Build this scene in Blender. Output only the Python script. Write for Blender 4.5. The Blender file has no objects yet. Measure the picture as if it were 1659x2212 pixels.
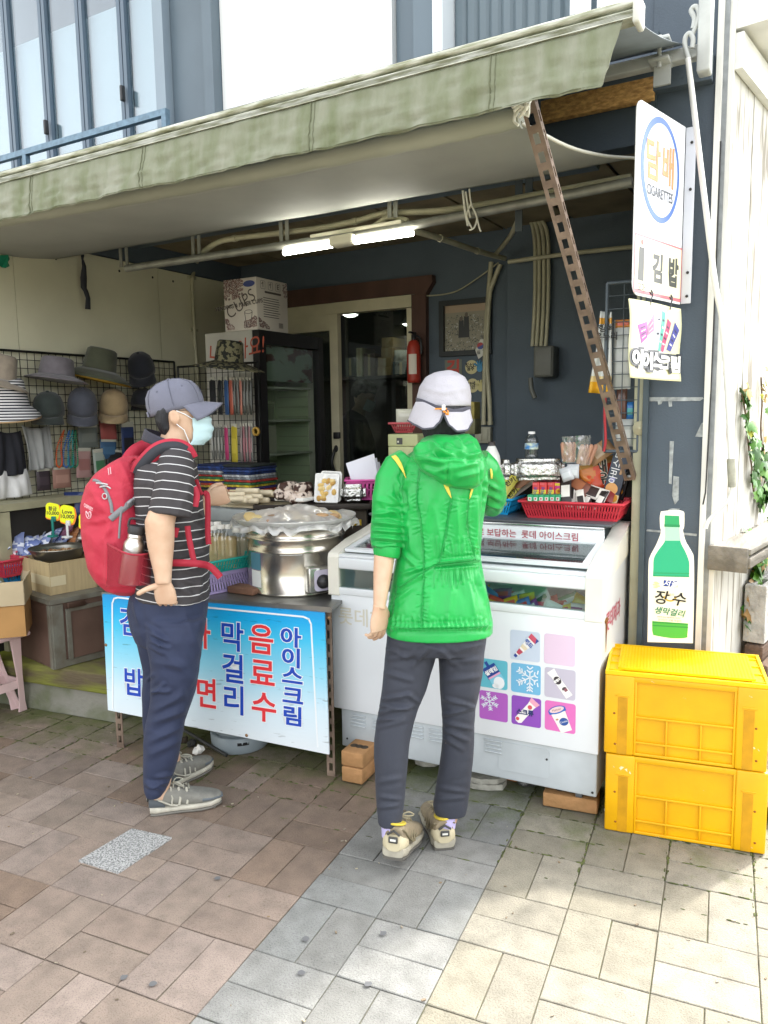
import bpy,bmesh,math,random
from mathutils import Vector,Matrix,noise
R=math.radians
random.seed(7)
S=bpy.context.scene
COL=S.collection
# camera
F,CX,CY=1662.0,829.5,1106.0
PITCH,ROLL,YAW,EYE=R(7.2),0.015,R(30),1.58
_h=Vector((-math.sin(YAW),math.cos(YAW),0));_z=Vector((0,0,1));_r=Vector((math.cos(YAW),math.sin(YAW),0))
FW=_h*math.cos(PITCH)-_z*math.sin(PITCH)
_u=_z*math.cos(PITCH)+_h*math.sin(PITCH)
RT=_r*math.cos(ROLL)-_u*math.sin(ROLL)
UP=_u*math.cos(ROLL)+_r*math.sin(ROLL)
CAM=Vector((0,0,EYE))
cd=bpy.data.cameras.new('camera');cam=bpy.data.objects.new('camera',cd);COL.objects.link(cam)
cd.sensor_fit='VERTICAL';cd.sensor_height=36;cd.lens=36*F/2212
cd.clip_start=.05;cd.clip_end=2000
m3=Matrix((RT,UP,-FW)).transposed().to_4x4();m3 .translation=CAM
cam.matrix_world=m3
S.camera=cam
# light
SUN_AZ,SUN_EL=R(24),R(50)
sd=Vector((math.sin(SUN_AZ)*math.cos(SUN_EL),math.cos(SUN_AZ)*math.cos(SUN_EL),math.sin(SUN_EL)))
W=bpy.data.worlds.new('World');S.world=W;W.use_nodes=True
nt=W.node_tree;bg=nt.nodes['Background']
sky=nt.nodes.new('ShaderNodeTexSky');sky.sky_type='NISHITA';sky.sun_disc=False
sky.sun_elevation=SUN_EL;sky.sun_rotation=SUN_AZ;sky.dust_density=3.0;sky.air_density=1.0;sky.ozone_density=0.6
hs=nt.nodes.new('ShaderNodeHueSaturation');hs.inputs['Saturation'].default_value=.14
nt.links.new(sky.outputs[0],hs.inputs['Color']);nt.links.new(hs.outputs[0],bg.inputs[0]);bg.inputs[1].default_value=0.15
sl=bpy.data.lights.new('sun','SUN');sl.energy=1.0;sl.angle=R(2.5);sl.color=(1,.95,.87)
so=bpy.data.objects.new('sun',sl);COL.objects.link(so);so.location=(2,4,8)
so.rotation_euler=sd.to_track_quat('Z','Y').to_euler()
S.view_settings.view_transform='Standard';S.view_settings.look='None'
S.view_settings.exposure=2.6;S.view_settings.gamma=1
S.cycles.max_bounces=8;S.cycles.transparent_max_bounces=16
S.cycles.use_denoising=True
# pixel -> place
def ray(px,py):return FW+RT*((px-CX)/F)+UP*((CY-py)/F)
def at(px,py,d):return CAM+ray(px,py)*d
def onz(px,py,z=0.):
 v=ray(px,py);return CAM+v*((z-EYE)/v.z)
def ony(px,py,y):
 v=ray(px,py);return CAM+v*(y/v.y)
def onpl(px,py,P,n):
 v=ray(px,py);return CAM+v*((P-CAM).dot(n)/v.dot(n))
def depth(P):return (Vector(P)-CAM).dot(FW)
HX=Vector((RT.x,RT.y,0)).normalized()
HY=Vector((FW.x,FW.y,0)).normalized()
ZZ=Vector((0,0,1))
# materials
def lin(c):
 if isinstance(c,str):
  c=c.lstrip('#');c=[int(c[i:i+2],16)/255 for i in (0,2,4)]
  return tuple((x/12.92 if x<=.04045 else ((x+.055)/1.055)**2.4) for x in c)
 return tuple(c)
_mats={}
def mat(name,col,rough=.6,metal=0.,var=0.,vscale=6.,bump=0.,bscale=40.,col2=None,mix=None,trans=0.,ior=1.45,emit=None,estr=0.,alpha=1.,coat=0.,stretch=(1,1,1),sheen=0.,detail=6.,thr=(.35,.65)):
 """Principled material with optional noise colour variation (towards col2) and noise bump."""
 if name in _mats:return _mats[name]
 m=bpy.data.materials.new(name);m.use_nodes=True ;_mats[name]=m
 n=m.node_tree.nodes;l=m.node_tree.links;b=n['Principled BSDF']
 c=lin(col)
 b.inputs['Base Color'].default_value=(*c,1);b.inputs['Roughness'].default_value=rough
 b.inputs['Metallic'].default_value=metal;b.inputs['IOR'].default_value=ior
 b.inputs['Transmission Weight'].default_value=trans;b.inputs['Alpha'].default_value=alpha
 b.inputs['Coat Weight'].default_value=coat;b.inputs['Sheen Weight'].default_value=sheen
 if emit is not None:
  b.inputs['Emission Color'].default_value=(*lin(emit),1);b.inputs['Emission Strength'].default_value=estr
 if var or bump:
  tc=n.new('ShaderNodeTexCoord');mp=n.new('ShaderNodeMapping');l.new(tc.outputs['Object'],mp.inputs[0])
  mp.inputs['Scale'].default_value=stretch
 if var:
  tx=n.new('ShaderNodeTexNoise');tx.inputs['Scale'].default_value=vscale;tx.inputs['Detail'].default_value=detail
  l.new(mp.outputs[0],tx.inputs[0])
  cr=n.new('ShaderNodeValToRGB');l.new(tx.outputs[0],cr.inputs[0])
  c2=lin(col2) if col2 is not None else tuple(x*(1-var) for x in c)
  cr.color_ramp.elements[0].position=thr[0];cr.color_ramp.elements[1].position=thr[1]
  cr.color_ramp.elements[0].color=(*c2,1);cr.color_ramp.elements[1].color=(*c,1)
  if col2 is not None and var<1:
   cr.color_ramp.elements[0].color=(*[a*(1-var)+b_*var for a,b_ in zip(c,c2)],1)
  l.new(cr.outputs[0],b.inputs['Base Color'])
 if bump:
  t2=n.new('ShaderNodeTexNoise');t2 .inputs['Scale'].default_value=bscale;t2 .inputs['Detail'].default_value=5
  l.new(mp.outputs[0],t2 .inputs[0])
  bp=n.new('ShaderNodeBump');bp.inputs['Strength'].default_value=bump;bp.inputs['Distance'].default_value=.01
  l.new(t2 .outputs[0],bp.inputs['Height']);l.new(bp.outputs[0],b.inputs['Normal'])
 return m
def glass(name,tint='#ffffff',rough=.02,k=.85):
 """thin sheet: mostly see-through, mirror-like at a slant"""
 if name in _mats:return _mats[name]
 m=bpy.data.materials.new(name);m.use_nodes=True ;_mats[name]=m
 n=m.node_tree.nodes;l=m.node_tree.links;n.remove(n['Principled BSDF'])
 t=n.new('ShaderNodeBsdfTransparent');g=n.new('ShaderNodeBsdfGlossy');x=n.new('ShaderNodeMixShader')
 t.inputs[0].default_value=(*lin(tint),1);g.inputs['Roughness'].default_value=rough
 lw=n.new('ShaderNodeLayerWeight');lw.inputs[0].default_value=.5;fr=n.new('ShaderNodeMath');fr.operation='POWER';fr.inputs[1].default_value=4.;l.new(lw.outputs['Facing'],fr.inputs[0])
 ma=n.new('ShaderNodeMath');ma.operation='MULTIPLY_ADD';ma.inputs[1].default_value=k*.9;ma.inputs[2].default_value=.03+(1-k)*.4
 l.new(fr.outputs[0],ma.inputs[0]);l.new(ma.outputs[0],x.inputs[0]);l.new(t.outputs[0],x.inputs[1]);l.new(g.outputs[0],x.inputs[2])
 l.new(x.outputs[0],n['Material Output'].inputs[0])
 return m
def film_mat(name,col='#f2f2f0',w=.3):
 if name in _mats:return _mats[name]
 m=glass(name,'#f6f6f6',.12,.6);n=m.node_tree.nodes;l=m.node_tree.links
 d=n.new('ShaderNodeBsdfDiffuse');d.inputs[0].default_value=(*lin(col),1);x=n.new('ShaderNodeMixShader');o=n['Material Output']
 src=o.inputs[0].links[0].from_socket;tc=n.new('ShaderNodeTexCoord');t=n.new('ShaderNodeTexNoise');t.inputs['Scale'].default_value=22;t.inputs['Detail'].default_value=6;t.noise_type='RIDGED_MULTIFRACTAL';l.new(tc.outputs['Object'],t.inputs[0])
 r=n.new('ShaderNodeMapRange');r.inputs[1].default_value=.1;r.inputs[2].default_value=1.2;r.inputs[3].default_value=w*.5;r.inputs[4].default_value=w*2;l.new(t.outputs[0],r.inputs[0]);l.new(r.outputs[0],x.inputs[0])
 l.new(src,x.inputs[1]);l.new(d.outputs[0],x.inputs[2]);l.new(x.outputs[0],o.inputs[0]);return m
def attr_mat(name,rough=.6,bump=0.,bscale=60.,dirt=0.,dscale=8.,dirtcol='#3a3020',metal=0.):
 """base colour from the mesh's own 'col' attribute (the colour of each piece), dirt from noise"""
 if name in _mats:return _mats[name]
 m=bpy.data.materials.new(name);m.use_nodes=True ;_mats[name]=m
 n=m.node_tree.nodes;l=m.node_tree.links;b=n['Principled BSDF'];b.inputs['Roughness'].default_value=rough
 b.inputs['Metallic'].default_value=metal
 a=n.new('ShaderNodeAttribute');a.attribute_name='col';out=a.outputs[0]
 tc=n.new('ShaderNodeTexCoord')
 if dirt:
  tx=n.new('ShaderNodeTexNoise');tx.inputs['Scale'].default_value=dscale;tx.inputs['Detail'].default_value=8
  l.new(tc.outputs['Object'],tx.inputs[0])
  cr=n.new('ShaderNodeValToRGB');l.new(tx.outputs[0],cr.inputs[0])
  cr.color_ramp.elements[0].position=.4;cr.color_ramp.elements[1].position=.75
  cr.color_ramp.elements[1].color=(dirt,dirt,dirt,1)
  mx=n.new('ShaderNodeMixRGB');l.new(cr.outputs[0],mx.inputs[0]);l.new(out,mx.inputs[1])
  mx.inputs[2].default_value=(*lin(dirtcol),1);out=mx.outputs[0]
 l.new(out,b.inputs['Base Color'])
 if bump:
  t2=n.new('ShaderNodeTexNoise');t2 .inputs['Scale'].default_value=bscale;t2 .inputs['Detail'].default_value=6
  l.new(tc.outputs['Object'],t2 .inputs[0]);bp=n.new('ShaderNodeBump');bp.inputs['Strength'].default_value=bump
  bp.inputs['Distance'].default_value=.01;l.new(t2 .outputs[0],bp.inputs['Height']);l.new(bp.outputs[0],b.inputs['Normal'])
 return m
# objects
def tag(o,label,cat,group=None):
 o['label']=label;o['category']=cat
 if group:o['group']=group
 return o
def thing(name,label,cat,loc,group=None):
 o=bpy.data.objects.new(name,None);COL.objects.link(o);o.location=loc;o.empty_display_size=.05
 return tag(o,label,cat,group)
def base(o):
 v=Vector((0,0,0))
 while o is not None:v+=Vector(o.location);o=o.parent
 return v
def kids(o):return [c for c in COL.objects if c.parent==o]
def dup(root,loc,rotz=0,label=None,group=None,scale=None):
 r=root.copy();COL.objects.link(r);r.location=loc;r.rotation_euler=(root.rotation_euler.x,root.rotation_euler.y,rotz)
 if scale:r.scale=scale
 if label:r['label']=label
 if group:r['group']=group
 for ch in root.children:
  c=ch.copy();COL.objects.link(c);c.parent=r
  for g in ch.children:
   d=g.copy();COL.objects.link(d);d.parent=c
 return r
def frame_mat(o,x,y,z=None):
 """4x4 with columns x, y, z and origin o"""
 x=Vector(x).normalized();y=Vector(y)
 z=x.cross(y).normalized() if z is None else Vector(z);y=z.cross(x).normalized()
 m=Matrix((x,y,z)).transposed().to_4x4();m.translation=Vector(o);return m
class MB:
 """collects shapes in world coordinates; build() links ONE mesh object"""
 def __init__(s):s.v=[];s.f=[];s.c=[];s.cc=None ;s.sm=[];s.smooth=False ;s.mi=[];s.m=0
 def add(s,vs,fs,smooth=None):
  k=len(s.v);s.v+=[Vector(p) for p in vs];s.f+=[tuple(i+k for i in f) for f in fs]
  s.c+=[s.cc]*len(fs);s.sm+=[s.smooth if smooth is None else smooth]*len(fs);s.mi+=[s.m]*len(fs);return s
 def col(s,c):s.cc=lin(c);return s
 def quad(s,a,b,c,d):return s.add([a,b,c,d],[(0,1,2,3)])
 def box(s,c,size,M=None):
  x,y,z=[q/2 for q in size];c=Vector(c)
  P=[Vector((i*x,j*y,k*z)) for k in (-1,1) for j in (-1,1) for i in (-1,1)]
  P=[(M@(c+p)) if M is not None else c+p for p in P]
  return s.add(P,[(0,2,3,1),(4,5,7,6),(0,1,5,4),(2,6,7,3),(0,4,6,2),(1,3,7,5)])
 def rbox(s,c,size,r=.01,M=None,seg=2):
  bm=bmesh.new();bmesh.ops.create_cube(bm,size=1)
  for v in bm.verts:v.co=Vector((v.co.x*size[0],v.co.y*size[1],v.co.z*size[2]))
  bmesh.ops.bevel(bm,geom=bm.edges[:]+bm.verts[:],offset=min(r,min(size)*.49),segments=seg,affect='EDGES',profile=.5)
  c=Vector(c);bm.verts.index_update()
  s.add([(M@(c+v.co)) if M is not None else c+v.co for v in bm.verts],[[v.index for v in f.verts] for f in bm.faces],True)
  bm.free();return s
 def prism(s,poly,M,d0,d1,smooth=False):
  """polygon (x,y) in frame M, from local z=d0 to d1"""
  n=len(poly);P=[M@Vector((x,y,d)) for d in (d0,d1) for x,y in poly]
  fs=[tuple(range(n-1,-1,-1)),tuple(range(n,2*n))];s.add(P,fs,False)
  return s.add(P,[(i,(i+1)%n,n+(i+1)%n,n+i) for i in range(n)],smooth)
 def tube(s,path,r,n=8,caps=True,smooth=True,flat=1.):
  path=[Vector(p) for p in path];m=len(path)
  rs=r if isinstance(r,(list,tuple)) else [r]*m
  P=[];prev=None
  for i,p in enumerate(path):
   t=(path[min(i+1,m-1)]-path[max(i-1,0)]).normalized()
   if prev is None:
    a=Vector((0,0,1)) if abs(t.z)<.9 else Vector((1,0,0));e=t.cross(a).normalized()
   else:
    e=(prev-t*prev.dot(t)).normalized()
   prev=e;f=t.cross(e)
   P+=[p+(e*math.cos(2*math.pi*k/n)+f*(flat*math.sin(2*math.pi*k/n)))*rs[i] for k in range(n)]
  fs=[(i*n+k,i*n+(k+1)%n,(i+1)*n+(k+1)%n,(i+1)*n+k) for i in range(m-1) for k in range(n)]
  s.add(P,fs,smooth)
  if caps:s.add(P[:n],[tuple(range(n-1,-1,-1))],False);s.add(P[-n:],[tuple(range(n))],False)
  return s
 def lathe(s,prof,M,n=24,smooth=True,a0=0.,a1=2*math.pi,wob=None):
  full=abs(a1-a0-2*math.pi)<1e-6;c=n if full else n+1;P=[]
  for (r,z) in prof:
   for k in range(c):
    a=a0+(a1-a0)*k/n;q=r*(1+(wob(a,z) if wob else 0));P.append(M@Vector((q*math.cos(a),q*math.sin(a),z)))
  fs=[(i*c+k,i*c+(k+1)%c,(i+1)*c+(k+1)%c,(i+1)*c+k) for i in range(len(prof)-1) for k in range(n)]
  s.add(P,fs,smooth)
  if full and prof[0][0]>1e-4:s.add(P[:c],[tuple(range(c-1,-1,-1))],False)
  if full and prof[-1][0]>1e-4:s.add(P[-c:],[tuple(range(c))],False)
  return s
 def ell(s,M,rx,ry,rz,n=14,m=8):
  P=[]
  for i in range(m+1):
   t=math.pi*i/m
   for k in range(n):
    a=2*math.pi*k/n;P.append(M@Vector((rx*math.sin(t)*math.cos(a),ry*math.sin(t)*math.sin(a),rz*math.cos(t))))
  return s.add(P,[(i*n+k,(i+1)*n+k,(i+1)*n+(k+1)%n,i*n+(k+1)%n) for i in range(m) for k in range(n)],True)
 def grid(s,fn,nu,nv,smooth=True):
  P=[fn(i/nu,j/nv) for j in range(nv+1) for i in range(nu+1)];w=nu+1
  return s.add(P,[(j*w+i,j*w+i+1,(j+1)*w+i+1,(j+1)*w+i) for j in range(nv) for i in range(nu)],smooth)
 def rings(s,rs,smooth=True,caps=True):
  n=len(rs[0]);P=[p for r in rs for p in r]
  s.add(P,[(i*n+k,i*n+(k+1)%n,(i+1)*n+(k+1)%n,(i+1)*n+k) for i in range(len(rs)-1) for k in range(n)],smooth)
  if caps:
   for r,rev in ((rs[0],True),(rs[-1],False)):
    c=sum((Vector(p) for p in r),Vector())/n;s.add(list(r)+[c],[((k+1)%n,k,n) if rev else (k,(k+1)%n,n) for k in range(n)],smooth)
  return s
 def text(s,txt,M,size,wt=0.,depth_=.0006,align='CENTER',shear=0.,sx=1.,space=1.,line=1.,alignv='CENTER'):
  vs,fs=text_geo(txt,size,wt,align,shear,space,line,alignv)
  P=[M@Vector((x*sx,y,depth_)) for x,y in vs]
  return s.add(P,fs,False)
 def build(s,name,m,parent=None,loc=None,solid=0.,sub=0,fix=False,remesh=0.,smooth_it=0,bevel=0.):
  me=bpy.data.meshes.new(name);o=bpy.data.objects.new(name,me);COL.objects.link(o)
  if parent is not None:o.parent=parent;b=base(parent)
  else:
   b=Vector(loc) if loc is not None else Vector((0,0,0));o.location=b
  me.from_pydata([tuple(p-b) for p in s.v],[],s.f)
  me.polygons.foreach_set('use_smooth',s.sm)
  for q in (m if isinstance(m,(list,tuple)) else [m]):me.materials.append(q)
  if any(s.mi):me.polygons.foreach_set('material_index',s.mi)
  if any(c is not None for c in s.c):
   a=me.color_attributes.new('col','FLOAT_COLOR','CORNER');k=0;buf=[]
   for p,c in zip(me.polygons,s.c):
    buf+=list((*(c or (.5,.5,.5)),1.))*len(p.vertices)
   a.data.foreach_set('color',buf)
  if fix:
   bm=bmesh.new();bm.from_mesh(me);bmesh.ops.remove_doubles(bm,verts=bm.verts,dist=1e-5)
   bmesh.ops.recalc_face_normals(bm,faces=bm.faces);bm.to_mesh(me);bm.free()
  if remesh:
   d=o.modifiers.new('r','REMESH');d.mode='VOXEL';d.voxel_size=remesh;d.use_smooth_shade=True
  if smooth_it:
   d=o.modifiers.new('s','SMOOTH');d.iterations=smooth_it;d.factor=.5
  if remesh or smooth_it:
   dg=bpy.context.evaluated_depsgraph_get();dg.update()
   nm=bpy.data.meshes.new_from_object(o.evaluated_get(dg));o.modifiers.clear();o.data=nm;bpy.data.meshes.remove(me);nm.name=name;me=nm
   if not me.materials:me.materials.append(m)
  if solid:d=o.modifiers.new('t','SOLIDIFY');d.thickness=solid;d.offset=0
  if bevel:d=o.modifiers.new('b','BEVEL');d.width=bevel;d.segments=2;d.limit_method='ANGLE';d.angle_limit=R(40)
  if sub:d=o.modifiers.new('u','SUBSURF');d.levels=sub;d.render_levels=sub
  return o
_tx={}
def text_geo(txt,size,wt,align,shear,space,line,alignv):
 k=(txt,round(wt/size,4),align,shear,space,line,alignv)
 if k not in _tx:
  cu=bpy.data.curves.new('lettering','FONT');cu.body=txt;cu.size=1;cu.offset=wt/size;cu.align_x=align;cu.align_y=alignv
  cu.shear=shear;cu.space_character=space;cu.space_line=line;cu.fill_mode='FRONT' if hasattr(cu,'fill_mode') else None ;cu.resolution_u=3
  o=bpy.data.objects.new('lettering',cu);COL.objects.link(o);dg=bpy.context.evaluated_depsgraph_get();dg.update()
  me=bpy.data.meshes.new_from_object(o.evaluated_get(dg))
  _tx[k]=([(v.co.x,v.co.y) for v in me.vertices],[tuple(p.vertices) for p in me.polygons])
  bpy.data.objects.remove(o);bpy.data.curves.remove(cu);bpy.data.meshes.remove(me)
 vs,fs=_tx[k]
 return [(x*size,y*size) for x,y in vs],fs
class Plane:
 """vertical (or any) plane: local x along u, local y along v; px() turns a pixel into local coordinates"""
 def __init__(s,P,u,v=ZZ):
  s.P=Vector(P);s.u=Vector(u).normalized();s.n=s.u.cross(Vector(v)).normalized();s.v=s.n.cross(s.u).normalized()
  s.M=frame_mat(s.P,s.u,s.v,s.n)
 def w(s,px,py):return onpl(px,py,s.P,s.n)
 def px(s,px,py):d=s.w(px,py)-s.P;return (d.dot(s.u),d.dot(s.v))
 def pt(s,a,b,c=0.):return s.M@Vector((a,b,c))
 def fr(s,px,py,off=0.,rot=0.):
  """frame with origin under a pixel, turned by rot in the plane"""
  a,b=s.px(px,py);m=s.M@Matrix.Translation((a,b,off))@Matrix.Rotation(rot,4,'Z');return m
 def poly(s,pts):return [s.px(*p) for p in pts]
def rrect(x0,y0,x1,y1,r,n=5):
 P=[]
 for cx,cy,a in ((x1-r,y0+r,-90),(x1-r,y1-r,0),(x0+r,y1-r,90),(x0+r,y0+r,180)):
  P+=[(cx+r*math.cos(R(a+90*k/n)),cy+r*math.sin(R(a+90*k/n))) for k in range(n+1)]
 return P
def struct(o):o['kind']='structure';return o
def nz(p,s=1.):return noise.noise(Vector(p)*s)
def smooth_path(pts,k=6):
 """Catmull-Rom through the points"""
 P=[Vector(p) for p in pts];out=[]
 for i in range(len(P)-1):
  a,b,c,d=P[max(i-1,0)],P[i],P[i+1],P[min(i+2,len(P)-1)]
  for j in range(k):
   t=j/k;out.append(.5*((2*b)+(c-a)*t+(2*a-5*b+4*c-d)*t*t+(3*b-a-3*c+d)*t**3))
 return out+[P[-1]]
# ================================================================ SETTING
def paver_mat():
 m=attr_mat('paver',rough=.85,bump=.35,bscale=160,dirt=.35,dscale=14,dirtcol='#2c2822')
 n=m.node_tree.nodes;l=m.node_tree.links;b=n['Principled BSDF']
 src=b.inputs['Base Color'].links[0].from_socket
 tc=n.new('ShaderNodeTexCoord');sx=n.new('ShaderNodeSeparateXYZ');l.new(tc.outputs['Object'],sx.inputs[0])
 tx=n.new('ShaderNodeTexNoise');tx.inputs['Scale'].default_value=5;tx.inputs['Detail'].default_value=10;tx.inputs['Roughness'].default_value=.7
 l.new(tc.outputs['Object'],tx.inputs[0])
 d=n.new('ShaderNodeMath');d.operation='MULTIPLY_ADD';d.inputs[1].default_value=-.17;l.new(sx.outputs[0],d.inputs[0]);l.new(sx.outputs[1],d.inputs[2])
 r=n.new('ShaderNodeMapRange');r.inputs[1].default_value=2.55;r.inputs[2].default_value=3.3;r.inputs[3].default_value=0;r.inputs[4].default_value=.46;l.new(d.outputs[0],r.inputs[0])
 a=n.new('ShaderNodeMath');a.operation='ADD';l.new(r.outputs[0],a.inputs[0]);l.new(tx.outputs[0],a.inputs[1])
 cr=n.new('ShaderNodeValToRGB');l.new(a.outputs[0],cr.inputs[0])
 cr.color_ramp.elements[0].position=.66;cr.color_ramp.elements[1].position=.95;cr.color_ramp.elements[1].color=(.8,.8,.8,1)
 mx=n.new('ShaderNodeMixRGB');l.new(cr.outputs[0],mx.inputs[0]);l.new(src,mx.inputs[1]);mx.inputs[2].default_value=(.085,.115,.02,1)
 vo=n.new('ShaderNodeTexNoise');vo.inputs['Scale'].default_value=260;vo.inputs['Detail'].default_value=2;l.new(tc.outputs['Object'],vo.inputs[0])
 c2=n.new('ShaderNodeValToRGB');l.new(vo.outputs[0],c2 .inputs[0]);c2 .color_ramp.elements[0].position=.25;c2 .color_ramp.elements[1].position=.5
 c2 .color_ramp.elements[0].color=(.45,.45,.45,1)
 mm=n.new('ShaderNodeMixRGB');mm.blend_type='MULTIPLY';mm.inputs[0].default_value=.8;l.new(mx.outputs[0],mm.inputs[1]);l.new(c2 .outputs[0],mm.inputs[2])
 l.new(mm.outputs[0],b.inputs['Base Color'])
 return m
def build_ground():
 g=MB();g.grid(lambda a,b:Vector(((a-.5)*240,(b-.5)*240,-.006)),2,2)
 struct(g.build('ground',mat('ground_soil',(.15,.135,.10),.95,var=1,col2=(.10,.11,.05),vscale=7,bump=.6,bscale=60)))
 A=R(6);u=Vector((math.cos(A),math.sin(A),0));v=Vector((-math.sin(A),math.cos(A),0))
 B=.275;gap=.0016;b=MB();rnd=random.Random(3)
 u0=-.685
 br=[(.205,.146,.106),(.19,.135,.098),(.215,.155,.114),(.195,.142,.106)]
 pk=[(.255,.2,.16),(.27,.215,.18),(.24,.185,.148)]
 gy=[(.205,.205,.19),(.225,.225,.21),(.19,.195,.185)]
 yl=[(.23,.212,.162),(.215,.198,.15),(.24,.222,.175),(.205,.19,.146),(.245,.228,.182)]
 sp=rnd.random
 for i in range(-26,18):
  for j in range(-9,13):
   cu=u0+(i+.5)*B;cv=.12+(j+.5)*B
   if cv>3.75 and cu<-3:continue
   hz=(i+j)%2
   zone='b' if i<-2 else ('g' if i<0 else 'y')
   for k in (-1,1):
    if zone=='b':
     f=nz((i*.33,j*.33,1.7));P=pk if (f>.12 or sp()<.08) else br
     if i<-10 and f>-.1:P=pk
    elif zone=='g':P=gy
    else:P=yl
    c=rnd.choice(P);s=.9+.2*sp();c=tuple(x*s for x in c)
    du,dv=(B/2-gap,B/4-gap) if hz else (B/4-gap,B/2-gap)
    ou,ov=(0,k*B/4) if hz else (k*B/4,0)
    zt=(sp()-.5)*.0025;tx_,ty_=(sp()-.5)*.02,(sp()-.5)*.02;yaw=(sp()-.5)*.012
    e=.0022
    def Q(a,bb,z):
     a2,b2=a-bb*yaw,bb+a*yaw
     return u*(cu+ou+a2)+v*(cv+ov+b2)+ZZ*(z+zt+a*tx_+bb*ty_)
    top=[Q(-du+e,-dv+e,0),Q(du-e,-dv+e,0),Q(du-e,dv-e,0),Q(-du+e,dv-e,0)]
    mid=[Q(-du,-dv,-.002),Q(du,-dv,-.002),Q(du,dv,-.002),Q(-du,dv,-.002)]
    bot=[p+ZZ*-.04 for p in mid]
    b.cc=c
    b.add(top+mid+bot,[(0,1,2,3)]+[(4+q,4+(q+1)%4,(q+1)%4,q) for q in range(4)]+[(8+q,8+(q+1)%4,4+(q+1)%4,4+q) for q in range(4)],False)
 struct(b.build('pavement',paver_mat()))
 t=MB();c=[onz(*p) for p in ((170,1862),(255,1888),(371,1812),(285,1793))]
 t.add([p+ZZ*.007 for p in c]+[p-ZZ*.03 for p in c],[(0,1,2,3)]+[(4+q,4+(q+1)%4,(q+1)%4,q) for q in range(4)])
 o=t.build('paving_block',mat('speckled_stone',(.42,.42,.41),.8,var=1,col2=(.17,.175,.17),vscale=170,bump=.8,bscale=90,thr=(.44,.54)),loc=sum(c,Vector())/4)
 tag(o,'single pale speckled stone block set among the brown pavers','paving block')
 g=MB();rnd=random.Random(5)
 for q in ((660,2012+20),(651,2060+45),(795,2105+25),(425,2245-10),(330,2085+45),(268,2075+40),(828,2020),(470,1900)):
  p=onz(*q);n=9;P=[p+Vector((math.cos(6.28*k/n),math.sin(6.28*k/n),0))*(.009+.004*rnd.random())+ZZ*.0065 for k in range(n)]
  g.add(P,[tuple(range(n))])
 o=g.build('gum_spots',mat('gum',(.11,.112,.115),.8));o['kind']='stuff'
def build_grit():
 rn=random.Random(77);A=R(6);u=Vector((math.cos(A),math.sin(A),0));v=Vector((-math.sin(A),math.cos(A),0));b=MB()
 for i in range(1500):
  k=rn.random()
  if k<.92:
   q=rn.randint(0,1);cu,cv=rn.uniform(-3.4,.2),2.45+.75*rn.random()**.7
   if q:cu=-.685+.275*round((cu+.685)/.275)+rn.gauss(0,.004)
   else:cv=.12+.1375*round((cv-.12)/.1375)+rn.gauss(0,.004)
   p=u*cu+v*cv;r=rn.uniform(.002,.0055);b.cc=lin(rn.choice(['#3f4720','#4a5226','#383f1c','#525a2e']));b.ell(Matrix.Translation(p+ZZ*.0005)@Matrix.Rotation(A+(1.5708 if q else 0),4,'Z'),r*rn.uniform(1.5,4.5),r*rn.uniform(.5,.9),r*.4,7,4)
  else:
   p=u*rn.uniform(-3,.3)+v*rn.uniform(1.2,2.9);s=rn.uniform(.002,.007);b.cc=lin(rn.choice(['#7a6c5a','#8a8070','#6a5f50','#a39a84','#7d6a50']));M=Matrix.Translation(p+ZZ*.003)@Matrix.Rotation(rn.random()*6,4,'Z');b.box((0,0,0),(s*2,s,s*.5),M)
 o=b.build('grit_and_moss',attr_mat('grit_col',.95));o['kind']='stuff'
build_ground();build_grit()
YB,YF,XL,ZC=5.07,3.35,-4.25,2.75
XR=-.44
navy=mat('navy_paint','#4c5762',.62,var=.18,vscale=3,bump=.15,bscale=120)
navyD=mat('navy_wall','#55616b',.7,var=.15,vscale=2.5,bump=.2,bscale=90)
BW=Plane((0,YB,0),(1,0,0));FP=Plane((0,YF,0),(1,0,0));FA=Plane((0,3.55,0),(1,0,0))
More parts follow.
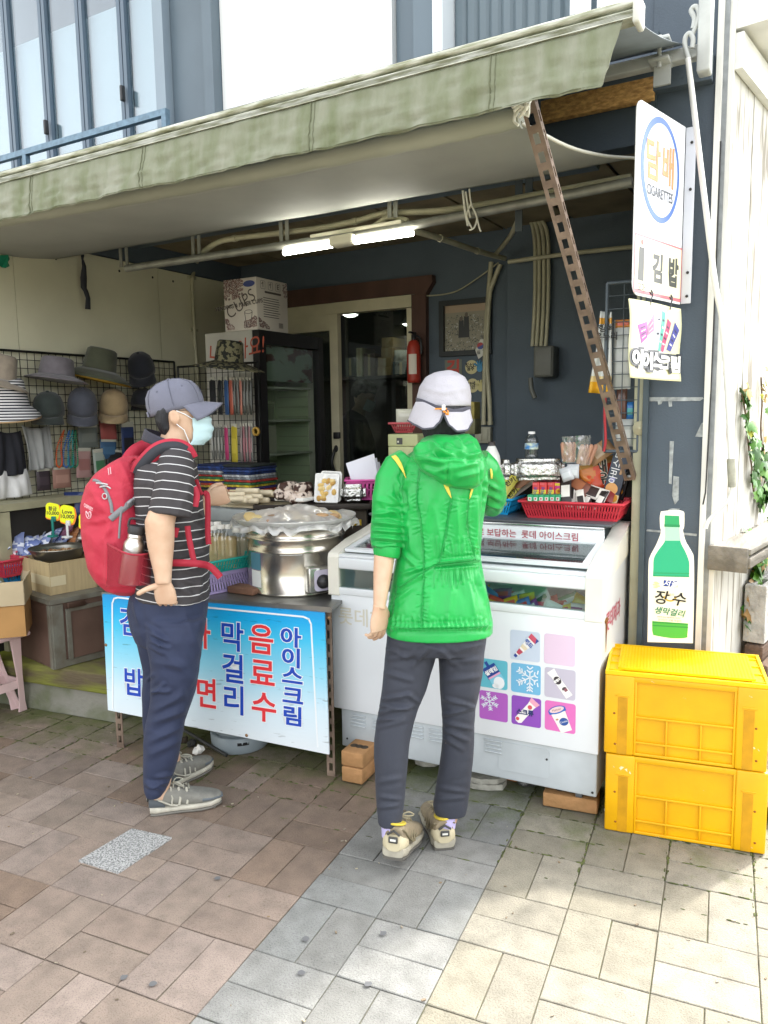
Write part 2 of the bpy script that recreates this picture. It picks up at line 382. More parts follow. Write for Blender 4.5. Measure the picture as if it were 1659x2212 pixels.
def build_shell():
 b=MB();b.box(((XL+XR)/2-.2,5.8,.0),(XR-XL+1.2,4.4,.06));struct(b.build('shop_floor',mat('concrete_floor',(.16,.155,.145),.85,var=.4,vscale=5,bump=.3)))
 A=onz(60,1530);B=onz(235,1560);u=(B-A).normalized();sp=Plane(A,u);n=-sp.n
 L0,L1=-1.6,.62
 st=thing('concrete_step','mossy grey concrete step with a green wooden beam along its edge','step',A)
 b=MB();b.box(((L0+L1)/2,.1,-.75),(L1-L0,.2,1.5),sp.M);b.build('step_body',mat('old_concrete',(.24,.235,.2),.92,var=1,col2=(.10,.12,.05),vscale=4.5,bump=.7,bscale=35,thr=(.3,.6)),st,bevel=.008)
 b2=MB();b2 .rbox(((L0+L1)/2+.0,.215,-.1),(L1-L0,.11,.26),.012,sp.M)
 b2 .build('edge_beam',mat('mossy_wood',(.11,.085,.05),.9,var=1,col2=(.23,.26,.03),vscale=3.5,bump=.6,bscale=30,stretch=(.5,1,3),thr=(.38,.6)),st)
 x0,x1=BW.px(600,700)[0],BW.px(899,640)[0];zt=BW.px(897,640)[1]
 w=thing('back_wall','dark navy back wall of the stall around the sliding door','wall',(x1,YB,0))
 b=MB()
 b.box(((XL-.3+x0)/2,YB+.1,1.5),(x0-XL+.3,.2,3.0));b.box(((x0+x1)/2,YB+.1,(zt+3.0)/2),(x1-x0,.2,3.0-zt));b.box(((x1+XR+.3)/2,YB+.1,1.5),(XR+.3-x1,.2,3.0))
 b.build('wall_panel',navyD,w)
 xs=BW.px(1106,700)[0]
 b=MB();b.box(((xs+XR)/2+.1,YB-.05,1.4),(XR-xs+.2,.1,2.8));b.build('boxed_column',navyD,w,bevel=.004)
 lw=thing('side_wall','cream insulated panel wall behind the hats','wall',(XL,3.0,0))
 cream=mat('cream_panel','#d8d5bb',.5,var=.12,vscale=2,bump=.05,bscale=200)
 b=MB();ys=[.2,1.75,3.0,4.15,YB]
 for i in range(4):b.box((XL-.04,(ys[i]+ys[i+1])/2,1.325),(.08,ys[i+1]-ys[i]-.004,2.65))
 b.build('cream_panels',cream,lw)
 b=MB();b.box((XL-.06,2.6,1.3),(.06,4.8,2.5));b.build('seam_backing',mat('dark_gap',(.03,.03,.028),.9),lw)
 b=MB();b.box((XL-.05,3.2,2.83),(.1,3.8,.34));b.build('upper_band',navyD,lw)
 b=MB()
 for y in (3.3,3.8,4.1,4.3):b.lathe([(.0,.004),(.008,.002),(.009,0)],frame_mat((XL,y,2.58),(0,1,0),(0,0,1),(1,0,0)),8)
 b.build('screw',mat('screw_dark',(.05,.05,.05),.5,.6),lw)
 c=MB();c.box(((XL+XR)/2-.16,4.3,ZC+.12),(XR-XL+.3,2.0,.1));o=c.build('stall_ceiling',navyD);tag(o,'dark ceiling boards over the stall interior','ceiling')
 c=MB();rn=random.Random(2)
 for k in range(8):c.box((XL+.25+k*.46,4.2,ZC+.045),(.44,1.6,.012))
 o=c.build('ceiling_board',mat('ply_board','#8d8268',.8,var=.4,vscale=4,bump=.3));tag(o,'bare pale plywood boards above the grey ceiling pipes','ceiling')
build_shell()
def build_pillar():
 xl=FP.px(1366,1000)[0];xb=FP.px(1387,1000)[0];xn=FP.px(1400,1000)[0]
 p=thing('corner_pillar','navy painted corner pillar behind the bottle shaped sign','pillar',(XR-.15,YF,0))
 b=MB();b.box(((xb+XR)/2,YF+.9,1.6),(XR-xb,1.8,3.2));b.build('navy_panel',navy,p)
 b=MB();b.box((xb+.012,YF-.012,1.55),(.022,.024,3.0));b.build('edge_strip',mat('blue_grey_strip','#46545c',.5,var=.3,vscale=9,bump=.1),p)
 b=MB();b.rbox(((xl+xb)/2,YF+.02,1.35),(xb-xl-.003,.05,2.7),.003);b.build('cream_post',mat('cream_post','#a9a88f',.55,var=.15,vscale=8,bump=.08),p)
 c=FP.w(1375+8,925)
 b=MB();b.lathe([(0,.012),(.006,.012),(.007,.008),(.028,.007),(.03,0)],frame_mat(c+Vector((0,-.007,0)),(1,0,0),(0,0,1),(0,-1,0)),20);b.build('round_plate',mat('cream_plate','#b9b497',.4),p)
 tp=mat('old_tape','#aeb3b3',.6,var=.5,vscale=30,bump=.3)
 b=MB()
 def tape(pts):b.prism(FP.poly(pts)[::-1],FP.M,.001,.003)
 tape([(1401,861),(1404,858),(1518,858),(1520,861),(1512,866),(1401,867)])
 tape([(1421,867),(1431,867),(1429,873),(1422,874)]);tape([(1444,867),(1452,867),(1452,878),(1445,879)])
 tape([(1502,943),(1515,915),(1521,911),(1522,943),(1512,944)])
 tape([(1447,953),(1456,953),(1451,1046),(1445,1044)]);tape([(1455,1028),(1467,1030),(1466,1080),(1458,1090),(1452,1070)])
 tape([(1396,1147),(1398,1143),(1506,1153),(1505,1158)]);tape([(1444,1100),(1452,1098),(1468,1099),(1466,1105),(1446,1106)])
 b.build('tape_remains',tp,p)
 b=MB();b.box((XR+.012,YF-.004,1.6),(.022,.03,3.2));b.box((XR+.05,YF+.02,1.6),(.02,.03,3.2));b.build('white_trim',mat('chalky_white','#e4e3dc',.7,var=.25,vscale=12,bump=.2,stretch=(1,1,.2)),p)
 b=MB();b.box((XR+.031,YF+.012,1.6),(.02,.03,3.2));b.build('metal_channel',mat('grey_channel','#8b8f90',.45,.3,var=.3,vscale=20),p)
 b=MB();b.tube([(XR+.026,YF-.012,z) for z in (2.6,2.2,1.9)]+[(XR+.024,YF-.02,1.5),(XR+.02,YF-.02,1.25),(XR+.012,YF-.02,1.2)],.003,6);b.build('cable',mat('black_rubber',(.02,.02,.02),.5),p)
build_pillar()
def wood_mat():
 m=mat('peeling_wood','#bcbab2',.88,var=1,col2='#827c70',vscale=8,bump=.7,bscale=14,stretch=(3,3,.35),thr=(.36,.46),detail=12)
 return m
SWd=Vector((math.sin(R(9)),math.cos(R(9)),0));SWn=Vector((math.cos(R(9)),-math.sin(R(9)),0))
SW=Plane(Vector((XR+.062,YF+.03,0)),SWd)
def build_side():
 w=thing('plank_wall','weathered white plank wall with peeling paint at the corner','wall',SW.P)
 b=MB();x=0.
 rn=random.Random(8)
 for k in range(14):
  wd=.31;b.box((x+wd/2,1.5,-.03+rn.uniform(-.0015,.0015)),(wd-.003,3.0,.05),SW.M);x+=wd
 b.build('plank',wood_mat(),w)
 b=MB();b.box((2.17,2.93,.012),(4.34,.13,.03),SW.M);b.box((2.2,3.06,.05),(4.4,.1,.16),SW.M);b.build('eave_board',mat('white_board','#e6e6e2',.7,var=.15,vscale=6,bump=.2),w)
 b=MB();b.box((2.2,3.135,-.74),(4.4,.03,1.5),SW.M);b.build('roof_sheet',mat('roof_grey','#6c7478',.5),w)
 l=thing('wooden_ledge','old grey wooden ledge fixed along the plank wall','ledge',SW.pt(.3,1.1,.1))
 z0=1.0
 b=MB();b.rbox((1.1,1.02,.07),(2.3,.022,.15),.003,SW.M);b.build('shelf_board',mat('grey_wood','#9a958a',.85,var=.5,vscale=5,bump=.6,bscale=25,stretch=(3,.3,3)),l)
 b=MB();b.rbox((1.1,.975,.135),(2.3,.042,.02),.003,SW.M);b.rbox((-.045,.985,.06),(.03,.1,.15),.003,SW.M);b.build('front_board',mat('grey_wood2','#878176',.85,var=.5,vscale=5,bump=.6,bscale=25,stretch=(3,.3,3)),l)
 g=MB()
 def gp(a,b_):p=SW.pt(-.2+2.8*a,0,.0+1.2*b_);return p+ZZ*(.02+.05*(1-b_)+.03*nz((a*9,b_*5,0)))
 g.grid(gp,24,10)
 struct(g.build('verge',mat('litter_soil',(.14,.11,.085),.95,var=1,col2=(.06,.05,.035),vscale=25,bump=1,bscale=50)))
build_side()
def build_upper():
 z0,z1=2.75,5.6
 def X(px,py=100):return FA.px(px,py)[0]
 u=thing('upper_facade','upper storey front with tall windows, white board and grey ribbed cladding','building',(X(470),3.55,3.0))
 gr=mat('facade_grey','#5d6b75',.45,var=.1,vscale=3);gr2=mat('facade_grey_light','#8795a0',.5,var=.08,vscale=3)
 H=z1-z0;zc=(z0+z1)/2
 b=MB();xe=X(1249,40);b.box(((xe-6.5)/2,3.9,zc),(xe+6.5,.1,H));b.build('core_wall',gr,u)
 b=MB();a,c=X(350,200),X(371,200);b.box(((a+c)/2,3.6,zc),(c-a,.2,H));b.build('light_pilaster',gr2,u)
 b=MB();a,c=X(372,200),X(455,200);b.box(((a+c)/2,3.66,zc),(c-a,.2,H));a,c=X(455,200),X(475,200);b.box(((a+c)/2,3.6,zc),(c-a,.2,H));b.build('dark_pilaster',gr,u)
 b=MB();a,c=X(476,200),X(842,60);b.box(((a+c)/2,3.62,zc),(c-a,.1,H));b.build('white_panel',mat('white_board_panel','#eeeeec',.6,var=.04,vscale=2),u)
 b=MB();a,c=X(843,60),X(903,60);b.box(((a+c)/2,3.66,zc),(c-a-.004,.1,H));a2,c2=X(903,60),X(946,60);b.box(((a2+c2)/2,3.6,zc),(c2-a2,.2,H));b.build('grey_column',mat('col_grey','#64727c',.45),u)
 b=MB();a,c=X(947,60),X(970,60);b.box(((a+c)/2,3.58,zc),(c-a-.004,.2,H));b.build('white_strip',mat('strip_white','#dfe5e8',.5),u)
 b=MB();a,c=X(971,60),X(1238,40)
 n=40;prof=[]
 for k in range(n+1):
  x=a+(c-a)*k/n;d=.012 if k%4 in (0,) else 0;prof.append((x,3.6+d))
 for k in range(n):b.quad((prof[k][0],prof[k][1],z0),(prof[k+1][0],prof[k+1][1],z0),(prof[k+1][0],prof[k+1][1],z1),(prof[k][0],prof[k][1],z1))
 b.build('ribbed_cladding',mat('rib_grey','#6a7880',.5,var=.12,vscale=4,stretch=(1,1,.2)),u)
 b=MB();a,c=X(1238,40),X(1250,40);b.box(((a+c)/2,3.62,zc),(c-a,.24,H));b.build('end_trim',mat('strip_white','#dfe5e8',.5),u)
 eds=[-60,8,88,168,258,348]
 fr=mat('window_frame_blue','#566675',.4)
 for k in range(5):
  a,c=X(eds[k]+1,170),X(eds[k+1]-1,170)
  f=MB();t=.028
  for xx in (a+t/2,c-t/2):f.box((xx,3.6,zc),(t,.035,H))
  f.box(((a+c)/2,3.6,z1-.05),(c-a-2*t,.06,.1));f.box(((a+c)/2,3.6,z0+.05),(c-a-2*t,.06,.1))
  w=f.build('window',fr,u)
  g=MB();g.box(((a+c)/2,3.61,zc),(c-a-2*t,.008,H-.2));g.build('pane',glass('window_glass','#dfe8ec',.01,.75),w)
  g=MB();zt=4.13-.0*k;g.box(((a+c)/2,3.66,(z0+zt)/2),(c-a-.01,.01,zt-z0));g.build('white_blind',mat('blind_white','#f2f4f5',.7),w)
  if k in (2,4,0):
   g=MB();zz=FA.px(eds[k],200+0*k)[1];g.rbox((a+.01,3.555,3.56 if k==4 else 3.5),(.02,.03,.09),.004);g.build('latch',mat('black_plastic',(.02,.02,.022),.4),w)
 r=thing('window_rail','blue grey metal guard rail below the upper windows','railing',(X(200),3.4,3.1))
 b=MB();P1=ony(362,242,3.38);xl=-5.2
 b.box(((xl+P1 .x)/2,3.38,P1 .z),(P1 .x-xl,.035,.035));b.box(((xl+P1 .x)/2,3.38,P1 .z-.13),(P1 .x-xl,.03,.03));b.build('bar',mat('rail_blue','#6d8799',.5,.2,var=.3,vscale=30),r)
 for k in range(2):
  b=MB();b.box((P1 .x-.0175-k*1.24,3.38,P1 .z-.1),(.034,.034,.23));b.build('post',mat('rail_blue','#6d8799',.5),r)
 f=MB();f.box(((XL+XR)/2-.4,YF+.06,2.93),(XR-XL+.8,.1,.56));o=f.build('fascia_board',navy);tag(o,'navy fascia board across the top of the stall opening','fascia')
 f=MB();p=FP.px(1175,240);q=FP.px(1418,195);f.rbox(((p[0]+q[0])/2,YF-.03,(p[1]+q[1])/2-.01),(q[0]-p[0],.04,.085),.003)
 o=f.build('chipboard_strip',mat('osb','#dcae6c',.8,var=1,col2='#a87e4c',vscale=45,bump=.5,bscale=60,stretch=(1,1,2.5)));tag(o,'raw orange chipboard strip under the awning bar','board')
build_upper()
# ================================================================ AWNING, PIPES, DOOR, FRIDGE
alu=mat('weathered_aluminium','#c9cbbf',.5,.35,var=1,col2='#83856a',vscale=28,bump=.2,bscale=80,stretch=(.4,1,3))
conduit=mat('cream_conduit','#b9b59a',.5,var=.2,vscale=9)
steel_pipe=mat('grey_steel_pipe','#9a9b93',.45,.45,var=.3,vscale=12)
rust=mat('rusty_brown_steel','#857364',.65,.1,var=1,col2='#66564a',vscale=14,bump=.25,bscale=60)
def slotted(b,a,e,side,nrm,w=.04,pitch=.06,t=.003):
 """one flange of a slotted angle: two rails joined by bridges between the slots"""
 a,e=Vector(a),Vector(e);d=(e-a);L=d.length;M=frame_mat(a,d,side)
 for y in (w*.14,w*.86):b.box((L/2,y,0),(L,w*.28,t),M)
 n=int(L/pitch)
 for k in range(n+1):
  ww=pitch*.42;x=min(k*pitch+ww/2,L-ww/2);b.box((x,w*.5,0),(ww,w*.46,t),M)
def build_awning():
 YV=2.3;A=Plane((0,YV,0),(1,0,0))
 pR=A.px(1372,4);zt=A.px(1372,4)[1];zb=A.px(1369,42)[1];xr=pR[0];xl=-4.4
 w=thing('awning','moss stained green awning with ribbed front bar and hanging valance','awning',(xr,YV,zt))
 b=MB();prof=[(-.02,zt),(.05,zt+.005),(.05,zb),(-.012,zb)]
 n=6
 for k in range(n):
  z=zt-.02-(zt-.025-zb)*k/n;b.box(((xl+xr)/2,YV-.002,z-.004),(xr-xl,.02,(zt-zb)/n*.62))
 b.box(((xl+xr)/2,YV+.025,(zt+zb)/2-.004),(xr-xl,.04,zt-zb-.012));b.tube([(xl,YV-.002,zt-.003),(xr,YV-.002,zt-.003)],.011,10)
 b.build('front_bar',alu,w)
 b=MB();b.rbox((xr+.006,YV+.02,(zt+zb)/2),(.02,.075,zt-zb+.03),.008);b.build('end_cap',mat('cap_plastic','#c5c6bd',.5),w)
 cloth=mat('mossy_canvas','#888a7a',.85,var=1,col2='#697054',vscale=11,bump=.45,bscale=60,stretch=(1.3,1,.28),thr=(.3,.68),detail=9)
 cloth.use_backface_culling=False
 zv=A.px(829,300)[1]-.0
 b=MB();H=zb-zv;x1=xr-.03
 def val(a,t):
  x=xl+(x1-xl)*a;f=.014*nz((x*4,t*1.5,3))+.014*nz((x*11+t*3,t*5-x*4,8))+.006*nz((x*26+t*5,t*10,2))
  x-=.05*t*max(0,(a-.9)*10)**2
  return Vector((x,YV-.004+(f*(.25+t))-.025*t,zb-H*t+.004*nz((x*3,0,5))*t))
 b.grid(val,300,16);b.build('valance',cloth,w,solid=.002)
 for a in (.12,.34,.52,.73,.9):
  b=MB();b.tube([val(a,t/12)+Vector((0,-.0025,0)) for t in range(13)],.0022,5);b.tube([val(a+.004,t/12)+Vector((0,-.0025,0)) for t in range(13)],.0012,5);b.build('valance_seam',mat('seam_moss','#62664f',.85),w)
 b=MB();b.tube([val(i/150,.965)+Vector((0,-.0022,0)) for i in range(151)],.0014,5);b.build('hem_stitch',mat('seam_moss','#62664f',.85),w)
 b=MB()
 def fab(a,t):x=xl+(x1-xl)*a;return Vector((x,YV+.05+.95*t,zt+.28*t-.02*math.sin(3.14*t)))
 b.grid(fab,20,6);b.build('fabric',mat('awning_under','#6c757a',.8,var=.2,vscale=6),w,solid=.002)
 s=thing('roller_sheet','grey tarpaulin sheet on a roller under the awning','tarpaulin',(-2,2.5,2.5))
 T=smooth_path([ony(-330,530,2.5),ony(0,475,2.5),ony(400,402,2.5),ony(829,316,2.5),ony(1126,252,2.5)],12)
 def mix(a):k=a*(len(T)-1);i=min(int(k),len(T)-2);return T[i].lerp(T[i+1],k-i)
 b=MB();b.tube([mix(i/60) for i in range(61)],[.034+.002*math.sin(i*1.7) for i in range(61)],14);b.build('roller_tube',mat('roller_cloth','#a9ab9c',.6,var=.35,vscale=7,col2='#6f7360',bump=.2,bscale=40,stretch=(.3,1,1)),s)
 gy=mat('grey_sheet','#a2a49e',.7,var=.12,vscale=3)
 e0,e1=T[-1],ony(1372,330,3.3)
 b=MB()
 def sh(a,t):
  p=mix(a);q=Vector((p.x+.02,3.3,2.585));
  if a>.8:q.x+=(e1 .x-T[-1].x-.02)*((a-.8)/.2)**1.5
  r_=p.lerp(q,t);r_.z+=-.03*math.sin(math.pi*t)*(1 if a>.0 else 0)-.02+.012*t+.006*nz((r_.x*2,t*3,1));return r_
 b.grid(sh,60,14);b.build('sheet',gy,s,solid=.002)
 b=MB();b.tube([sh(1,i/14) for i in range(15)],.006,6);b.build('edge_rope',mat('white_rope','#dddcd0',.7),s)
 top=ony(1150,203,2.44);bot=ony(1372,1036,YF-.03)
 br=thing('slotted_brace','rusty brown slotted steel angle propping up the roller','brace',bot)
 d=(top-bot).normalized();side=d.cross(Vector((0,-1,0))).normalized()*-1;sd2=side.cross(d).normalized()
 b=MB();slotted(b,bot,top,side,None,.045);b.build('wide_flange',rust,br)
 b=MB();slotted(b,bot,top,sd2,None,.032);b.build('side_flange',rust,br)
 b=MB();b.lathe([(0,.012),(.008,.012),(.008,0)],frame_mat(bot+side*.02+d*.02,(1,0,0),(0,0,1),(0,-1,0)),6);b.build('bolt',mat('bolt',(.2,.2,.2),.4,.8),br)
 k=thing('rope_knot','white rope and orange clip tied round the top of the brace','rope',top)
 b=MB();rn=random.Random(4);c=ony(1127,225,2.42)
 for i in range(7):
  P=[c+Vector((rn.uniform(-.03,.03),rn.uniform(-.02,.02),rn.uniform(-.035,.03))) for _ in range(4)];b.tube(smooth_path(P,4),.005,6)
 b.tube(smooth_path([c+Vector((-.02,0,-.02)),c+Vector((-.025,0,-.045)),c+Vector((-.01,0,-.06))],4),.005,6);b.build('knot',mat('white_rope','#dddcd0',.7),k)
 b=MB();P=[ony(q[0],q[1],2.43) for q in ((1122,218),(1121,208),(1130,203),(1139,203))];b.tube(smooth_path(P,4),.006,6);b.build('clip',mat('orange_plastic','#e39a2f',.4),k)
 m=thing('mounting_bar','pale square steel bar clamped to the fascia for the awning','bar',ony(1434,130,3.24))
 wh=mat('painted_pale','#b9bcb8',.5,var=.2,vscale=10)
 Q=Plane((0,3.2,0),(1,0,0))
 a0=Q.px(1349,130);a1=Q.px(1522,92);a2=Q.px(1349,156)
 hh=a0[1]-a2[1];b=MB();b.rbox(((a0[0]+a1[0])/2-.5,3.225,(a0[1]+a1[1])/2-hh/2),(a1[0]-a0[0]+1,.05,hh),.004);b.build('square_bar',wh,m)
 b=MB();x0,z0=Q.px(1409,100);x1,z1=Q.px(1450,178)
 b.rbox(((x0+x1)/2,3.18,z0-.005),(x1-x0,.1,.014),.004);b.rbox(((x0+x1)/2,3.18,z0-.075),(x1-x0,.1,.014),.004);b.box(((x0+x1)/2+.005,3.19,(z0+z1)/2-.03),(x1-x0-.012,.012,.1))
 b.tube([((x0+x1)/2,3.15,z0+.01),((x0+x1)/2,3.15,z0-.1)],.008,8);b.build('clamp',wh,m)
 b=MB();x0,z0=Q.px(1512,2);x1,z1=Q.px(1537,126);b.rbox(((x0+x1)/2,3.2,(z0+z1)/2),(x1-x0,.07,z0-z1+.1),.008);b.build('gear_case',wh,m)
 c=thing('crank_pole','white awning crank pole hanging at the corner','crank',ony(1560,700,3.2))
 pc=mat('crank_white','#dcdcd6',.4,var=.08,vscale=10)
 yy=3.17
 P=[ony(x,y,yy-.0) for x,y in ((1486,126),(1541,585),(1560,695),(1574,893),(1579,993))]
 b=MB();b.tube(smooth_path(P,6),.0105,10);P2=[ony(x,y,yy) for x,y in ((1582,1050),(1580,1062),(1574,1080),(1554,1100),(1530,1126),(1524,1141))];b.tube(smooth_path(P2,5),.0085,10);b.build('rod',pc,c)
 b=MB();b.tube([ony(1579,991,yy),ony(1582,1052,yy)],.0155,12);b.build('grip',mat('grip_grey','#a7a695',.5,var=.3,vscale=30),c)
 b=MB();P=[ony(x,y,yy) for x,y in ((1488,130),(1480,100),(1481,80),(1490,72),(1497,84),(1495,104))];b.tube(smooth_path(P,5),.009,8)
 P=[ony(x,y,yy+.01) for x,y in ((1497,62),(1500,40),(1493,22),(1503,14),(1510,30),(1505,52),(1494,78))];b.tube(smooth_path(P,5),.009,8);b.build('hook',wh,c)
build_awning()
def build_pipes():
 def pipe(name,pts,Y,r,m,label,cat='pipe',k=6,sleeves=()):
  P=[ony(p[0],p[1],p[2] if len(p)>2 else Y) for p in pts];b=MB();b.tube(smooth_path(P,k),r,10)
  for s in sleeves:
   q=P[s];d=(P[min(s+1,len(P)-1)]-P[max(s-1,0)]).normalized();b.tube([q-d*.012,q+d*.012],r*1.25,10)
  return tag(b.build(name,m,loc=P[0]),label,cat)
 pipe('ceiling_pipe',[(273,580),(608,531),(817,500),(1100,446),(1366,393)],3.32,.021,steel_pipe,'long grey steel pipe running across under the ceiling')
 pipe('conduit',[(440,543),(470,524),(507,515),(608,503),(696,492),(767,478),(834,461),(951,455),(1100,432),(1364,382)],3.38,.015,conduit,'cream conduit snaking above the grey ceiling pipe',sleeves=(2,3,5,6))
 b=MB();P=[ony(440,543,3.38),onx_(426,565,XL+.02),onx_(416,600,XL+.02),onx_(416,640,XL+.02),onx_(420,713,XL+.02),onx_(425,790,XL+.02),onx_(429,860,XL+.02)]
 b.tube(smooth_path(P,6),.014,10)
 for q in (P[2],P[4]):b.box(q+Vector((-.008,0,0)),(.02,.075,.02))
 tag(b.build('wall_conduit',conduit,loc=P[2]),'cream conduit strapped down the cream panel wall','pipe')
 pipe('lamp_conduit',[(806,490),(838,470),(872,474),(880,478)],3.36,.013,conduit,'short arched cream conduit above the lit lamp')
 pipe('joined_conduit',[(872,492,3.36),(951,515,3.9),(1031,542,4.5),(1090,558,4.9)],3.5,.016,conduit,'cream conduit sagging from the lamp to the back wall',sleeves=(1,2))
 pipe('slanting_conduit',[(1119,475,3.9),(1101,512,4.4),(1071,549,4.8)],3.5,.014,conduit,'short cream conduit slanting up above the framed photograph')
 pipe('water_pipe',[(1098,566),(1230,548),(1400,530)],4.86,.0135,conduit,'thin white pipe level across the dark boxed column')
 pipe('twin_conduit',[(1061,566),(1052,680),(1047,800),(1045,914)],5.04,.016,conduit,'left of two cream conduits rising from the light switch',sleeves=(3,))
 pipe('twin_conduit',[(1081,571),(1066,609),(1057,646),(1052,770),(1057,860),(1059,914)],5.03,.016,conduit,'right curved one of two cream conduits above the light switch',sleeves=(5,))
 for i,(x,lab) in enumerate(((1155,'first from the left of four pale conduits over the fuse box'),(1164,'second from the left of four pale conduits over the fuse box'),(1174,'third from the left of four pale conduits over the fuse box'),(1184,'rightmost of four pale conduits over the fuse box'))):
  o=pipe('fuse_conduit',[(x-34-(4-i)*3,462+3*i),(x-14,470+2*i),(x-1,510),(x+1,580),(x,660),(x-5,748)],4.93,.0125,conduit,lab);o['group']='conduits over the fuse box'
 for xs,y0,y1 in ((262,527,577),(418,505,552),(608,483,527),(842,447,470)):
  t=thing('pipe_hanger',{262:'pair of steel strap hangers at the far left pipe end',418:'pair of steel strap hangers beside the bent conduit',608:'pair of steel strap hangers left of the lamp',842:'pair of steel strap hangers right above the lamp'}[xs],'hanger',ony(xs,y1,3.32),'strap hangers holding the ceiling pipe')
  for dx in (0,13):
   a=ony(xs+dx,y1,3.33);b=MB();b.box((a.x,a.y,(a.z+ZC+.06)/2),(.022,.006,ZC+.06-a.z));b.build('strap',steel_pipe,t)
 for xs,y0,y1,lab in ((1121,384,500,'long flat steel bar hanging from the ceiling'),(1143,378,435,'short flat dark bar hanging near the brace')):
  a=ony(xs,y0,3.45);c=ony(xs,y1,3.45);b=MB();b.box((a.x,3.45,(a.z+c.z)/2),(.034,.006,a.z-c.z));tag(b.build('hanging_bar',mat('dark_steel','#4f565a',.5,.4),loc=a),lab,'bar')
 b=MB();P=[(1000,412),(1004,450),(1011,488)];b.tube([ony(x,y,3.3) for x,y in P],.006,6)
 for P in ([(1014,408),(1018,440),(1030,470),(1024,492),(1014,497)],[(1030,470),(1036,494),(1039,500)],[(1018,440),(1008,466),(1020,494)],[(1006,414),(1010,440),(1016,470)]):b.tube(smooth_path([ony(x,y,3.29) for x,y in P],4),.004,6)
 tag(b.build('string_tie',mat('white_rope','#dddcd0',.7),loc=ony(1010,440,3.3)),'knotted white strings dangling from the ceiling pipe','string')
 L=thing('strip_lamp','lit double strip lamp under the ceiling pipe','lamp',ony(740,515,3.3))
 lit=mat('lamp_tube',(.9,.9,.85),.4,emit=(1,.97,.84),estr=6)
 wh=mat('lamp_white','#d6d3bf',.45)
 for a,c in (((614,546),(716,529)),((767,521),(891,503))):
  p,q=ony(*a,3.3),ony(*c,3.3);b=MB();d=(q-p).normalized();b.tube([p-d*.004,p,q,q+d*.004],[.009,.015,.015,.009],12);b.build('tube',lit,L)
 p,q=ony(676,522,3.33),ony(872,490,3.33);M=frame_mat(p,q-p,(0,1,0));b=MB();b.rbox(((q-p).length/2,0,.02),((q-p).length,.05,.02),.003,M)
 p,q=ony(718,521,3.3),ony(768,512,3.3);M=frame_mat(p,q-p,(0,1,0));b.rbox(((q-p).length/2,0,-.008),((q-p).length,.075,.05),.012,M);b.build('housing',wh,L)
 Q=Plane((0,4.86,0),(1,0,0));a=Q.px(1155,749);c=Q.px(1197,814)
 f=thing('fuse_box','pale fuse box on the dark boxed column','fuse box',Q.pt((a[0]+c[0])/2,c[1]))
 b=MB();b.rbox(((a[0]+c[0])/2,4.9,(a[1]+c[1])/2),(c[0]-a[0],.13,a[1]-c[1]),.01);b.build('case',mat('box_grey','#6f7069',.5,var=.2,vscale=8),f)
 b=MB();b.rbox(((a[0]+c[0])/2,4.832,(a[1]+c[1])/2),(c[0]-a[0]-.02,.01,a[1]-c[1]-.02),.004);b.build('lid',mat('box_grey','#6f7069',.5),f)
 b=MB();P=[Q.w(1146,816),Q.w(1148,840),Q.w(1156,860)];b.tube(smooth_path(P,4),.016,8);b.build('stub_pipe',mat('box_grey','#6f7069',.5),f)
 a=BW.px(1031,922);c=BW.px(1065,957)
 s=thing('light_switch','cream double light switch on the back wall','switch',BW.pt((a[0]+c[0])/2,c[1]))
 b=MB();b.rbox(((a[0]+c[0])/2,YB-.025,(a[1]+c[1])/2),(c[0]-a[0],.05,a[1]-c[1]),.006);b.build('plate',mat('switch_cream','#a8a692',.45),s)
 for k in (0,1):
  w=(c[0]-a[0]-.03)/2;b=MB();b.rbox((a[0]+.015+w*(k+.5),YB-.052,(a[1]+c[1])/2),(w-.003,.008,(a[1]-c[1])*.7),.002);b.build('rocker',mat('switch_cream','#a8a692',.45),s)
 P=[BW.w(x,y)+Vector((0,-.03,0)) for x,y in ((896,637),(930,640),(985,632),(1030,606),(1075,573),(1080,569))]
 b=MB();b.tube(smooth_path(P,6),.005,6);tag(b.build('loose_cable',conduit,loc=P[0]),'thin loose cable hanging between door frame and conduits','cable')
def onx_(px,py,x):
 v=ray(px,py);return CAM+v*(x/v.x)
build_pipes()
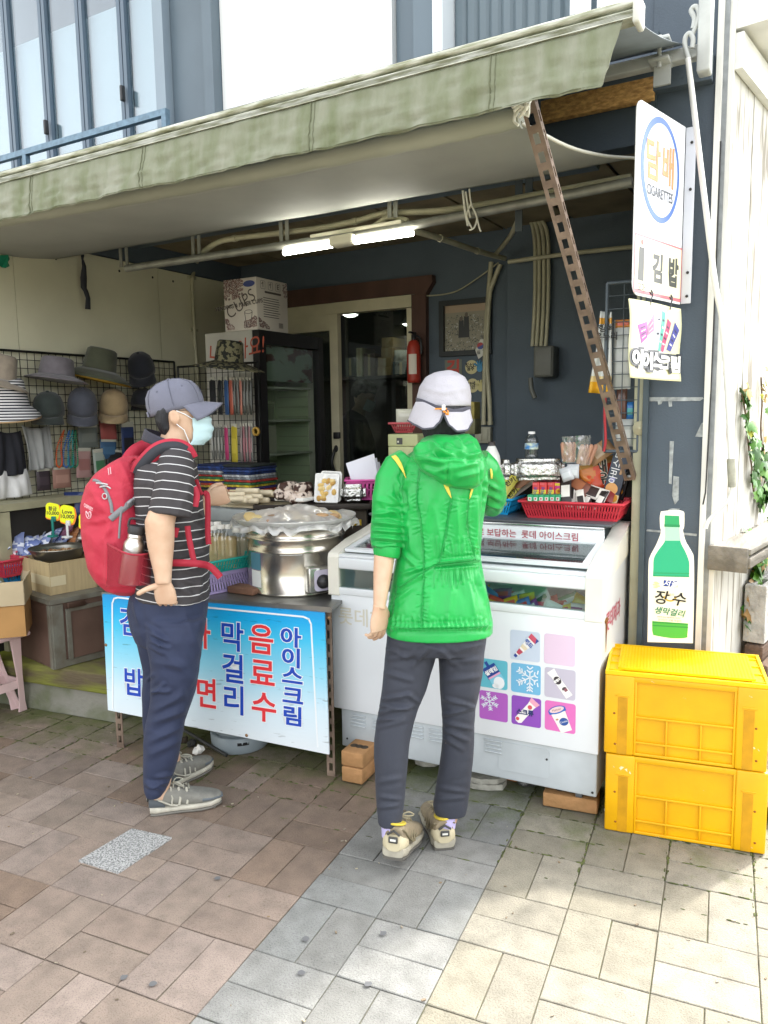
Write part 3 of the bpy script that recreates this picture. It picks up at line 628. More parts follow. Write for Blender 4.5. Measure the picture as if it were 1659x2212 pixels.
def build_door():
 brown=mat('brown_timber','#5c4238',.7,var=.35,vscale=6,bump=.2,bscale=50,stretch=(1,1,.3))
 cr=mat('cream_frame','#cdc6a8',.45,var=.12,vscale=8)
 d=thing('sliding_door','cream framed glass sliding door in a brown timber surround','door',BW.pt(*BW.px(740,900)))
 P=BW.poly([(600,670),(894,637),(927,637),(942,611),(941,596),(600,634)]);b=MB();b.prism(P,BW.M,.001,.06)
 x0,x1=BW.px(895,640)[0]+.001,BW.px(926,640)[0];zt=BW.px(897,637)[1];b.box(((x0+x1)/2,YB-.025,(zt-.004)/2),(x1-x0,.05,zt-.004));b.build('timber_surround',brown,d)
 xm0,xm1=BW.px(722,800)[0],BW.px(739,800)[0];xr0=BW.px(885,700)[0]
 xl=BW.px(590,700)[0]
 b=MB();b.box(((xl+x0)/2,YB+.0,zt-.045),(x0-xl-.004,.09,.085));b.box((x0-.022,YB,zt/2-.05),(.04,.09,zt-.09));b.build('outer_frame',cr,d)
 b=MB();H=zt-.09;b.box(((xm0+xm1)/2,YB-.03,H/2),(xm1-xm0,.05,H));b.box(((xl+xm0)/2,YB-.03,H-.06),(xm0-xl-.004,.05,.12));b.box(((xl+xm0)/2,YB-.03,.35),(xm0-xl-.004,.05,.6));lf=b.build('sliding_leaf',cr,d)
 b=MB();b.box(((xl+xm0)/2,YB-.02,H/2+.3),(xm0-xl,.006,H-.72));b.build('pane',glass('door_glass','#c9d2ce',.02,.9),lf)
 b=MB();c=BW.w(735,996)+Vector((0,-.06,0));b.tube(smooth_path([c+Vector((.0,.02,.11)),c+Vector((.0,-.015,.09)),c+Vector((-.012,-.04,0)),c+Vector((0,-.015,-.09)),c+Vector((0,.02,-.11))],5),.012,8)
 for s in (-1,1):b.ell(Matrix.Translation(c+Vector((0,.01,s*.1))),.022,.012,.03)
 c2=BW.w(737,940);b.rbox(c2+Vector((0,-.06,0)),(.055,.03,.05),.006);b.build('handle',mat('black_iron',(.02,.02,.02),.4),lf)
 b=MB();b.box(((xm1+x0)/2,YB+.02,H/2),(x0-xm1-.04,.006,H));b.build('fixed_pane',glass('door_glass','#c9d2ce',.02,.9),d)
 r0,r1,yb,zc=-6.2,-.6,7.7,2.85
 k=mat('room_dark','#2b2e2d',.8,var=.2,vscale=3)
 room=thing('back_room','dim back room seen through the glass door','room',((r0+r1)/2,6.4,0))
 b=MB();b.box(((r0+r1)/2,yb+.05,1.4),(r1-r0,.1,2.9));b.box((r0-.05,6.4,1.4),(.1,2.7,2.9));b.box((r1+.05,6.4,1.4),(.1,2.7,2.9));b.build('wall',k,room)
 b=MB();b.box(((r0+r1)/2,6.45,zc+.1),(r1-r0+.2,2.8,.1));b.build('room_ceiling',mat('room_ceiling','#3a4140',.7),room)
 R6=Plane((0,7.1,0),(1,0,0));zs=R6 .px(800,813)[1]
 sh=thing('stock_shelf','dark shelf in the back room carrying cartons','shelf',(R6 .px(815,813)[0],7.2,zs))
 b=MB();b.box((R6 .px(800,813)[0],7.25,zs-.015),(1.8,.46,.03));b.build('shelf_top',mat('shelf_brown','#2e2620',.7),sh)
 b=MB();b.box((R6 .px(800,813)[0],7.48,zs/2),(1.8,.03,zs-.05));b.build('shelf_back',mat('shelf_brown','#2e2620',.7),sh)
 def carton(x0,y0,x1,y1,m,label,cat='carton',dy=.28):
  a,c=R6 .px(x0,y0),R6 .px(x1,y1);b=MB();b.rbox((0,0,(a[1]-c[1])/2),(c[0]-a[0],dy,a[1]-c[1]-.002),.006)
  t=MB();t.box((0,-dy/2-.001,(a[1]-c[1])*.5),(.03,.002,a[1]-c[1]-.02))
  o=thing('carton',label,cat,((a[0]+c[0])/2,7.22,c[1]))
  bb=MB();bb.v=[v+o.location for v in b.v];bb.f,bb.c,bb.sm,bb.mi=b.f,b.c,b.sm,b.mi;bb.build('box_body',m,o)
  tt=MB();tt.v=[v+o.location for v in t.v];tt.f,tt.c,tt.sm,tt.mi=t.f,t.c,t.sm,t.mi;tt.build('tape',mat('carton_tape','#a89568',.4),o)
 kraft=mat('kraft','#a98e62',.8,var=.15,vscale=9)
 carton(826,730,851,750,kraft,'topmost small pale carton of the tall stack in the back room');carton(825,751,850,772,kraft,'second carton from the top of the back room stack')
 carton(818,772,848,792,kraft,'third carton from the top of the back room stack');carton(817,793,847,813,kraft,'bottom carton of the tall stack in the back room')
 carton(771,752,785,813,mat('pale_box','#b9b48c',.6),'narrow pale upright box on the back room shelf');carton(787,764,812,813,mat('brown_box','#5d4a3c',.8),'dark brown printed carton on the back room shelf')
 carton(748,773,769,813,mat('grey_box','#59605b',.7),'grey carton at the left of the back room shelf');carton(850,781,886,813,mat('teal_box','#3f5256',.7),'blue grey crate on the back room shelf')
 for i,x in enumerate((858,876)):
  a=R6 .px(x,780);b=MB();b.lathe([(0,0),(.055,0),(.055,.11),(.015,.11)],Matrix.Translation((a[0],7.15,a[1])),16);tag(b.build('paper_roll',mat('roll_white','#b9bab2',.8),loc=(a[0],7.15,a[1])),('left' if i==0 else 'right')+' white paper roll on the blue grey crate','paper roll')
 for (x,y,yy,lab) in ((757,680,6.0,'lit dome ceiling lamp near the sliding door stile'),(884,700,7.0,'small lit dome lamp at the right edge of the glass')):
  p=ony(x,y,yy);t=thing('dome_lamp',lab,'lamp',p+Vector((0,0,.05)),'dome lamps in the back room')
  b=MB();b.lathe([(.02,.06),(.05,.05),(.085,.01),(.088,0)],Matrix.Translation(p),20);b.tube([p+Vector((0,0,.05)),Vector((p.x,p.y,zc+.04))],.02,8);b.build('shade',mat('lamp_shade','#9a9a92',.4),t,fix=True)
  b=MB();b.lathe([(.0,-.02),(.04,-.016),(.075,.004),(.0,.006)],Matrix.Translation(p),20);b.build('bulb',mat('dome_light',(1,1,.95),.4,emit=(1,.97,.88),estr=4),t)
 p=BW.w(911,828)+Vector((0,-.12,0));e=thing('fire_extinguisher','red fire extinguisher hanging on the brown door jamb','extinguisher',p)
 M=Matrix.Translation(p);b=MB();b.lathe([(.0,0),(.045,0),(.05,.02),(.05,.25),(.035,.29),(.018,.3)],M,20);b.build('cylinder',mat('ext_red','#a5382a',.35),e)
 b=MB();b.lathe([(.016,.3),(.018,.34),(.0,.345)],M,12);b.rbox((0,-.02,.35),(.02,.09,.014),.004,M);b.tube(smooth_path([M@Vector(q) for q in ((.02,0,.33),(.06,-.01,.3),(.065,-.01,.2))],4),.008,6);b.build('valve',mat('black_plastic',(.02,.02,.022),.4),e)
 b=MB()
 b.lathe([(.0506,.06),(.0506,.2)],M,8,a0=R(-110),a1=R(-40));b.build('label_panel',mat('ext_label','#d8cfc0',.5),e)
build_door()
def build_fridge():
 Yf=4.15;Q=Plane((0,Yf,0),(1,0,0));xl,zt=Q.px(443,722);xr,zt2=Q.px(559,711);zt=(zt+zt2)/2
 E=Plane((xr,Yf,0),(0,1,0))
 y1=E.px(697,718)[0];D_=y1
 f=thing('drink_fridge','tall black framed drinks fridge, nearly empty, glass door facing into the stall','fridge',((xl+xr)/2,Yf+D_/2,0))
 sil=mat('fridge_side','#c4c1b6',.45,var=.35,vscale=5,col2='#8b8880',bump=.1,bscale=15)
 blk=mat('fridge_black','#1d1c1e',.4)
 W_=xr-xl;H=zt
 b=MB();t=.03
 b.box((xl+W_/2-.03,Yf+t/2,H/2),(W_-.06,t,H));b.box((xl+W_/2-.03,Yf+D_-t/2,H/2),(W_-.06,t,H));b.box((xl+t/2,Yf+D_/2,H/2),(t,D_-2*t,H));b.box((xl+W_/2-.015,Yf+D_/2,H-.02),(W_-.09,D_-2*t,.04));b.box((xl+W_/2-.03,Yf+D_/2,.1),(W_-.09,D_-2*t,.2));b.build('cabinet',sil,f)
 b=MB();b.box((xl+t+.004,Yf+D_/2,H/2),(.004,D_-2*t-.01,H-.3));b.box(((xl+xr)/2-.05,Yf+D_-t-.004,H/2),(W_-.16,.004,H-.3));b.build('liner',mat('liner_green','#b9c4a8',.5),f)
 b=MB();x=xr-.028
 for (yy,w) in ((.035,.07),(D_-.03,.06)):b.box((x,Yf+yy,H/2),(.056,w,H))
 b.box((x,Yf+D_/2,H-.045),(.054,D_-.13,.09));b.box((x,Yf+D_/2,.2),(.054,D_-.13,.4));dr=b.build('door_frame',blk,f)
 b=MB();b.box((x,Yf+D_/2,H/2+.15),(.006,D_-.13,H-.5));b.build('glass_pane',glass('fridge_glass','#f2f6f2',.02,1.),dr)
 b=MB();b.box((x-.03,Yf+D_/2,H-.21),(.004,D_-.14,.25));b.build('header_panel',mat('header_red','#7f8f86',.4,var=1,col2='#4a2425',vscale=3,stretch=(1,1.5,3),thr=(.45,.5)),dr)
 b=MB();rn=random.Random(1)
 zs=[E.px(650,y)[1] for y in (838,908,980,1050)]
 for z in zs:b.box((xl+W_/2-.02,Yf+D_/2,z),(W_-.14,D_-.1,.014))
 b.build('wire_shelf',mat('shelf_white','#b0b3a8',.5),f)
 b=MB()
 for k in range(16):b.box((xl+W_/2-.03,Yf+D_-t-.012,.6+k*.075),(W_-.2,.012,.01))
 b.build('shelf_rail',mat('rail_pale','#a9b09c',.4),f)
 red=mat('red_marker','#b3553f',.6)
 b=MB();b.text('조아요!',Q.fr(525,757,.0025,R(8)),.15,.001,shear=.25,sx=.82);b.build('painted_word',red,f);b=MB();b.text('L',Q.fr(459,762,.0025,R(-6)),.12,.001);b.build('painted_word',red,f)
 bt=bottle_small('fridge_water_bottle',Vector((xr-.2,Yf+.22,zs[0]+.008)),'single water bottle on the top shelf of the fridge')
 for (yy,zz,w,h,m,lab,nm) in ((.3,zs[1],.12,.13,mat('tub_pale','#9aa08a',.5),'pale tub on the second fridge shelf','tub'),(.3,zs[2],.1,.2,mat('carton_white','#aaa99b',.6),'white carton on the third fridge shelf','carton')):
  b=MB();p=Vector((xr-.2,Yf+yy,zz+.008));
  if nm=='tub':b.lathe([(0,0),(w*.42,0),(w*.5,h*.85),(w*.54,h*.86),(w*.54,h),(0,h)],Matrix.Translation(p),16)
  else:b.rbox(p+Vector((0,0,h/2)),(w,w,h),.005)
  tag(b.build(nm,m,loc=p),lab,nm)
 a,m_,r_=Q.px(481,607),Q.px(552,596),None ;lo=Q.px(487,715);lo2=Q.px(557,709)
 x0,x1=(a[0]+lo[0])/2,(m_[0]+lo2[0])/2;z0=zt+.001;z1=(a[1]+m_[1])/2
 E2=Plane((x1,Yf,0),(0,1,0));y1=E2 .px(620,607)[0]
 c=thing('cup_carton','white paper cup carton printed with coffee beans on top of the fridge','carton',((x0+x1)/2,Yf+y1/2,z0))
 b=MB();b.rbox(((x0+x1)/2,Yf+y1/2,(z0+z1)/2),(x1-x0,y1,z1-z0),.006);b.build('box_body',mat('carton_white2','#dbd4cb',.7,var=.06,vscale=5),c)
 w,h=x1-x0,z1-z0;G=Matrix.Translation((x0,Yf-.0008,z0))@FP.M.to_3x3().to_4x4();G2=frame_mat((x1+.0008,Yf,z0),(0,1,0),ZZ)
 bn=MB();rn=random.Random(6)
 def bean(M,x,y,s):
  q=M@Matrix.Translation((x,y,.0005+rn.random()*.0006))@Matrix.Rotation(rn.random()*6.28,4,'Z');n=10
  P=[q@Vector((s*math.cos(6.28*k/n),s*.62*math.sin(6.28*k/n),0)) for k in range(n)];bn.cc=lin(rn.choice(['#5e2f33','#6d3a3c','#4a2428','#8a6a66']));bn.add(P,[tuple(range(n))],False)
  bn.cc=lin('#cfc6be');P=[q@Vector((x2,y2,.0004)) for x2,y2 in ((-s*.8,-.001),(s*.8,-.001),(s*.8,.001),(-s*.8,.001))];bn.add(P,[(0,1,2,3)],False)
 for i in range(230):
  x,y=rn.random()*.6*w,h*(1-rn.random()*.36)
  if x/w<.6-.5*(1-y/h)/.36*rn.random():bean(G,x+.008,y-.008,.011)
 bn.build('bean_print',attr_mat('print_ink',.6),c);bn=MB()
 for i in range(45):t=rn.random();bean(G,.01+t*.25*w,.02+rn.random()*.22*h*(1-t),.011)
 bn.build('bean_print',attr_mat('print_ink',.6),c);bn=MB()
 for i in range(75):t=rn.random();bean(G,w*(.62+.36*t),.02+rn.random()*.2*h*(.5+.5*t),.011)
 bn.build('bean_print',attr_mat('print_ink',.6),c);bn=MB()
 for i in range(45):t=rn.random();bean(G2,.01+y1*.33*t,.02+rn.random()*.22*h*(1-t),.011)
 bn.build('bean_print',attr_mat('print_ink',.6),c);bn=MB()
 for i in range(30):bean(G2,y1*(.85+.14*rn.random()),h*(.7+.28*rn.random()),.009)
 bn.build('bean_print',attr_mat('print_ink',.6),c)
 dk=mat('carton_ink','#5c5552',.6)
 b=MB();b.text('CUPS',G@Matrix.Translation((w*.52,h*.5,.0016))@Matrix.Rotation(R(27),4,'Z'),.125,-.001,space=1.02,sx=.9);b.text('VENDING & PAPER CUPS',G@Matrix.Translation((w*.46,h*.49,.002))@Matrix.Rotation(R(4),4,'Z'),.038,.0008)
 P=[(w*.63,h*.34),(w*.68,h*.06),(w*.8,h*.06),(w*.86,h*.34)]
 for i in range(3):b.tube([G@Vector((*P[i],.001)),G@Vector((*P[i+1],.001))],.0018,5)
 b.tube([G@Vector((w*.745+w*.115*math.cos(6.28*k/20),h*.35+.012*math.sin(6.28*k/20),.001)) for k in range(21)],.0016,5)
 for i in range(9):b.add([G2@Vector((x,h*(.62-.045*i)+dy,.001)) for x,dy in ((y1*.2,0),(y1*(.62+.18*rn.random()),0),(y1*.7,.005),(y1*.2,.005))],[(0,1,2,3)],False)
 b.prism(rrect(y1*.25,h*.72,y1*.78,h*.76,.008),G2,.0002,.001)
 for k in range(3):
  x=y1*(.2+.24*k);b.text('↑☂E'[k] if k!=1 else '↑',G2@Matrix.Translation((x,h*.87,.001)),.045,.001)
  R4=rrect(x-.024,h*.87-.026,x+.024,h*.87+.026,.006)
  b.tube([G2@Vector((*q,.0008)) for q in R4+R4[:1]],.0012,4)
 for k in range(12):b.add([G2@Vector((y1*.68+k*.004,y,.001)) for y in (h*.08,h*.18)]+[G2@Vector((y1*.68+k*.004+.0022,y,.001)) for y in (h*.18,h*.08)],[(0,1,2,3)],False)
 b.build('ink_print',dk,c)
 b=MB();b.prism([(w*.79+.05*math.cos(6.28*k/20),h*.88+.021*math.sin(6.28*k/20)) for k in range(20)],G,.0005,.0012);b.build('blue_mark',mat('blue_ink','#4a5590',.5),c)
def bottle_small(name,p,label,liquid=None,h=.2,r=.03,cap='#d8d8d8',lab=None,group=None):
 t=thing(name,label,'bottle',p,group);M=Matrix.Translation(p)
 k=h/.2;q=r/.03
 prof=[(0,.004*k),(.02*q,0),(.028*q,.004*k),(.03*q,.015*k)]+[(.03*q-(.0015*q if i%2 else 0),(.02+.012*i)*k) for i in range(9)]+[(.03*q,.13*k),(.029*q,.145*k),(.022*q,.165*k),(.0135*q,.178*k),(.0135*q,.186*k)]
 b=MB();b.lathe(prof,M,20);b.build('body',glass('clear_plastic','#f6f8f8',.05,.8),t)
 if liquid:b=MB();b.lathe([(0,.005*k)]+[(x*.95,z) for x,z in prof[1:] if z<.15*k]+[(0,.15*k)],M,16);b.build('drink',liquid,t)
 b=MB();b.lathe([(.0155*q,.184*k),(.0155*q,.2*k),(.014*q,.202*k),(0,.202*k)],M,16);b.build('cap',mat('cap_'+cap.strip('#'),cap,.4),t)
 if lab:b=MB();b.lathe([(.0306*q,.07*k),(.0306*q,.115*k)],M,20);b.build('paper_label',lab,t)
 return t
build_fridge()
# ================================================================ FREEZER, CRATES, SIGNS
def dec(b,M,pts,col,z=.0006):
 b.cc=lin(col);b.add([M@Vector((x,y,z)) for x,y in pts],[tuple(range(len(pts)))],False)
def dtext(b,M,s,size,col,wt=0.,z=.0014,**k):
 b.cc=lin(col);b.text(s,M,size,wt,z,**k)
def circ(cx,cy,rx,ry=None,n=24):ry=ry or rx;return [(cx+rx*math.cos(6.2832*k/n),cy+ry*math.sin(6.2832*k/n)) for k in range(n)]
ink=attr_mat('printed_colour',.45)
FZ=Plane(onz(735,1597,.13),onz(1302,1712,.13)-onz(735,1597,.13))
FI=-FZ.n
def fz(a,z,w=0.):return FZ.P+FZ.u*a+FI*w+ZZ*(z-.13)
def build_freezer():
 Mz=frame_mat(FZ.P-ZZ*.13,FZ.u,ZZ,FZ.n)
 def bx(b,a0,a1,z0,z1,w0,w1,r=0.):
  c=((a0+a1)/2,(z0+z1)/2,-(w0+w1)/2);s=(a1-a0,z1-z0,w1-w0)
  (b.rbox(c,s,r,Mz) if r else b.box(c,s,Mz))
 f=thing('ice_cream_freezer','white ice cream chest freezer with sloping glass lids behind the person in green','freezer',fz(.57,0,.3))
 white=mat('freezer_white','#dfe3e6',.35,var=.08,vscale=2.5,coat=.2)
 base_m=mat('freezer_base','#b9c0c3',.4,var=.15,vscale=6,bump=.08,bscale=20)
 cream=mat('freezer_cream','#e4e1d5',.4,var=.1,vscale=7)
 a0,a1=-.03,1.141
 b=MB();bx(b,a0+.03,a1-.006,.095,.278,.014,.60,.006);b.build('base_panel',base_m,f)
 for k in range(2):
  for (lx,ly) in ((.05+.11*k,.2),(.33+.1*k,.2),(.56+.12*k,.2)):
   l=MB()
   for j in range(4):bx(l,lx,lx+.075,ly+.016*j,ly+.016*j+.007,.006,.016,.003)
   l.build('louvre',base_m,f)
 b=MB();M=Mz;b.prism(rrect(.74,.135,.95,.255,.012),M,-.0145,-.011);b.build('service_plate',base_m,f)
 b=MB()
 for q in ((.75,.235),(.94,.215),(.03,.135),(1.12,.115)):b.lathe([(0,.004),(.004,.003),(.005,0)],frame_mat(Mz@Vector((*q,-.0115)),FZ.u,ZZ,FZ.n),8)
 b.build('screw',mat('screw_dark',(.05,.05,.05),.5,.6),f)
 b=MB();bx(b,a0,a1,.275,.805,0,.03,.004);bx(b,a1-.03,a1-.001,.28,.97,.031,.62);bx(b,a0+.001,a0+.03,.28,.97,.031,.62);bx(b,a0,a1,.28,1.08,.62,.65);b.build('body_panel',white,f)
 b=MB();bx(b,a0+.03,a1-.03,.745,.765,.03,.62);b.build('bin_floor',mat('bin_grey','#c9d0d0',.5),f)
 b=MB();bx(b,a0+.04,a1-.055,.80,.832,-.004,.03,.004);b.build('sill_rail',white,f)
 b=MB();bx(b,a0+.04,a1-.055,.915,.965,-.006,.045,.008);bx(b,a0+.04,a1-.055,.965,.978,.0,.06,.005);b.build('top_rail',white,f)
 b=MB();bx(b,a0+.04,a1-.055,.832,.915,.006,.01);b.build('front_window',glass('freezer_glass','#e4eeec',.02,.9),f)
 prof=[(-.008,.795),(-.008,.965),(.0,.982),(.03,.993),(.15,1.022),(.31,1.045),(.42,1.064),(.5,1.085),(.56,1.10),(.62,1.10),(.62,.97),(.05,.93),(.05,.795)]
 for s,(x0,x1) in enumerate(((a0-.008,a0+.045),(a1-.058,a1+.006))):
  b=MB();M=frame_mat(fz(x0,0),FI,ZZ,FZ.u);b.prism(prof,M,0,x1-x0);b.build('end_cap',cream,f,bevel=.006)
 lid_n=MB()
 for k in range(2):
  xa,xb=(a0+.05,.545) if k==0 else (.535,a1-.06)
  y0,z0,y1,z1=.045,.985+.004*k,.35,1.028+.004*k
  d=Vector((0,z1-z0,-(y1-y0)));M=Mz@frame_mat((xa,z0,-y0),(1,0,0),d);L=d.length;Wd=xb-xa
  b=MB()
  for c,s in (((Wd/2,.012,.006),(Wd,.024,.014)),((Wd/2,L-.012,.006),(Wd,.024,.014)),((.014,L/2,.006),(.028,L-.048,.014)),((Wd-.014,L/2,.006),(.028,L-.048,.014))):b.box(c,s,M)
  o=b.build('lid',white,f)
  b=MB();b.box((Wd/2,L/2,.004),(Wd-.056,L-.048,.005),M);b.build('lid_glass',glass('lid_glass','#ccd6d6',.06,.8),o)
 b=MB();bx(b,a0+.046,a1-.06,1.022,1.096,.335,.36,.006);b.build('header_band',white,f)
 b=MB();bx(b,a0+.04,a1-.058,1.096,1.108,.33,.36,.004);b.build('chrome_rail',mat('chrome_strip','#c9ccce',.2,.9),f)
 b=MB();bx(b,a0+.02,a1-.03,1.1085,1.12,.328,.66,.004);b.build('counter_top',mat('counter_dark','#53585d',.35,var=.1,vscale=5),f)
 b=MB();t=FZ.px(1170,1154);sg=mat('sign_red','#a63c4e',.5)
 q=onpl(1251,1172,fz(0,0,.335),FZ.n);b.text('정성으로 보답하는  롯데 아이스크림',Mz@Matrix.Translation(((q-FZ.P).dot(FZ.u),1.058,-.3335)),.037,.0004,.001,align='RIGHT');b.build('header_lettering',sg,f)
 b=MB();b.text('롯데제과',Mz@Matrix.Translation((.16,.7,.0003)),.085,.001,.0008);b.build('faded_lettering',mat('faded_gold','#ccc9ba',.5),f)
 b=MB();M2=frame_mat(fz(a1+.0002,.76,.25),FI,ZZ,FZ.u);b.text('롯데제과',M2@Matrix.Rotation(0,4,'Z'),.085,.0015,.001);b.build('side_lettering',mat('sign_red2','#b5596a',.5),f)
 b=MB();P=[fz(a1+.0025,z,w) for z,w in ((.78,.1),(.74,.103),(.70,.1),(.655,.098))];b.tube(P,[.008,.006,.004,.002],6,flat=.3);b.ell(Matrix.Translation(P[0]),.004,.022,.012);b.build('rust_streak',mat('rust_streak','#8a5a2a',.8,var=.5,vscale=60),f)
 def loc(zx,zy):p=FZ.px(1009.4+zx/5.67,1331.3+zy/5.67);return p
 C_={(1,2):(708,362),(1,3):(1130,412),(2,1):(318,705),(2,2):(717,765),(2,3):(1135,825),(3,1):(322,1100),(3,2):(722,1165),(3,3):(1137,1233),(3,0):(-80,1035)}
 sp=loc(*C_[(1,3)])[0]-loc(*C_[(1,2)])[0];h=sp*.442
 cols={(1,2):'#c3cede',(1,3):'#dcc3d8',(2,1):'#5fb5c6',(2,2):'#6fb2d6',(2,3):'#bdb7c6',(3,1):'#ab5cb8',(3,2):'#8a4bb2',(3,3):'#d76db4',(3,0):'#3a9ac0'}
 b=MB();w='#ece9e6'
 for k,q in C_.items():
  x,y=loc(*q);M=FZ.M@Matrix.Translation((x,y,.0));dec(b,M,rrect(-h,-h,h,h,h*.17),cols[k],.0008)
  def T(rot,dx=0,dy=0):return M@Matrix.Translation((dx*h,dy*h,.0012))@Matrix.Rotation(R(rot),4,'Z')@Matrix.Scale(h,4)
  if k==(1,2):
   N=T(-42);dec(b,N,[(-.28,.95),(.4,.95),(.12,-1.05),(-.08,-1.05)],w,.01);dec(b,N,[(-.28,.95),(.4,.95),(.37,.6),(-.25,.6)],'#c95068',.02);dec(b,N,[(.18,.95),(.4,.95),(.37,.6)],'#2f4693',.03);dec(b,N,[(-.2,.0),(.25,.0),(.2,-.25),(-.17,-.25)],'#ddcfb0',.02);dec(b,N,[(-.15,-.4),(.2,-.4),(.15,-.75),(-.1,-.75)],'#bb4a5f',.02);dec(b,N,[(-.1,-.85),(.14,-.85),(.12,-1.05),(-.08,-1.05)],'#2f4693',.02);dtext(b,N@Matrix.Translation((.06,.3,0)),'월드',.34,'#3a5ca8',.02,.03)
  if k==(2,1):
   N=T(35);dec(b,N,[(-.12,.95),(.1,.95),(.1,.6),(-.12,.6)],'#274a96',.01);dec(b,N,rrect(-.5,-.25,.5,.62,.06),'#22438f',.01);dec(b,N,rrect(-.46,-.75,.5,-.2,.06),'#7fc6dc',.012);dec(b,N,[(-.46,-.2),(.5,-.2),(.5,-.08),(-.46,-.08)],'#e3a3c4',.02);dtext(b,N@Matrix.Translation((0,.22,0)),'설레임',.36,'#f2f2f2',.015,.03)
   dec(b,T(0,.42,-.55),circ(0,0,.38,.42),'#e8ecee',.018);dec(b,T(0,.2,-.8),circ(0,0,.25,.16),'#e8ecee',.018)
  if k in ((2,2),(3,1)):
   cx,cy,s=(.28,.12,.92) if k==(2,2) else (-.28,.3,.62)
   for j in range(6):
    N=T(60*j+(0 if k==(2,2) else 8),cx,cy);t=.045
    def bar(x0,y0,x1,y1):
     d=Vector((x1-x0,y1-y0)).normalized()*t*s;nx,ny=-d.y,d.x
     P=[(x0*s+nx,y0*s+ny),(x0*s-nx,y0*s-ny),(x1*s-nx,y1*s-ny),(x1*s+nx,y1*s+ny)]
     P=[N@Vector((p[0],p[1],.02)) for p in P];c2=[FZ.M.inverted()@p for p in P]
     if all(abs(c.x-x)<h*1.0 and abs(c.y-y)<h*1.0 for c in c2):b.cc=lin('#e3ebf2');b.add(P,[(0,1,2,3)],False)
    bar(0,0,0,.5);bar(0,.5,0,1)
    for r_ in (.35,.62,.82):bar(0,r_,.22,r_+.2);bar(0,r_,-.22,r_+.2)
  if k==(2,3):
   N=T(38);dec(b,N,[(-.3,1.0),(.3,1.0),(.24,.6),(.27,-1.0),(-.24,-1.0),(-.22,.6)],w,.01);dec(b,N,circ(0,.25,.24,.27),'#3a3338',.02);dtext(b,N@Matrix.Translation((0,.25,0)),'왕동자',.19,'#f0eeea',.012,.03);dec(b,N,circ(.05,-.4,.16,.1),'#4b4246',.02);dec(b,N,rrect(-.02,-.62,.2,-.42,.03),'#8c5560',.025)
  if k==(3,2):
   N=T(-38);dec(b,N,[(-.36,1.02),(.36,1.02),(.25,.55),(.27,-.85),(.12,-1.0),(-.12,-1.0),(-.27,-.85),(-.25,.55)],w,.01);dec(b,N,[(-.36,1.02),(.36,1.02),(.28,.7),(-.28,.7)],'#e6a3b8',.02);dec(b,N,circ(.0,.42,.15),'#d0505a',.02);dec(b,N,circ(-.1,-.8,.12),'#cf4d54',.02);dtext(b,N@Matrix.Translation((0,-.12,0))@Matrix.Rotation(R(38),4,'Z'),'스크류',.42,'#2b3468',.02,.03)
  if k==(3,3):
   N=T(-28+55);N=T(25);dec(b,N,[(-.5,.45),(.5,.45),(.4,-1.0),(-.36,-1.0)],'#ece4de',.01);dec(b,N,circ(0,.5,.6,.25),'#2c63b8',.02);dec(b,N,[(-.6,.5),(.6,.5),(.58,.3),(-.58,.3)],'#2c63b8',.022);dec(b,N,circ(0,.52,.5,.18),'#e8c9c8',.03);dtext(b,N@Matrix.Translation((0,.52,0)),'Natuur',.22,'#7a5a5a',.0,.04);dec(b,N,circ(.12,-.35,.3,.26),'#2a4f96',.02);dtext(b,N@Matrix.Translation((.12,-.35,0)),'Cookie',.17,'#f0f0f0',.0,.03);dec(b,N,circ(-.25,-.1,.1,.06),'#b5896a',.02)
 b.build('picture_tiles',ink,f)
 for a_,w_ in ((.06,.06),(1.06,.06),(1.06,.5),(.06,.5)):
  c=MB();p=fz(a_,.08,w_);c.tube([p-FZ.u*.012-ZZ*.002,p+FZ.u*.012-ZZ*.002],.018,14);c.box(p+ZZ*.016,(.04,.04,.012));c.build('caster',mat('caster_grey','#5d6164',.5),f)
 rn=random.Random(12)
 pal=['#d8b21c','#c23a34','#cfd6d8','#4a79b5','#c9523f','#d9c64a','#7a3f86','#3f8f6a','#d9dde0','#b63a56']
 for i in range(34):
  x=.36+.72*(i%17)/17+rn.uniform(-.015,.015);back=i//17
  if.0<x<.3:continue
  p=fz(x,.805+rn.uniform(0,.02)+.012*back,.04+.08*back+rn.uniform(0,.03))
  s=.045+.015*rn.random();c=pal[(i*3+back)%len(pal)]
  M=Matrix.Translation(p)@Matrix.Rotation(rn.uniform(-.7,.7),4,'Y')@Matrix.Rotation(R(62)+rn.uniform(-.25,.25),4,'X')
  b=packet(M,s*1.5,s,.022,c,pal[(i*7+4)%len(pal)])
  tag(b.build('ice_cream_packet',attr_mat('foil_print',.3),loc=p),'wrapped ice cream packet heaped behind the freezer front window','ice cream','ice creams inside the freezer')
 p=fz(.61,.84,.03);M=frame_mat(p,FZ.u,ZZ,FZ.n)@Matrix.Rotation(R(-8),4,'Z')
 b=packet(M,.11,.1,.016,'#d9b10f','#d9b10f')
 S8=[(r_*math.cos(6.2832*k/18),r_*math.sin(6.2832*k/18)) for k in range(18) for r_ in ((.032 if k%2 else.02),)]
 b.cc=lin('#b8332b');b.add([M@Vector((x*.9,y*.9,.0095)) for x,y in S8],[tuple(range(18))],False);b.cc=lin('#20180c');b.text('딥',M,.035,.001,.0105)
 tag(b.build('ice_cream_packet',attr_mat('foil_print',.3),loc=p),'yellow ice cream packet with a red star burst behind the glass','ice cream','ice creams inside the freezer')
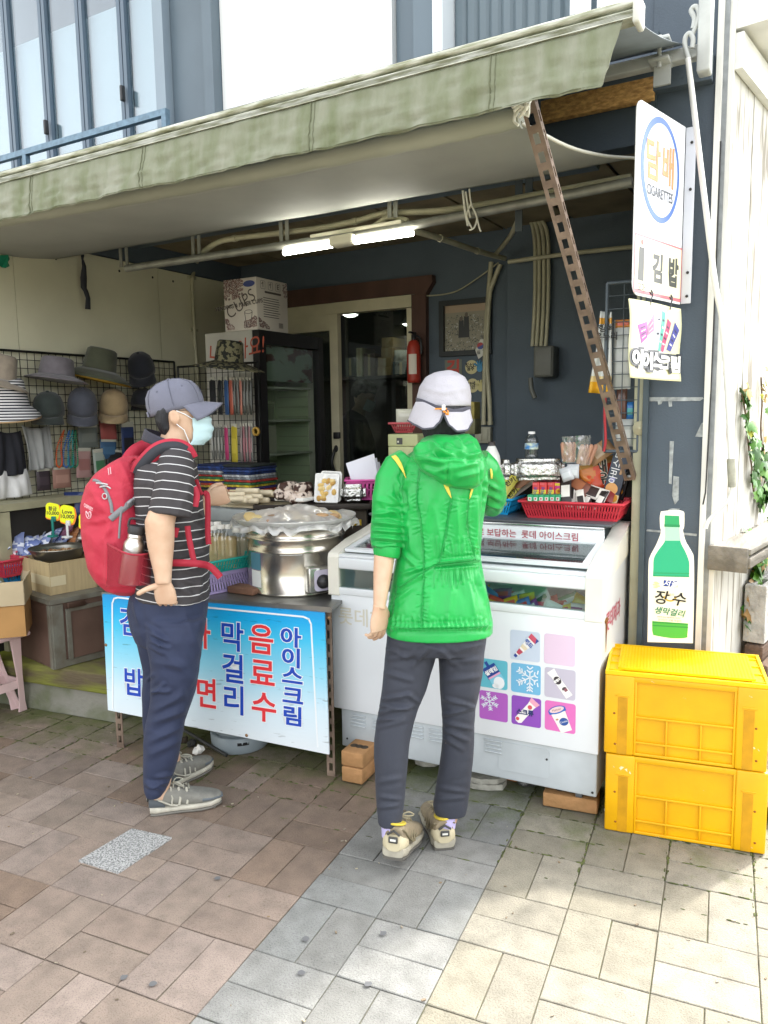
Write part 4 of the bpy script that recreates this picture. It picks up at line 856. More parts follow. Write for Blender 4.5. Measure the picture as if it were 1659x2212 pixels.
def packet(M,w,h,t,c,c2,b=None):
 """pillow packet with crimped ends in frame M (x width, y height, z thickness)"""
 b=b or MB()
 def g(sgn):
  def fn(a,q):
   x,y=(a-.5)*w,(q-.5)*h;e=max(0,1-(abs(2*q-1))**4)*max(0,1-abs(2*a-1)**6)
   return M@Vector((x,y,sgn*t*.5*e**.6+.0012*math.sin(a*40)*(abs(2*q-1)>.85)+.0006*sgn))
  return fn
 b.cc=lin(c);k=len(b.f);b.grid(g(1),8,8)
 for j in range(8):
  if j in (2,3,4):
   for i in range(1,7):b.c[k+j*8+i]=lin(c2)
 b.grid(lambda a,q:g(-1)(1-a,q),8,8);return b
build_freezer()
def crate_mesh(f,M,Wd,Dp,H,mtl,top):
 """moulded plastic crate: shell, corner posts, ribs; M: x along front, y up, z to the street, origin at front-left foot"""
 b=MB();t=.008
 b.box((Wd/2,H/2,-.02),(Wd-.03,H-.004,t),M);b.box((Wd/2,H/2,-Dp+.02),(Wd-.03,H-.004,t),M)
 for x in (.02,Wd-.02):b.box((x,H/2,-Dp/2),(t,H-.004,Dp-.03),M)
 b.box((Wd/2,H-.012,-Dp/2),(Wd-.03,.012,Dp-.03),M)
 b.build('shell',mtl,f)
 for (sx,sz) in ((0,0),(1,0),(0,1),(1,1)):
  c=MB();x0=0 if not sx else Wd-.105;z=-.012 if not sz else -Dp+.012
  x1=x0+.105
  c.rbox(((x0+x1)/2,H/2,z),(.105,H,.024),.006,M)
  xx=.012 if not sx else Wd-.012;c.rbox((xx,H/2,z-.045 if not sz else z+.045),(.024,H-.002,.075),.006,M)
  c.build('corner_post',mtl,f)
 xa,xb=.105,Wd-.105
 for z,s in ((-.009,1),(-Dp+.009,-1)):
  r=MB();zz=z-.004*s
  r.rbox((Wd/2,H-.012,zz),(xb-xa+.004,.022,.02),.003,M)
  for y in (H*.49,H*.17):r.rbox((Wd/2,y,zz),(xb-xa,.008,.018),.002,M)
  r.rbox((Wd/2,.006,zz),(xb-xa,.011,.018),.002,M)
  for x in (xa+(xb-xa)*.33,xa+(xb-xa)*.67):r.rbox((x,H*.245,zz),(.007,H*.47,.0172),.002,M)
  for x in (xa+.004,xb-.004):r.rbox((x,H*.5,zz),(.008,H-.01,.019),.002,M)
  for x in (xa-.042,xb+.042):r.rbox((x,H*.74+.004,zz+.008*s),(.05,.006,.016),.002,M)
  r.build('ribbing',mtl,f)
 for (sx,x) in ((0,.064),(1,Wd-.064)):
  g=MB();g.box((x,H*.37,.0006),(.034,H*.72,.0016),M);g.build('side_slot',mat('crate_slot_shade','#c68f00',.5,var=.2,vscale=20),f)  # raised plate, darker yellow painted for the shade inside the recess
 h=MB()
 for x,y in ((.035,H*.52),(.04,H*.13),(Wd-.04,H*.52),(Wd-.035,H*.13)):h.lathe([(0,.0016),(.004,.0016),(.0045,.0004)],M@frame_mat((x,y,0),(1,0,0),(0,1,0)),8)
 h.build('peg_hole',mat('peg_brown','#8a4a10',.6),f)
def build_crates():
 A=onz(1318,1795);B=onz(1650,1848);u=(B-A).normalized();n=u.cross(ZZ);Wd,Dp,H=.553,.36,.304
 ym=mat('crate_yellow','#dfa800',.42,var=.5,vscale=5,col2='#c78f06',bump=.05,bscale=90)
 for k,(dx,lab) in enumerate(((0,'lower yellow plastic crate standing on the pavement'),(-.008,'upper yellow plastic crate with a grid base on top'))):
  P=A+u*(dx-.022)+ZZ*(k*(H+.003)+.002);M=frame_mat(P,u,ZZ)
  f=thing('plastic_crate',lab,'crate',P+u*Wd/2-n*Dp/2,'stacked yellow crates beside the freezer')
  crate_mesh(f,M,Wd,Dp,H,ym,k)
  s=MB();rn=random.Random(k+4)
  for (x,y,q) in (((.06,H*.86,.035),(Wd*.62,H*.7,.007),(Wd-.05,H*.08,.012),(Wd*.35,H*.03,.01)) if k==0 else ((Wd-.04,H*.3,.02),(.045,H*.13,.008),(Wd*.5,H*.8,.006),(Wd*.3,H*.97,.01),(Wd-.06,H*.9,.008))):
   for j in range(5):P_=[(x+q*(j-2)*.35+q*.5*rn.uniform(-.6,.6),y-q*.12*j+q*.3*rn.uniform(-1,1)) for _ in range(3)];s.add([M@Vector((a,b_,.0008)) for a,b_ in P_],[(0,1,2)],False)
  s.build('scuff',mat('scuff_pale','#e8d3a0',.7),f)
  if k==1:
   yt=mat('crate_yellow_sunlit','#e6bc00',.4,var=.06,vscale=9)  # same plastic in lighter yellow: sunlight on the top put into the colour
   g=MB();nx,nz_=40,26;x0,x1,z0,z1=.045,Wd-.045,.05,Dp-.03
   for i in range(nx+1):g.box((x0+(x1-x0)*i/nx,H+.012,-(z0+z1)/2),(.0055,.009,z1-z0),M)
   for j in range(nz_+1):g.box(((x0+x1)/2,H+.0125,-(z0+(z1-z0)*j/nz_)),(x1-x0,.009,.0055),M)
   g.build('grid_base',yt,f)
   g=MB();g.box((Wd/2,H+.002,-Dp/2),(Wd-.012,.006,Dp-.012),M)
   for c,s_ in (((Wd/2,H+.008,-.006),(Wd,.014,.01)),((Wd/2,H+.008,-Dp+.006),(Wd,.014,.01)),((.006,H+.008,-Dp/2),(.01,.014,Dp-.024)),((Wd-.006,H+.008,-Dp/2),(.01,.014,Dp-.024))):g.box(c,s_,M)
   for x in (.03,Wd-.03):
    for j in range(4):g.box((x,H+.007,-.04-j*.09),(.05,.008,.004),M)
   g.build('top_frame',yt,f)
 Q=Plane((0,3.165,0),Vector((1,.16,0)))
 def L(zx,zy):return Q.px(1207+zx/2.63,1060.6+zy/2.63)
 s=thing('bottle_sign','flat green rice wine bottle sign standing on the yellow crates','sign',Q.w(1447,1385))
 def sm(pts):return [(p.x,p.y) for p in smooth_path([Vector((*L(*q),0)) for q in pts],5)]
 out=sm([(580,118),(640,112),(705,118),(714,150),(712,205),(706,228),(722,290),(756,350),(768,400),(768,620),(762,865)])[::1]+[L(504,858)]+sm([(504,858),(508,620),(510,420),(520,370),(556,300),(580,235),(576,205),(574,150),(580,118)])[1:-1]
 b=MB();b.prism(out[::-1],Q.M,-.012,0);b.build('sign_board',mat('sign_ivory','#f2ead8',.5),s)
 p=MB()
 def dp(pts,col,z=.0008):dec(p,Q.M,pts,col,z)
 body=sm([(612,205),(606,255),(600,290),(560,345),(540,385),(537,440),(535,485)])+sm([(740,490),(742,440),(740,400),(722,350),(694,295),(688,255),(684,205)])
 dp(body[::-1],'#25a878');dp([L(*q) for q in ((604,205),(604,262),(600,282),(692,282),(688,262),(686,205))],'#a9d4b8',.0012)
 dp([L(*q) for q in ((602,138),(684,142),(686,200),(602,198))][::-1],'#2aa060',.0014);dp([L(*q) for q in ((600,188),(688,192),(688,206),(600,203))][::-1],'#228a52',.0018)
 dp([L(*q) for q in ((536,486),(741,490),(736,752),(532,738))][::-1],'#f1ecd2',.0012)
 for y in (462,478):dp([L(*q) for q in ((537,y),(742,y+4),(742,y+10),(537,y+6))][::-1],'#2a9a60',.0018)
 bt=sm([(531,736),(531,790),(536,812),(545,820),(640,836),(722,834),(731,815),(735,752)])
 dp(bt,'#46a83c');
 for y in (748,766):dp([L(*q) for q in ((532,y-6),(735,y+6),(735,y+12),(532,y))][::-1],'#2a8a3a',.0018)
 dp([L(*q) for q in ((596,506),(675,512),(674,546),(595,540))][::-1],'#23408f',.0026);dp([L(*q) for q in ((655,546),(674,546),(674,520))],'#d9b53c',.0032)
 p.build('bottle_print',attr_mat('sign_print',.35),s)
 t=MB();
 def tx(txt,zx,zy,hpx,col,wt=0.,rot=0,**k):
  a=L(zx,zy);a2=L(zx,zy+hpx);dtext(t,Q.M@Matrix.Translation((*a,.0036))@Matrix.Rotation(R(rot),4,'Z'),txt,(a[1]-a2[1])*1.15,col,wt,.001,**k)
 tx('서울',634,526,38,'#f4f4f4',.0004,shear=.3);tx('장',580,608,72,'#1d1a18',.001,-4,shear=.15);tx('수',680,618,72,'#1d1a18',.001,-6,shear=.15)
 tx('생막걸리',628,688,38,'#2f7a55',.0006,-5,shear=.2)
 tx('www.koreawine.co.kr',625,716,12,'#555046');tx('살아있는 서울 막걸리',630,734,12,'#555046')
 a=L(632,592);t.cc=lin('#dcb43a');
 for k in range(14):an=R(200+k*10.5*13/13);t.add([Q.M@Vector((a[0]+.022*math.cos(an)+dx,a[1]+.022*math.sin(an)+dy,.002)) for dx,dy in ((-.005,0),(0,-.004),(.005,0),(0,.004))],[(0,1,2,3)],False)
 tx('막걸리',633,588,13,'#8a6a2a')
 for (dx,dy) in ((0,0),(8,6),(-6,12),(12,20),(-2,26)):a=L(552+dx,520+dy);t.cc=lin('#dfcf9a');t.add([Q.M@Vector((a[0]+x,a[1]+y,.0018)) for x,y in circ(0,0,.009,.004,8)],[tuple(range(8))],False)
 t.build('sign_lettering',attr_mat('sign_print',.35),s)
build_crates()
def build_signs():
 u=Vector((math.sin(R(14)),math.cos(R(14)),0));Q=Plane(ony(1482,450,3.32),u)
 tl,tr,br,bl=[Q.px(*q) for q in ((1374,207),(1481,276),(1480,662),(1369,634))]
 s=thing('hanging_sign','white projecting sign with a blue ring and orange lettering on the pillar','sign',Q.pt((tr[0]+tl[0])/2,tr[1]))
 x0,x1=(tl[0]+bl[0])/2,tr[0];y1,y0=(tl[1]+tr[1])/2,(br[1]+bl[1])/2;Wd,Ht=x1-x0,y1-y0
 wh=mat('sign_white','#eff0f2',.35)
 out=[(x1,y0),(x1,y1)]+[(x0+.05*(1-math.cos(R(90+9*k)) if 0 else 0)+.04-.04*math.sin(R(9*k)),y1-.04+.04*math.cos(R(9*k))) for k in range(11)]+[(x0+.04-.04*math.cos(R(9*k)),y0+.04-.04*math.sin(R(9*k))) for k in range(11)]
 b=MB();b.prism(out,Q.M,-.004,0);b.build('sign_plate',wh,s)
 e=Q.pt(x1,0);f=FP.w(1500,450);fx=f.x-e.x
 b=MB();b.rbox((e.x+fx/2+.004,e.y+.004,e.z*0+Q.P.z+(y0+y1)/2),(fx+.004,.006,Ht-.004),.002);b.build('wall_flange',mat('sign_flange','#c9ccd4',.4),s)
 b=MB()
 for z in (y1-.06,(y0+y1)/2+.1,y0+.12,y0+.03):b.lathe([(0,.006),(.005,.004),(.006,0)],frame_mat((e.x+fx*.75,e.y-.001,Q.P.z+z),(1,0,0),ZZ),8)
 b.build('screw',mat('screw_dark',(.05,.05,.05),.5,.6),s)
 p=MB();c=Q.px(1427,369);rx=(Q.px(1467,380)[0]-Q.px(1383,355)[0])/2;ry=(Q.px(1428,254)[1]-Q.px(1428,484)[1])/2
 n=48;p.cc=lin('#3d68b4')
 o=circ(c[0],c[1],rx,ry,n);i=circ(c[0]+rx*.02,c[1],rx*.86,ry*.885,n)
 p.add([Q.pt(*q,.001) for q in o+i],[(k,(k+1)%n,n+(k+1)%n,n+k) for k in range(n)],False)
 dec(p,Q.M,i,'#e7eaf4',.0008)
 def tx(t,px,py,hp,col,wt=0.,sx=1.,**k):
  a,a2=Q.px(px,py),Q.px(px,py+hp);dtext(p,Q.M@Matrix.Translation((*a,.0015)),t,(a[1]-a2[1])*1.12,col,wt,.0008,sx=sx,**k)
 tx('담',1410,352,84,'#e58a4c',.004,.9);tx('배',1443,368,84,'#e58a4c',.004,.8);tx('CIGARETTES',1425,420,28,'#3b4148',.0008,.76)
 q=[Q.px(*z) for z in ((1369,501),(1473,537),(1470,657),(1367,631))]
 xa,xb=q[0][0]+.006,q[1][0];ya,yb=(q[2][1]+q[3][1])/2+.004,(q[0][1]+q[1][1])/2
 dec(p,Q.M,rrect(xa,ya,xb,yb,.004),'#cf6f78',.0012);dec(p,Q.M,rrect(xa+.007,ya+.012,xb-.007,yb-.007,.004),'#f2ecc6',.0018)
 tx('김',1420,585,58,'#3f423c',.005,.95);tx('밥',1453,594,58,'#3f423c',.005,.9)
 dec(p,Q.M,[Q.px(*z) for z in ((1380,532),(1391,536),(1389,608),(1376,604))][::-1],'#43453f',.0022);dec(p,Q.M,circ(*Q.px(1386,523),.022,.02),'#e9e2cc',.0022);dec(p,Q.M,circ(*Q.px(1386,523),.010,.01),'#c9574b',.0026)
 tx('꼬마',1384,622,18,'#43453f',.0006)
 p.build('sign_print',attr_mat('sign_print',.35),s)
 K=Plane(Q.P+Q.n*.012,u)
 tl,tr,br,bl=[K.px(*z) for z in ((1358,645),(1473,667),(1467,824),(1357,816))]
 k=thing('ice_cream_sign','pale yellow cloth ice cream sign hanging under the white sign','sign',K.pt((tl[0]+tr[0])/2,tl[1]))
 def cs(a,t):
  x=(tl[0]*(1-t)+bl[0]*t)*(1-a)+(tr[0]*(1-t)+br[0]*t)*a;y=(tl[1]*(1-a)+tr[1]*a)*(1-t)+(bl[1]*(1-a)+br[1]*a)*t
  return K.pt(x,y,.006*math.sin(a*5+t*2)+.004*math.sin(t*7)-.0*a)
 b=MB();b.grid(cs,20,24);b.build('cloth',mat('sign_cloth','#f0edc0',.7,var=.1,vscale=5),k,solid=.004)
 p=MB()
 W_,H_=tr[0]-tl[0],tl[1]-bl[1]
 def pp(a,t,off=.003):q_=cs(a,t);return q_+K.n*off
 def pq(pts,col,off=.0035):p.cc=lin(col);v=[Vector(z) for z in pts];p.grid(lambda a,q:pp(*v[0].lerp(v[1],a).lerp(v[3].lerp(v[2],a),q),off),10,10)
 pq([(.06,.08),(.66,.05),(.72,.9),(.06,.92)],'#f4f3ea',.003)
 for pts,col in (([(.1,.32),(.26,.26),(.3,.46),(.2,.55)],'#a04c9a'),([(.28,.3),(.4,.13),(.42,.36),(.3,.44)],'#b97a9c'),([(.46,.1),(.55,.08),(.57,.6),(.47,.6)],'#c9d3d6'),([(.57,.08),(.65,.1),(.62,.62),(.56,.6)],'#5fb7a4'),([(.7,.17),(.78,.22),(.68,.62),(.6,.6)],'#b84a74'),([(.86,.2),(.95,.3),(.82,.6),(.74,.58)],'#4a4f9c')):
  pq(pts,col,.0042)
  for j in range(4):
   t=.2+.18*j;a_=[Vector(z) for z in pts];l_,r_=a_[0].lerp(a_[3],t),a_[1].lerp(a_[2],t);d=(a_[3]-a_[0])*.05
   pq([tuple(l_.lerp(r_,.2)),tuple(l_.lerp(r_,.75)),tuple(l_.lerp(r_,.75)+d),tuple(l_.lerp(r_,.2)+d)],'#ece7ee' if j%2 else '#3a3450',.0048)
 for i,ch in enumerate('아이스크림'):
  a=.12+.19*i
  for col,wt,off in (('#3c3f46',.012,.009),('#f3f3ee',.0035,.0115)):
   o=pp(a,.76+.02*(i%2)+.03*(i>3),off);M=frame_mat(o,K.u,ZZ,K.n);dtext(p,M,ch,H_*.235,col,wt,0,sx=.95*W_/(H_*.72)*.78)
 p.build('cloth_print',attr_mat('sign_print',.35),k)
 b=MB()
 for (x,y) in ((1395,640),(1438,650)):
  o=Q.w(x,y)+Q.n*.02;b.tube(smooth_path([o+ZZ*.02,o+ZZ*.005+u*.012,o-ZZ*.02,o-ZZ*.035-u*.004],4),.003,6);b.tube(smooth_path([o+ZZ*.012-u*.01,o+ZZ*.005,o+ZZ*.014+u*.012],3),.003,6)
 b.build('wire_tie',mat('wire_dark',(.04,.04,.05),.5),k)
build_signs()
def build_ground_bits():
 br=mat('brick_orange','#b08458',.85,var=.5,vscale=12,bump=.5,bscale=60,col2='#7c6038')
 def brick(A,B,z0,h,dp,label,name='brick',holes=True,m=br,shift=0):
  u=(B-A).normalized();M=frame_mat(A+ZZ*z0,u,ZZ);L=(B-A).length
  t=thing(name,label,'brick',A+u*L/2+ZZ*z0,'bricks propping up the freezer')
  b=MB();b.rbox((L/2,h/2,-dp/2),(L,h,dp),.006,M);b.build('brick_body',m,t)
  if holes:
   g=MB()
   for x in (.28,.52,.76):g.lathe([(.0,.0012),(.016,.0012),(.018,.0002)],M@frame_mat((L*x,h,-dp*.5),(1,0,0),(0,0,-1)),14)
   g.build('core_hole',mat('hole_shade',(.06,.045,.03),.9),t)  # dark discs laid on the brick, painting the shade inside the holes
 brick(onz(1172,1744),onz(1290,1764),.006,.058,.1,'orange cored brick under the right front wheel of the freezer')
 a,c=onz(738,1690),onz(776,1698);
 brick(a,a+(c-a).normalized()*.1,.006,.068,.15,'lower of two bricks under the left end of the freezer',holes=False)
 brick(a+Vector((-.004,.005,0)),a+Vector((-.004,.005,0))+(c-a).normalized()*.105,.076,.066,.14,'upper of two bricks under the left end of the freezer')
 slab=mat('slab_grey','#a9a79c',.9,var=.4,vscale=18,bump=.8,bscale=50)
 rn=random.Random(3)
 def stone(px,py,w,h,d,z0,rot,lab,m=slab,name='stone_slab'):
  p=onz(px,py,z0);M=Matrix.Translation(p)@Matrix.Rotation(rot,4,'Z');n=9
  out=[((w/2*(1+.12*rn.uniform(-1,1)))*math.cos(6.283*k/n)*1.1,(d/2*(1+.12*rn.uniform(-1,1)))*math.sin(6.283*k/n)*1.1) for k in range(n)]
  b=MB();b.prism(out,M,0,h);tag(b.build(name,m,loc=p,bevel=.004),lab,'stone')
 stone(1050,1692,.17,.024,.13,.004,.3,'lower pale broken stone slab lying under the freezer');stone(1040,1676,.2,.022,.13,.03,.15,'upper pale broken stone slab lying under the freezer');stone(925,1642,.12,.022,.12,.01,.0,'broken stone slab between the legs of the person in green')
 p=onz(1103,1698);b=MB();M=frame_mat(p,Vector((1,.1,.62)),Vector((-.5,.2,1)));b.rbox((.0,.045,-.05),(.08,.08,.014),.003,M)
 tag(b.build('clay_tile',mat('terracotta','#b5713f',.8,var=.3,vscale=15,bump=.3),loc=p),'terracotta tile propped on its corner under the freezer','tile')
 p=onz(1137,1692,.02);b=MB()
 for i in range(3):b.ell(Matrix.Translation(p+Vector((.012*i-.01,.01*i,.008*(i%2))))@Matrix.Rotation(i*1.1,4,'X'),.03,.02,.017,8,5)
 tag(b.build('crumpled_foil',mat('foil_dark','#6d6d6b',.35,.6,bump=.8,bscale=80),loc=p),'crumpled dark foil lying under the freezer','litter')
 p=onz(1306,1750,.008);b=MB();b.tube([p,p+Vector((.035,.03,.004))],.006,8);tag(b.build('paper_scrap',mat('paper_white','#dedcd4',.7),loc=p),'rolled white paper scrap beside the lower crate','litter')
 o=SW.pt(.98,.5,.1);M=frame_mat(o,SWd,ZZ,SWn)
 c=thing('concrete_block','pale hollow concrete block standing by the ivy','block',o)
 b=MB();a0=onpl(1650,1392,o,SWn);z0,z1=a0 .z,onpl(1650,1272,o,SWn).z;M=frame_mat(Vector((a0 .x,a0 .y,z0)),SWd,ZZ,SWn);H=z1-z0;Lb,Db=.39,.09
 for x in (.015,Lb/2,Lb-.015):b.box((x,H/2,-Db/2),(.03,H,Db),M)
 for z in (-.015,-Db+.015):b.box((Lb/2,H/2,z+(.0007 if z>-.05 else -.0007)),(Lb+.002,H-.002,.03),M)
 b.build('block_body',mat('block_concrete','#b5b3ac',.95,var=.3,vscale=20,bump=.9,bscale=60),c,bevel=.003)
 lg=mat('log_brown','#6a5546',.9,var=.5,vscale=9,bump=.6,bscale=30,stretch=(3,.4,3))
 for k,(dz,dn,lab) in enumerate(((z0-.045,.02,'topmost weathered plank under the concrete block'),(z0-.13,.05,'middle weathered timber under the concrete block'),(z0-.22,.03,'lower weathered timber under the concrete block'),(z0-.33,.06,'lowest weathered timber beside the crates'))):
  p=Vector((a0 .x,a0 .y,dz))+SWn*(dn-.06);b=MB();M=frame_mat(p,SWd,ZZ,SWn);b.rbox((.585-.03*(k%2),0,0),(1.2,.07+.02*(k%2),.08),.008,M);o_=tag(b.build('timber',lg,loc=p),lab,'timber','timbers stacked by the plank wall')
 rn=random.Random(21)
 stem=mat('vine_stem','#6d5a44',.8)
 lm=attr_mat('leaf_green',.5)
 def vine(pts,nl,lab,s0=.03,dry=.1):
  P=[onpl(x,y,SW.P,SWn)+SWn*(.004+.008*rn.random()) for x,y in pts];sp=smooth_path(P,6)
  t=thing('ivy_vine',lab,'ivy',sp[0]);b=MB();b.tube(sp,.004,5);b.build('stem',stem,t)
  b=MB()
  for i in range(int(nl*1.5)):
   p=sp[rn.randrange(len(sp))]+SWd*rn.uniform(-.05,.05)+ZZ*rn.uniform(-.04,.04)+SWn*rn.uniform(.004,.03);s=s0*rn.uniform(.6,1.3)
   N=(SWn+Vector((rn.uniform(-.6,.6),rn.uniform(-.6,.6),rn.uniform(-.2,.7)))).normalized();X=N.cross(Vector((rn.uniform(-.4,.4),rn.uniform(-.4,.4),1))).normalized();M=frame_mat(p,X,N.cross(X),N)
   b.cc=lin(rn.choice(['#35661c','#437524','#2c5618','#558228','#356020'] if rn.random()>dry else ['#8a6a3a','#a58a4a','#b5b53a']))
   L5=[(0,-.9),(.35,-.75),(.95,-.55),(.62,-.1),(.8,.45),(.3,.4),(0,1.05),(-.3,.4),(-.8,.45),(-.62,-.1),(-.95,-.55),(-.35,-.75)]
   b.add([M@Vector((x*s,y*s,-.18*s*(x*x+.4*y*y))) for x,y in L5]+[M@Vector((0,0,.06*s))],[(k,(k+1)%12,12) for k in range(12)],True)
  b.build('foliage',lm,t)
 vine([(1600,850),(1606,900),(1612,960),(1620,1010),(1625,1060),(1640,1090)],40,'leafy ivy strand climbing the plank wall above the ledge',dry=.15)
 vine([(1638,990),(1650,1030),(1640,1070)],22,'short bright ivy strand right above the ledge',.034,dry=.1)
 vine([(1640,815),(1642,870),(1638,930),(1645,990)],14,'withered thin vine with few dry leaves on the planks',.018,dry=.95)
 vine([(1600,1165),(1622,1180),(1640,1200),(1655,1190)],40,'ivy strand just below the wooden ledge',.03,dry=.12)
 vine([(1655,1130),(1640,1200),(1625,1240),(1612,1290),(1605,1330)],70,'dense ivy strand hanging down towards the concrete block',.034,dry=.15)
build_ground_bits()
# ================================================================ GOODS
def basket(name,P,u,L,Wd,H,col,label,cat='basket',flip=False,nb=26,nw=16,inset=.025,group=None):
 """slotted plastic basket; P = centre of the base, u = long direction"""
 u=Vector(u).normalized();M=frame_mat(P,u,ZZ.cross(u));t=thing(name,label,cat,P,group)
 m=mat('basket_'+col.strip('#'),col,.4,var=.08,vscale=9)
 def pt(x,y,z):
  k=(1-z) if flip else z;ix=L/2-inset*(1-k);iy=Wd/2-inset*(1-k);return M@Vector((x*ix,y*iy,z*H))
 b=MB()
 def bar(a,c,r=.003,f=1.):b.tube([a,c],r,4,smooth=False)
 zs=(.04,.5,.96)
 def wall(p0,p1,n):
  for z,hh in ((.06,.12),(.5,.06),(.9,.2)):
   q=[pt(*p0,z-hh/2),pt(*p1,z-hh/2),pt(*p1,z+hh/2),pt(*p0,z+hh/2)];b.add(q,[(0,1,2,3)],False)
  for k in range(n+1):
   s=k/n;w=.5/n*.55
   def e(s_,z):return pt(p0[0]+(p1[0]-p0[0])*s_,p0[1]+(p1[1]-p0[1])*s_,z)
   b.add([e(s-w,.1),e(s+w,.1),e(s+w,.86),e(s-w,.86)],[(0,1,2,3)],False)
 C=[(-1,-1),(1,-1),(1,1),(-1,1)]
 for i in range(4):wall(C[i],C[(i+1)%4],nb if i%2==0 else nw)
 b.build('slotted_wall',m,t,solid=.003)
 zb=1 if flip else 0;b=MB();b.add([pt(x,y,zb) for x,y in C],[(0,1,2,3)],False);b.build('base',m,t,solid=.003)
 b=MB();zr=0 if flip else 1
 R_=[pt(x*1.0,y*1.0,zr) for x,y in C]
 for i in range(4):
  a,c=R_[i],R_[(i+1)%4];d=(c-a).normalized();Mx=frame_mat((a+c)/2,d,ZZ.cross(d));b.rbox((0,-.004,-.004 if not flip else.004),((c-a).length+.022,.018,.01),.004,Mx)
 b.build('rim',m,t)
 return t
def mesh_grid(name,Q,x0,x1,y0,y1,label,sp=.05,col='#1c1d1c',r=.0022,off=0.):
 t=thing(name,label,'grid panel',Q.pt((x0+x1)/2,y0,off));m=mat('grid_'+col.strip('#'),col,.5,.3)
 b=MB();n=int((x1-x0)/sp);k=int((y1-y0)/sp)
 for i in range(1,n):x=x0+(x1-x0)*i/n;b.tube([Q.pt(x,y0,off),Q.pt(x,y1,off)],r,5)
 for j in range(1,k):y=y0+(y1-y0)*j/k;b.tube([Q.pt(x0,y,off+2*r),Q.pt(x1,y,off+2*r)],r,5)
 b.build('wire_mesh',m,t)
 b=MB()
 for a,c in (((x0,y0),(x1,y0)),((x1,y0),(x1,y1)),((x1,y1),(x0,y1)),((x0,y1),(x0,y0))):b.tube([Q.pt(*a,off),Q.pt(*c,off)],.008,6)
 b.build('frame',m,t);return t
LW=Plane((XL+.03,0,0),(0,1,0))
PG=Plane((0,4.04,0),(1,0,0))
def cap_geo(M,w,crown,brim,bucket=0.,sag=.25):
 """hat in frame M (x forward, z up), w = head width"""
 r=w/2;b=MB()
 if not bucket:
  prof=[(r*1.0,0),(r*1.03,crown*.25),(r*.98,crown*.5),(r*.84,crown*.75),(r*.55,crown*.93),(r*.2,crown*1.0),(0,crown*1.01)]
  Ms=M@Matrix.Scale(1.12,4,(1,0,0));b.lathe(prof,Ms,24,wob=lambda a,z:.012*math.cos(6*a))
  def br(a,t):
   an=(a-.5)*R(150);x=(r*1.1+brim*t*math.cos(an*.75)**.5)*math.cos(an)+0;y=(r*1.0+brim*.1*t)*math.sin(an);return M@Vector((x,y,.006-sag*brim*t*t-.9*brim*t*(y/r)**2*.4))
  b.grid(br,16,6);b.ell(M@Matrix.Translation((0,0,crown*1.01)),.012,.012,.008,8,4)
 else:
  prof=[(0,crown),(r*.75,crown*.98),(r*.9,crown*.9),(r*.97,crown*.5),(r*1.04,crown*.02),(r*1.06,0)]
  b.lathe(prof,M,30,wob=lambda a,z:.015*math.cos(5*a+1))
  b.lathe([(r*1.05,.002),(r*1.05+brim*.35,-brim*bucket*.3),(r*1.05+brim*.7,-brim*bucket*.7),(r*1.05+brim,-brim*bucket*1.05)],M,36,wob=lambda a,z:.05*math.sin(3*a+.7)*(z<-.005))
 return b
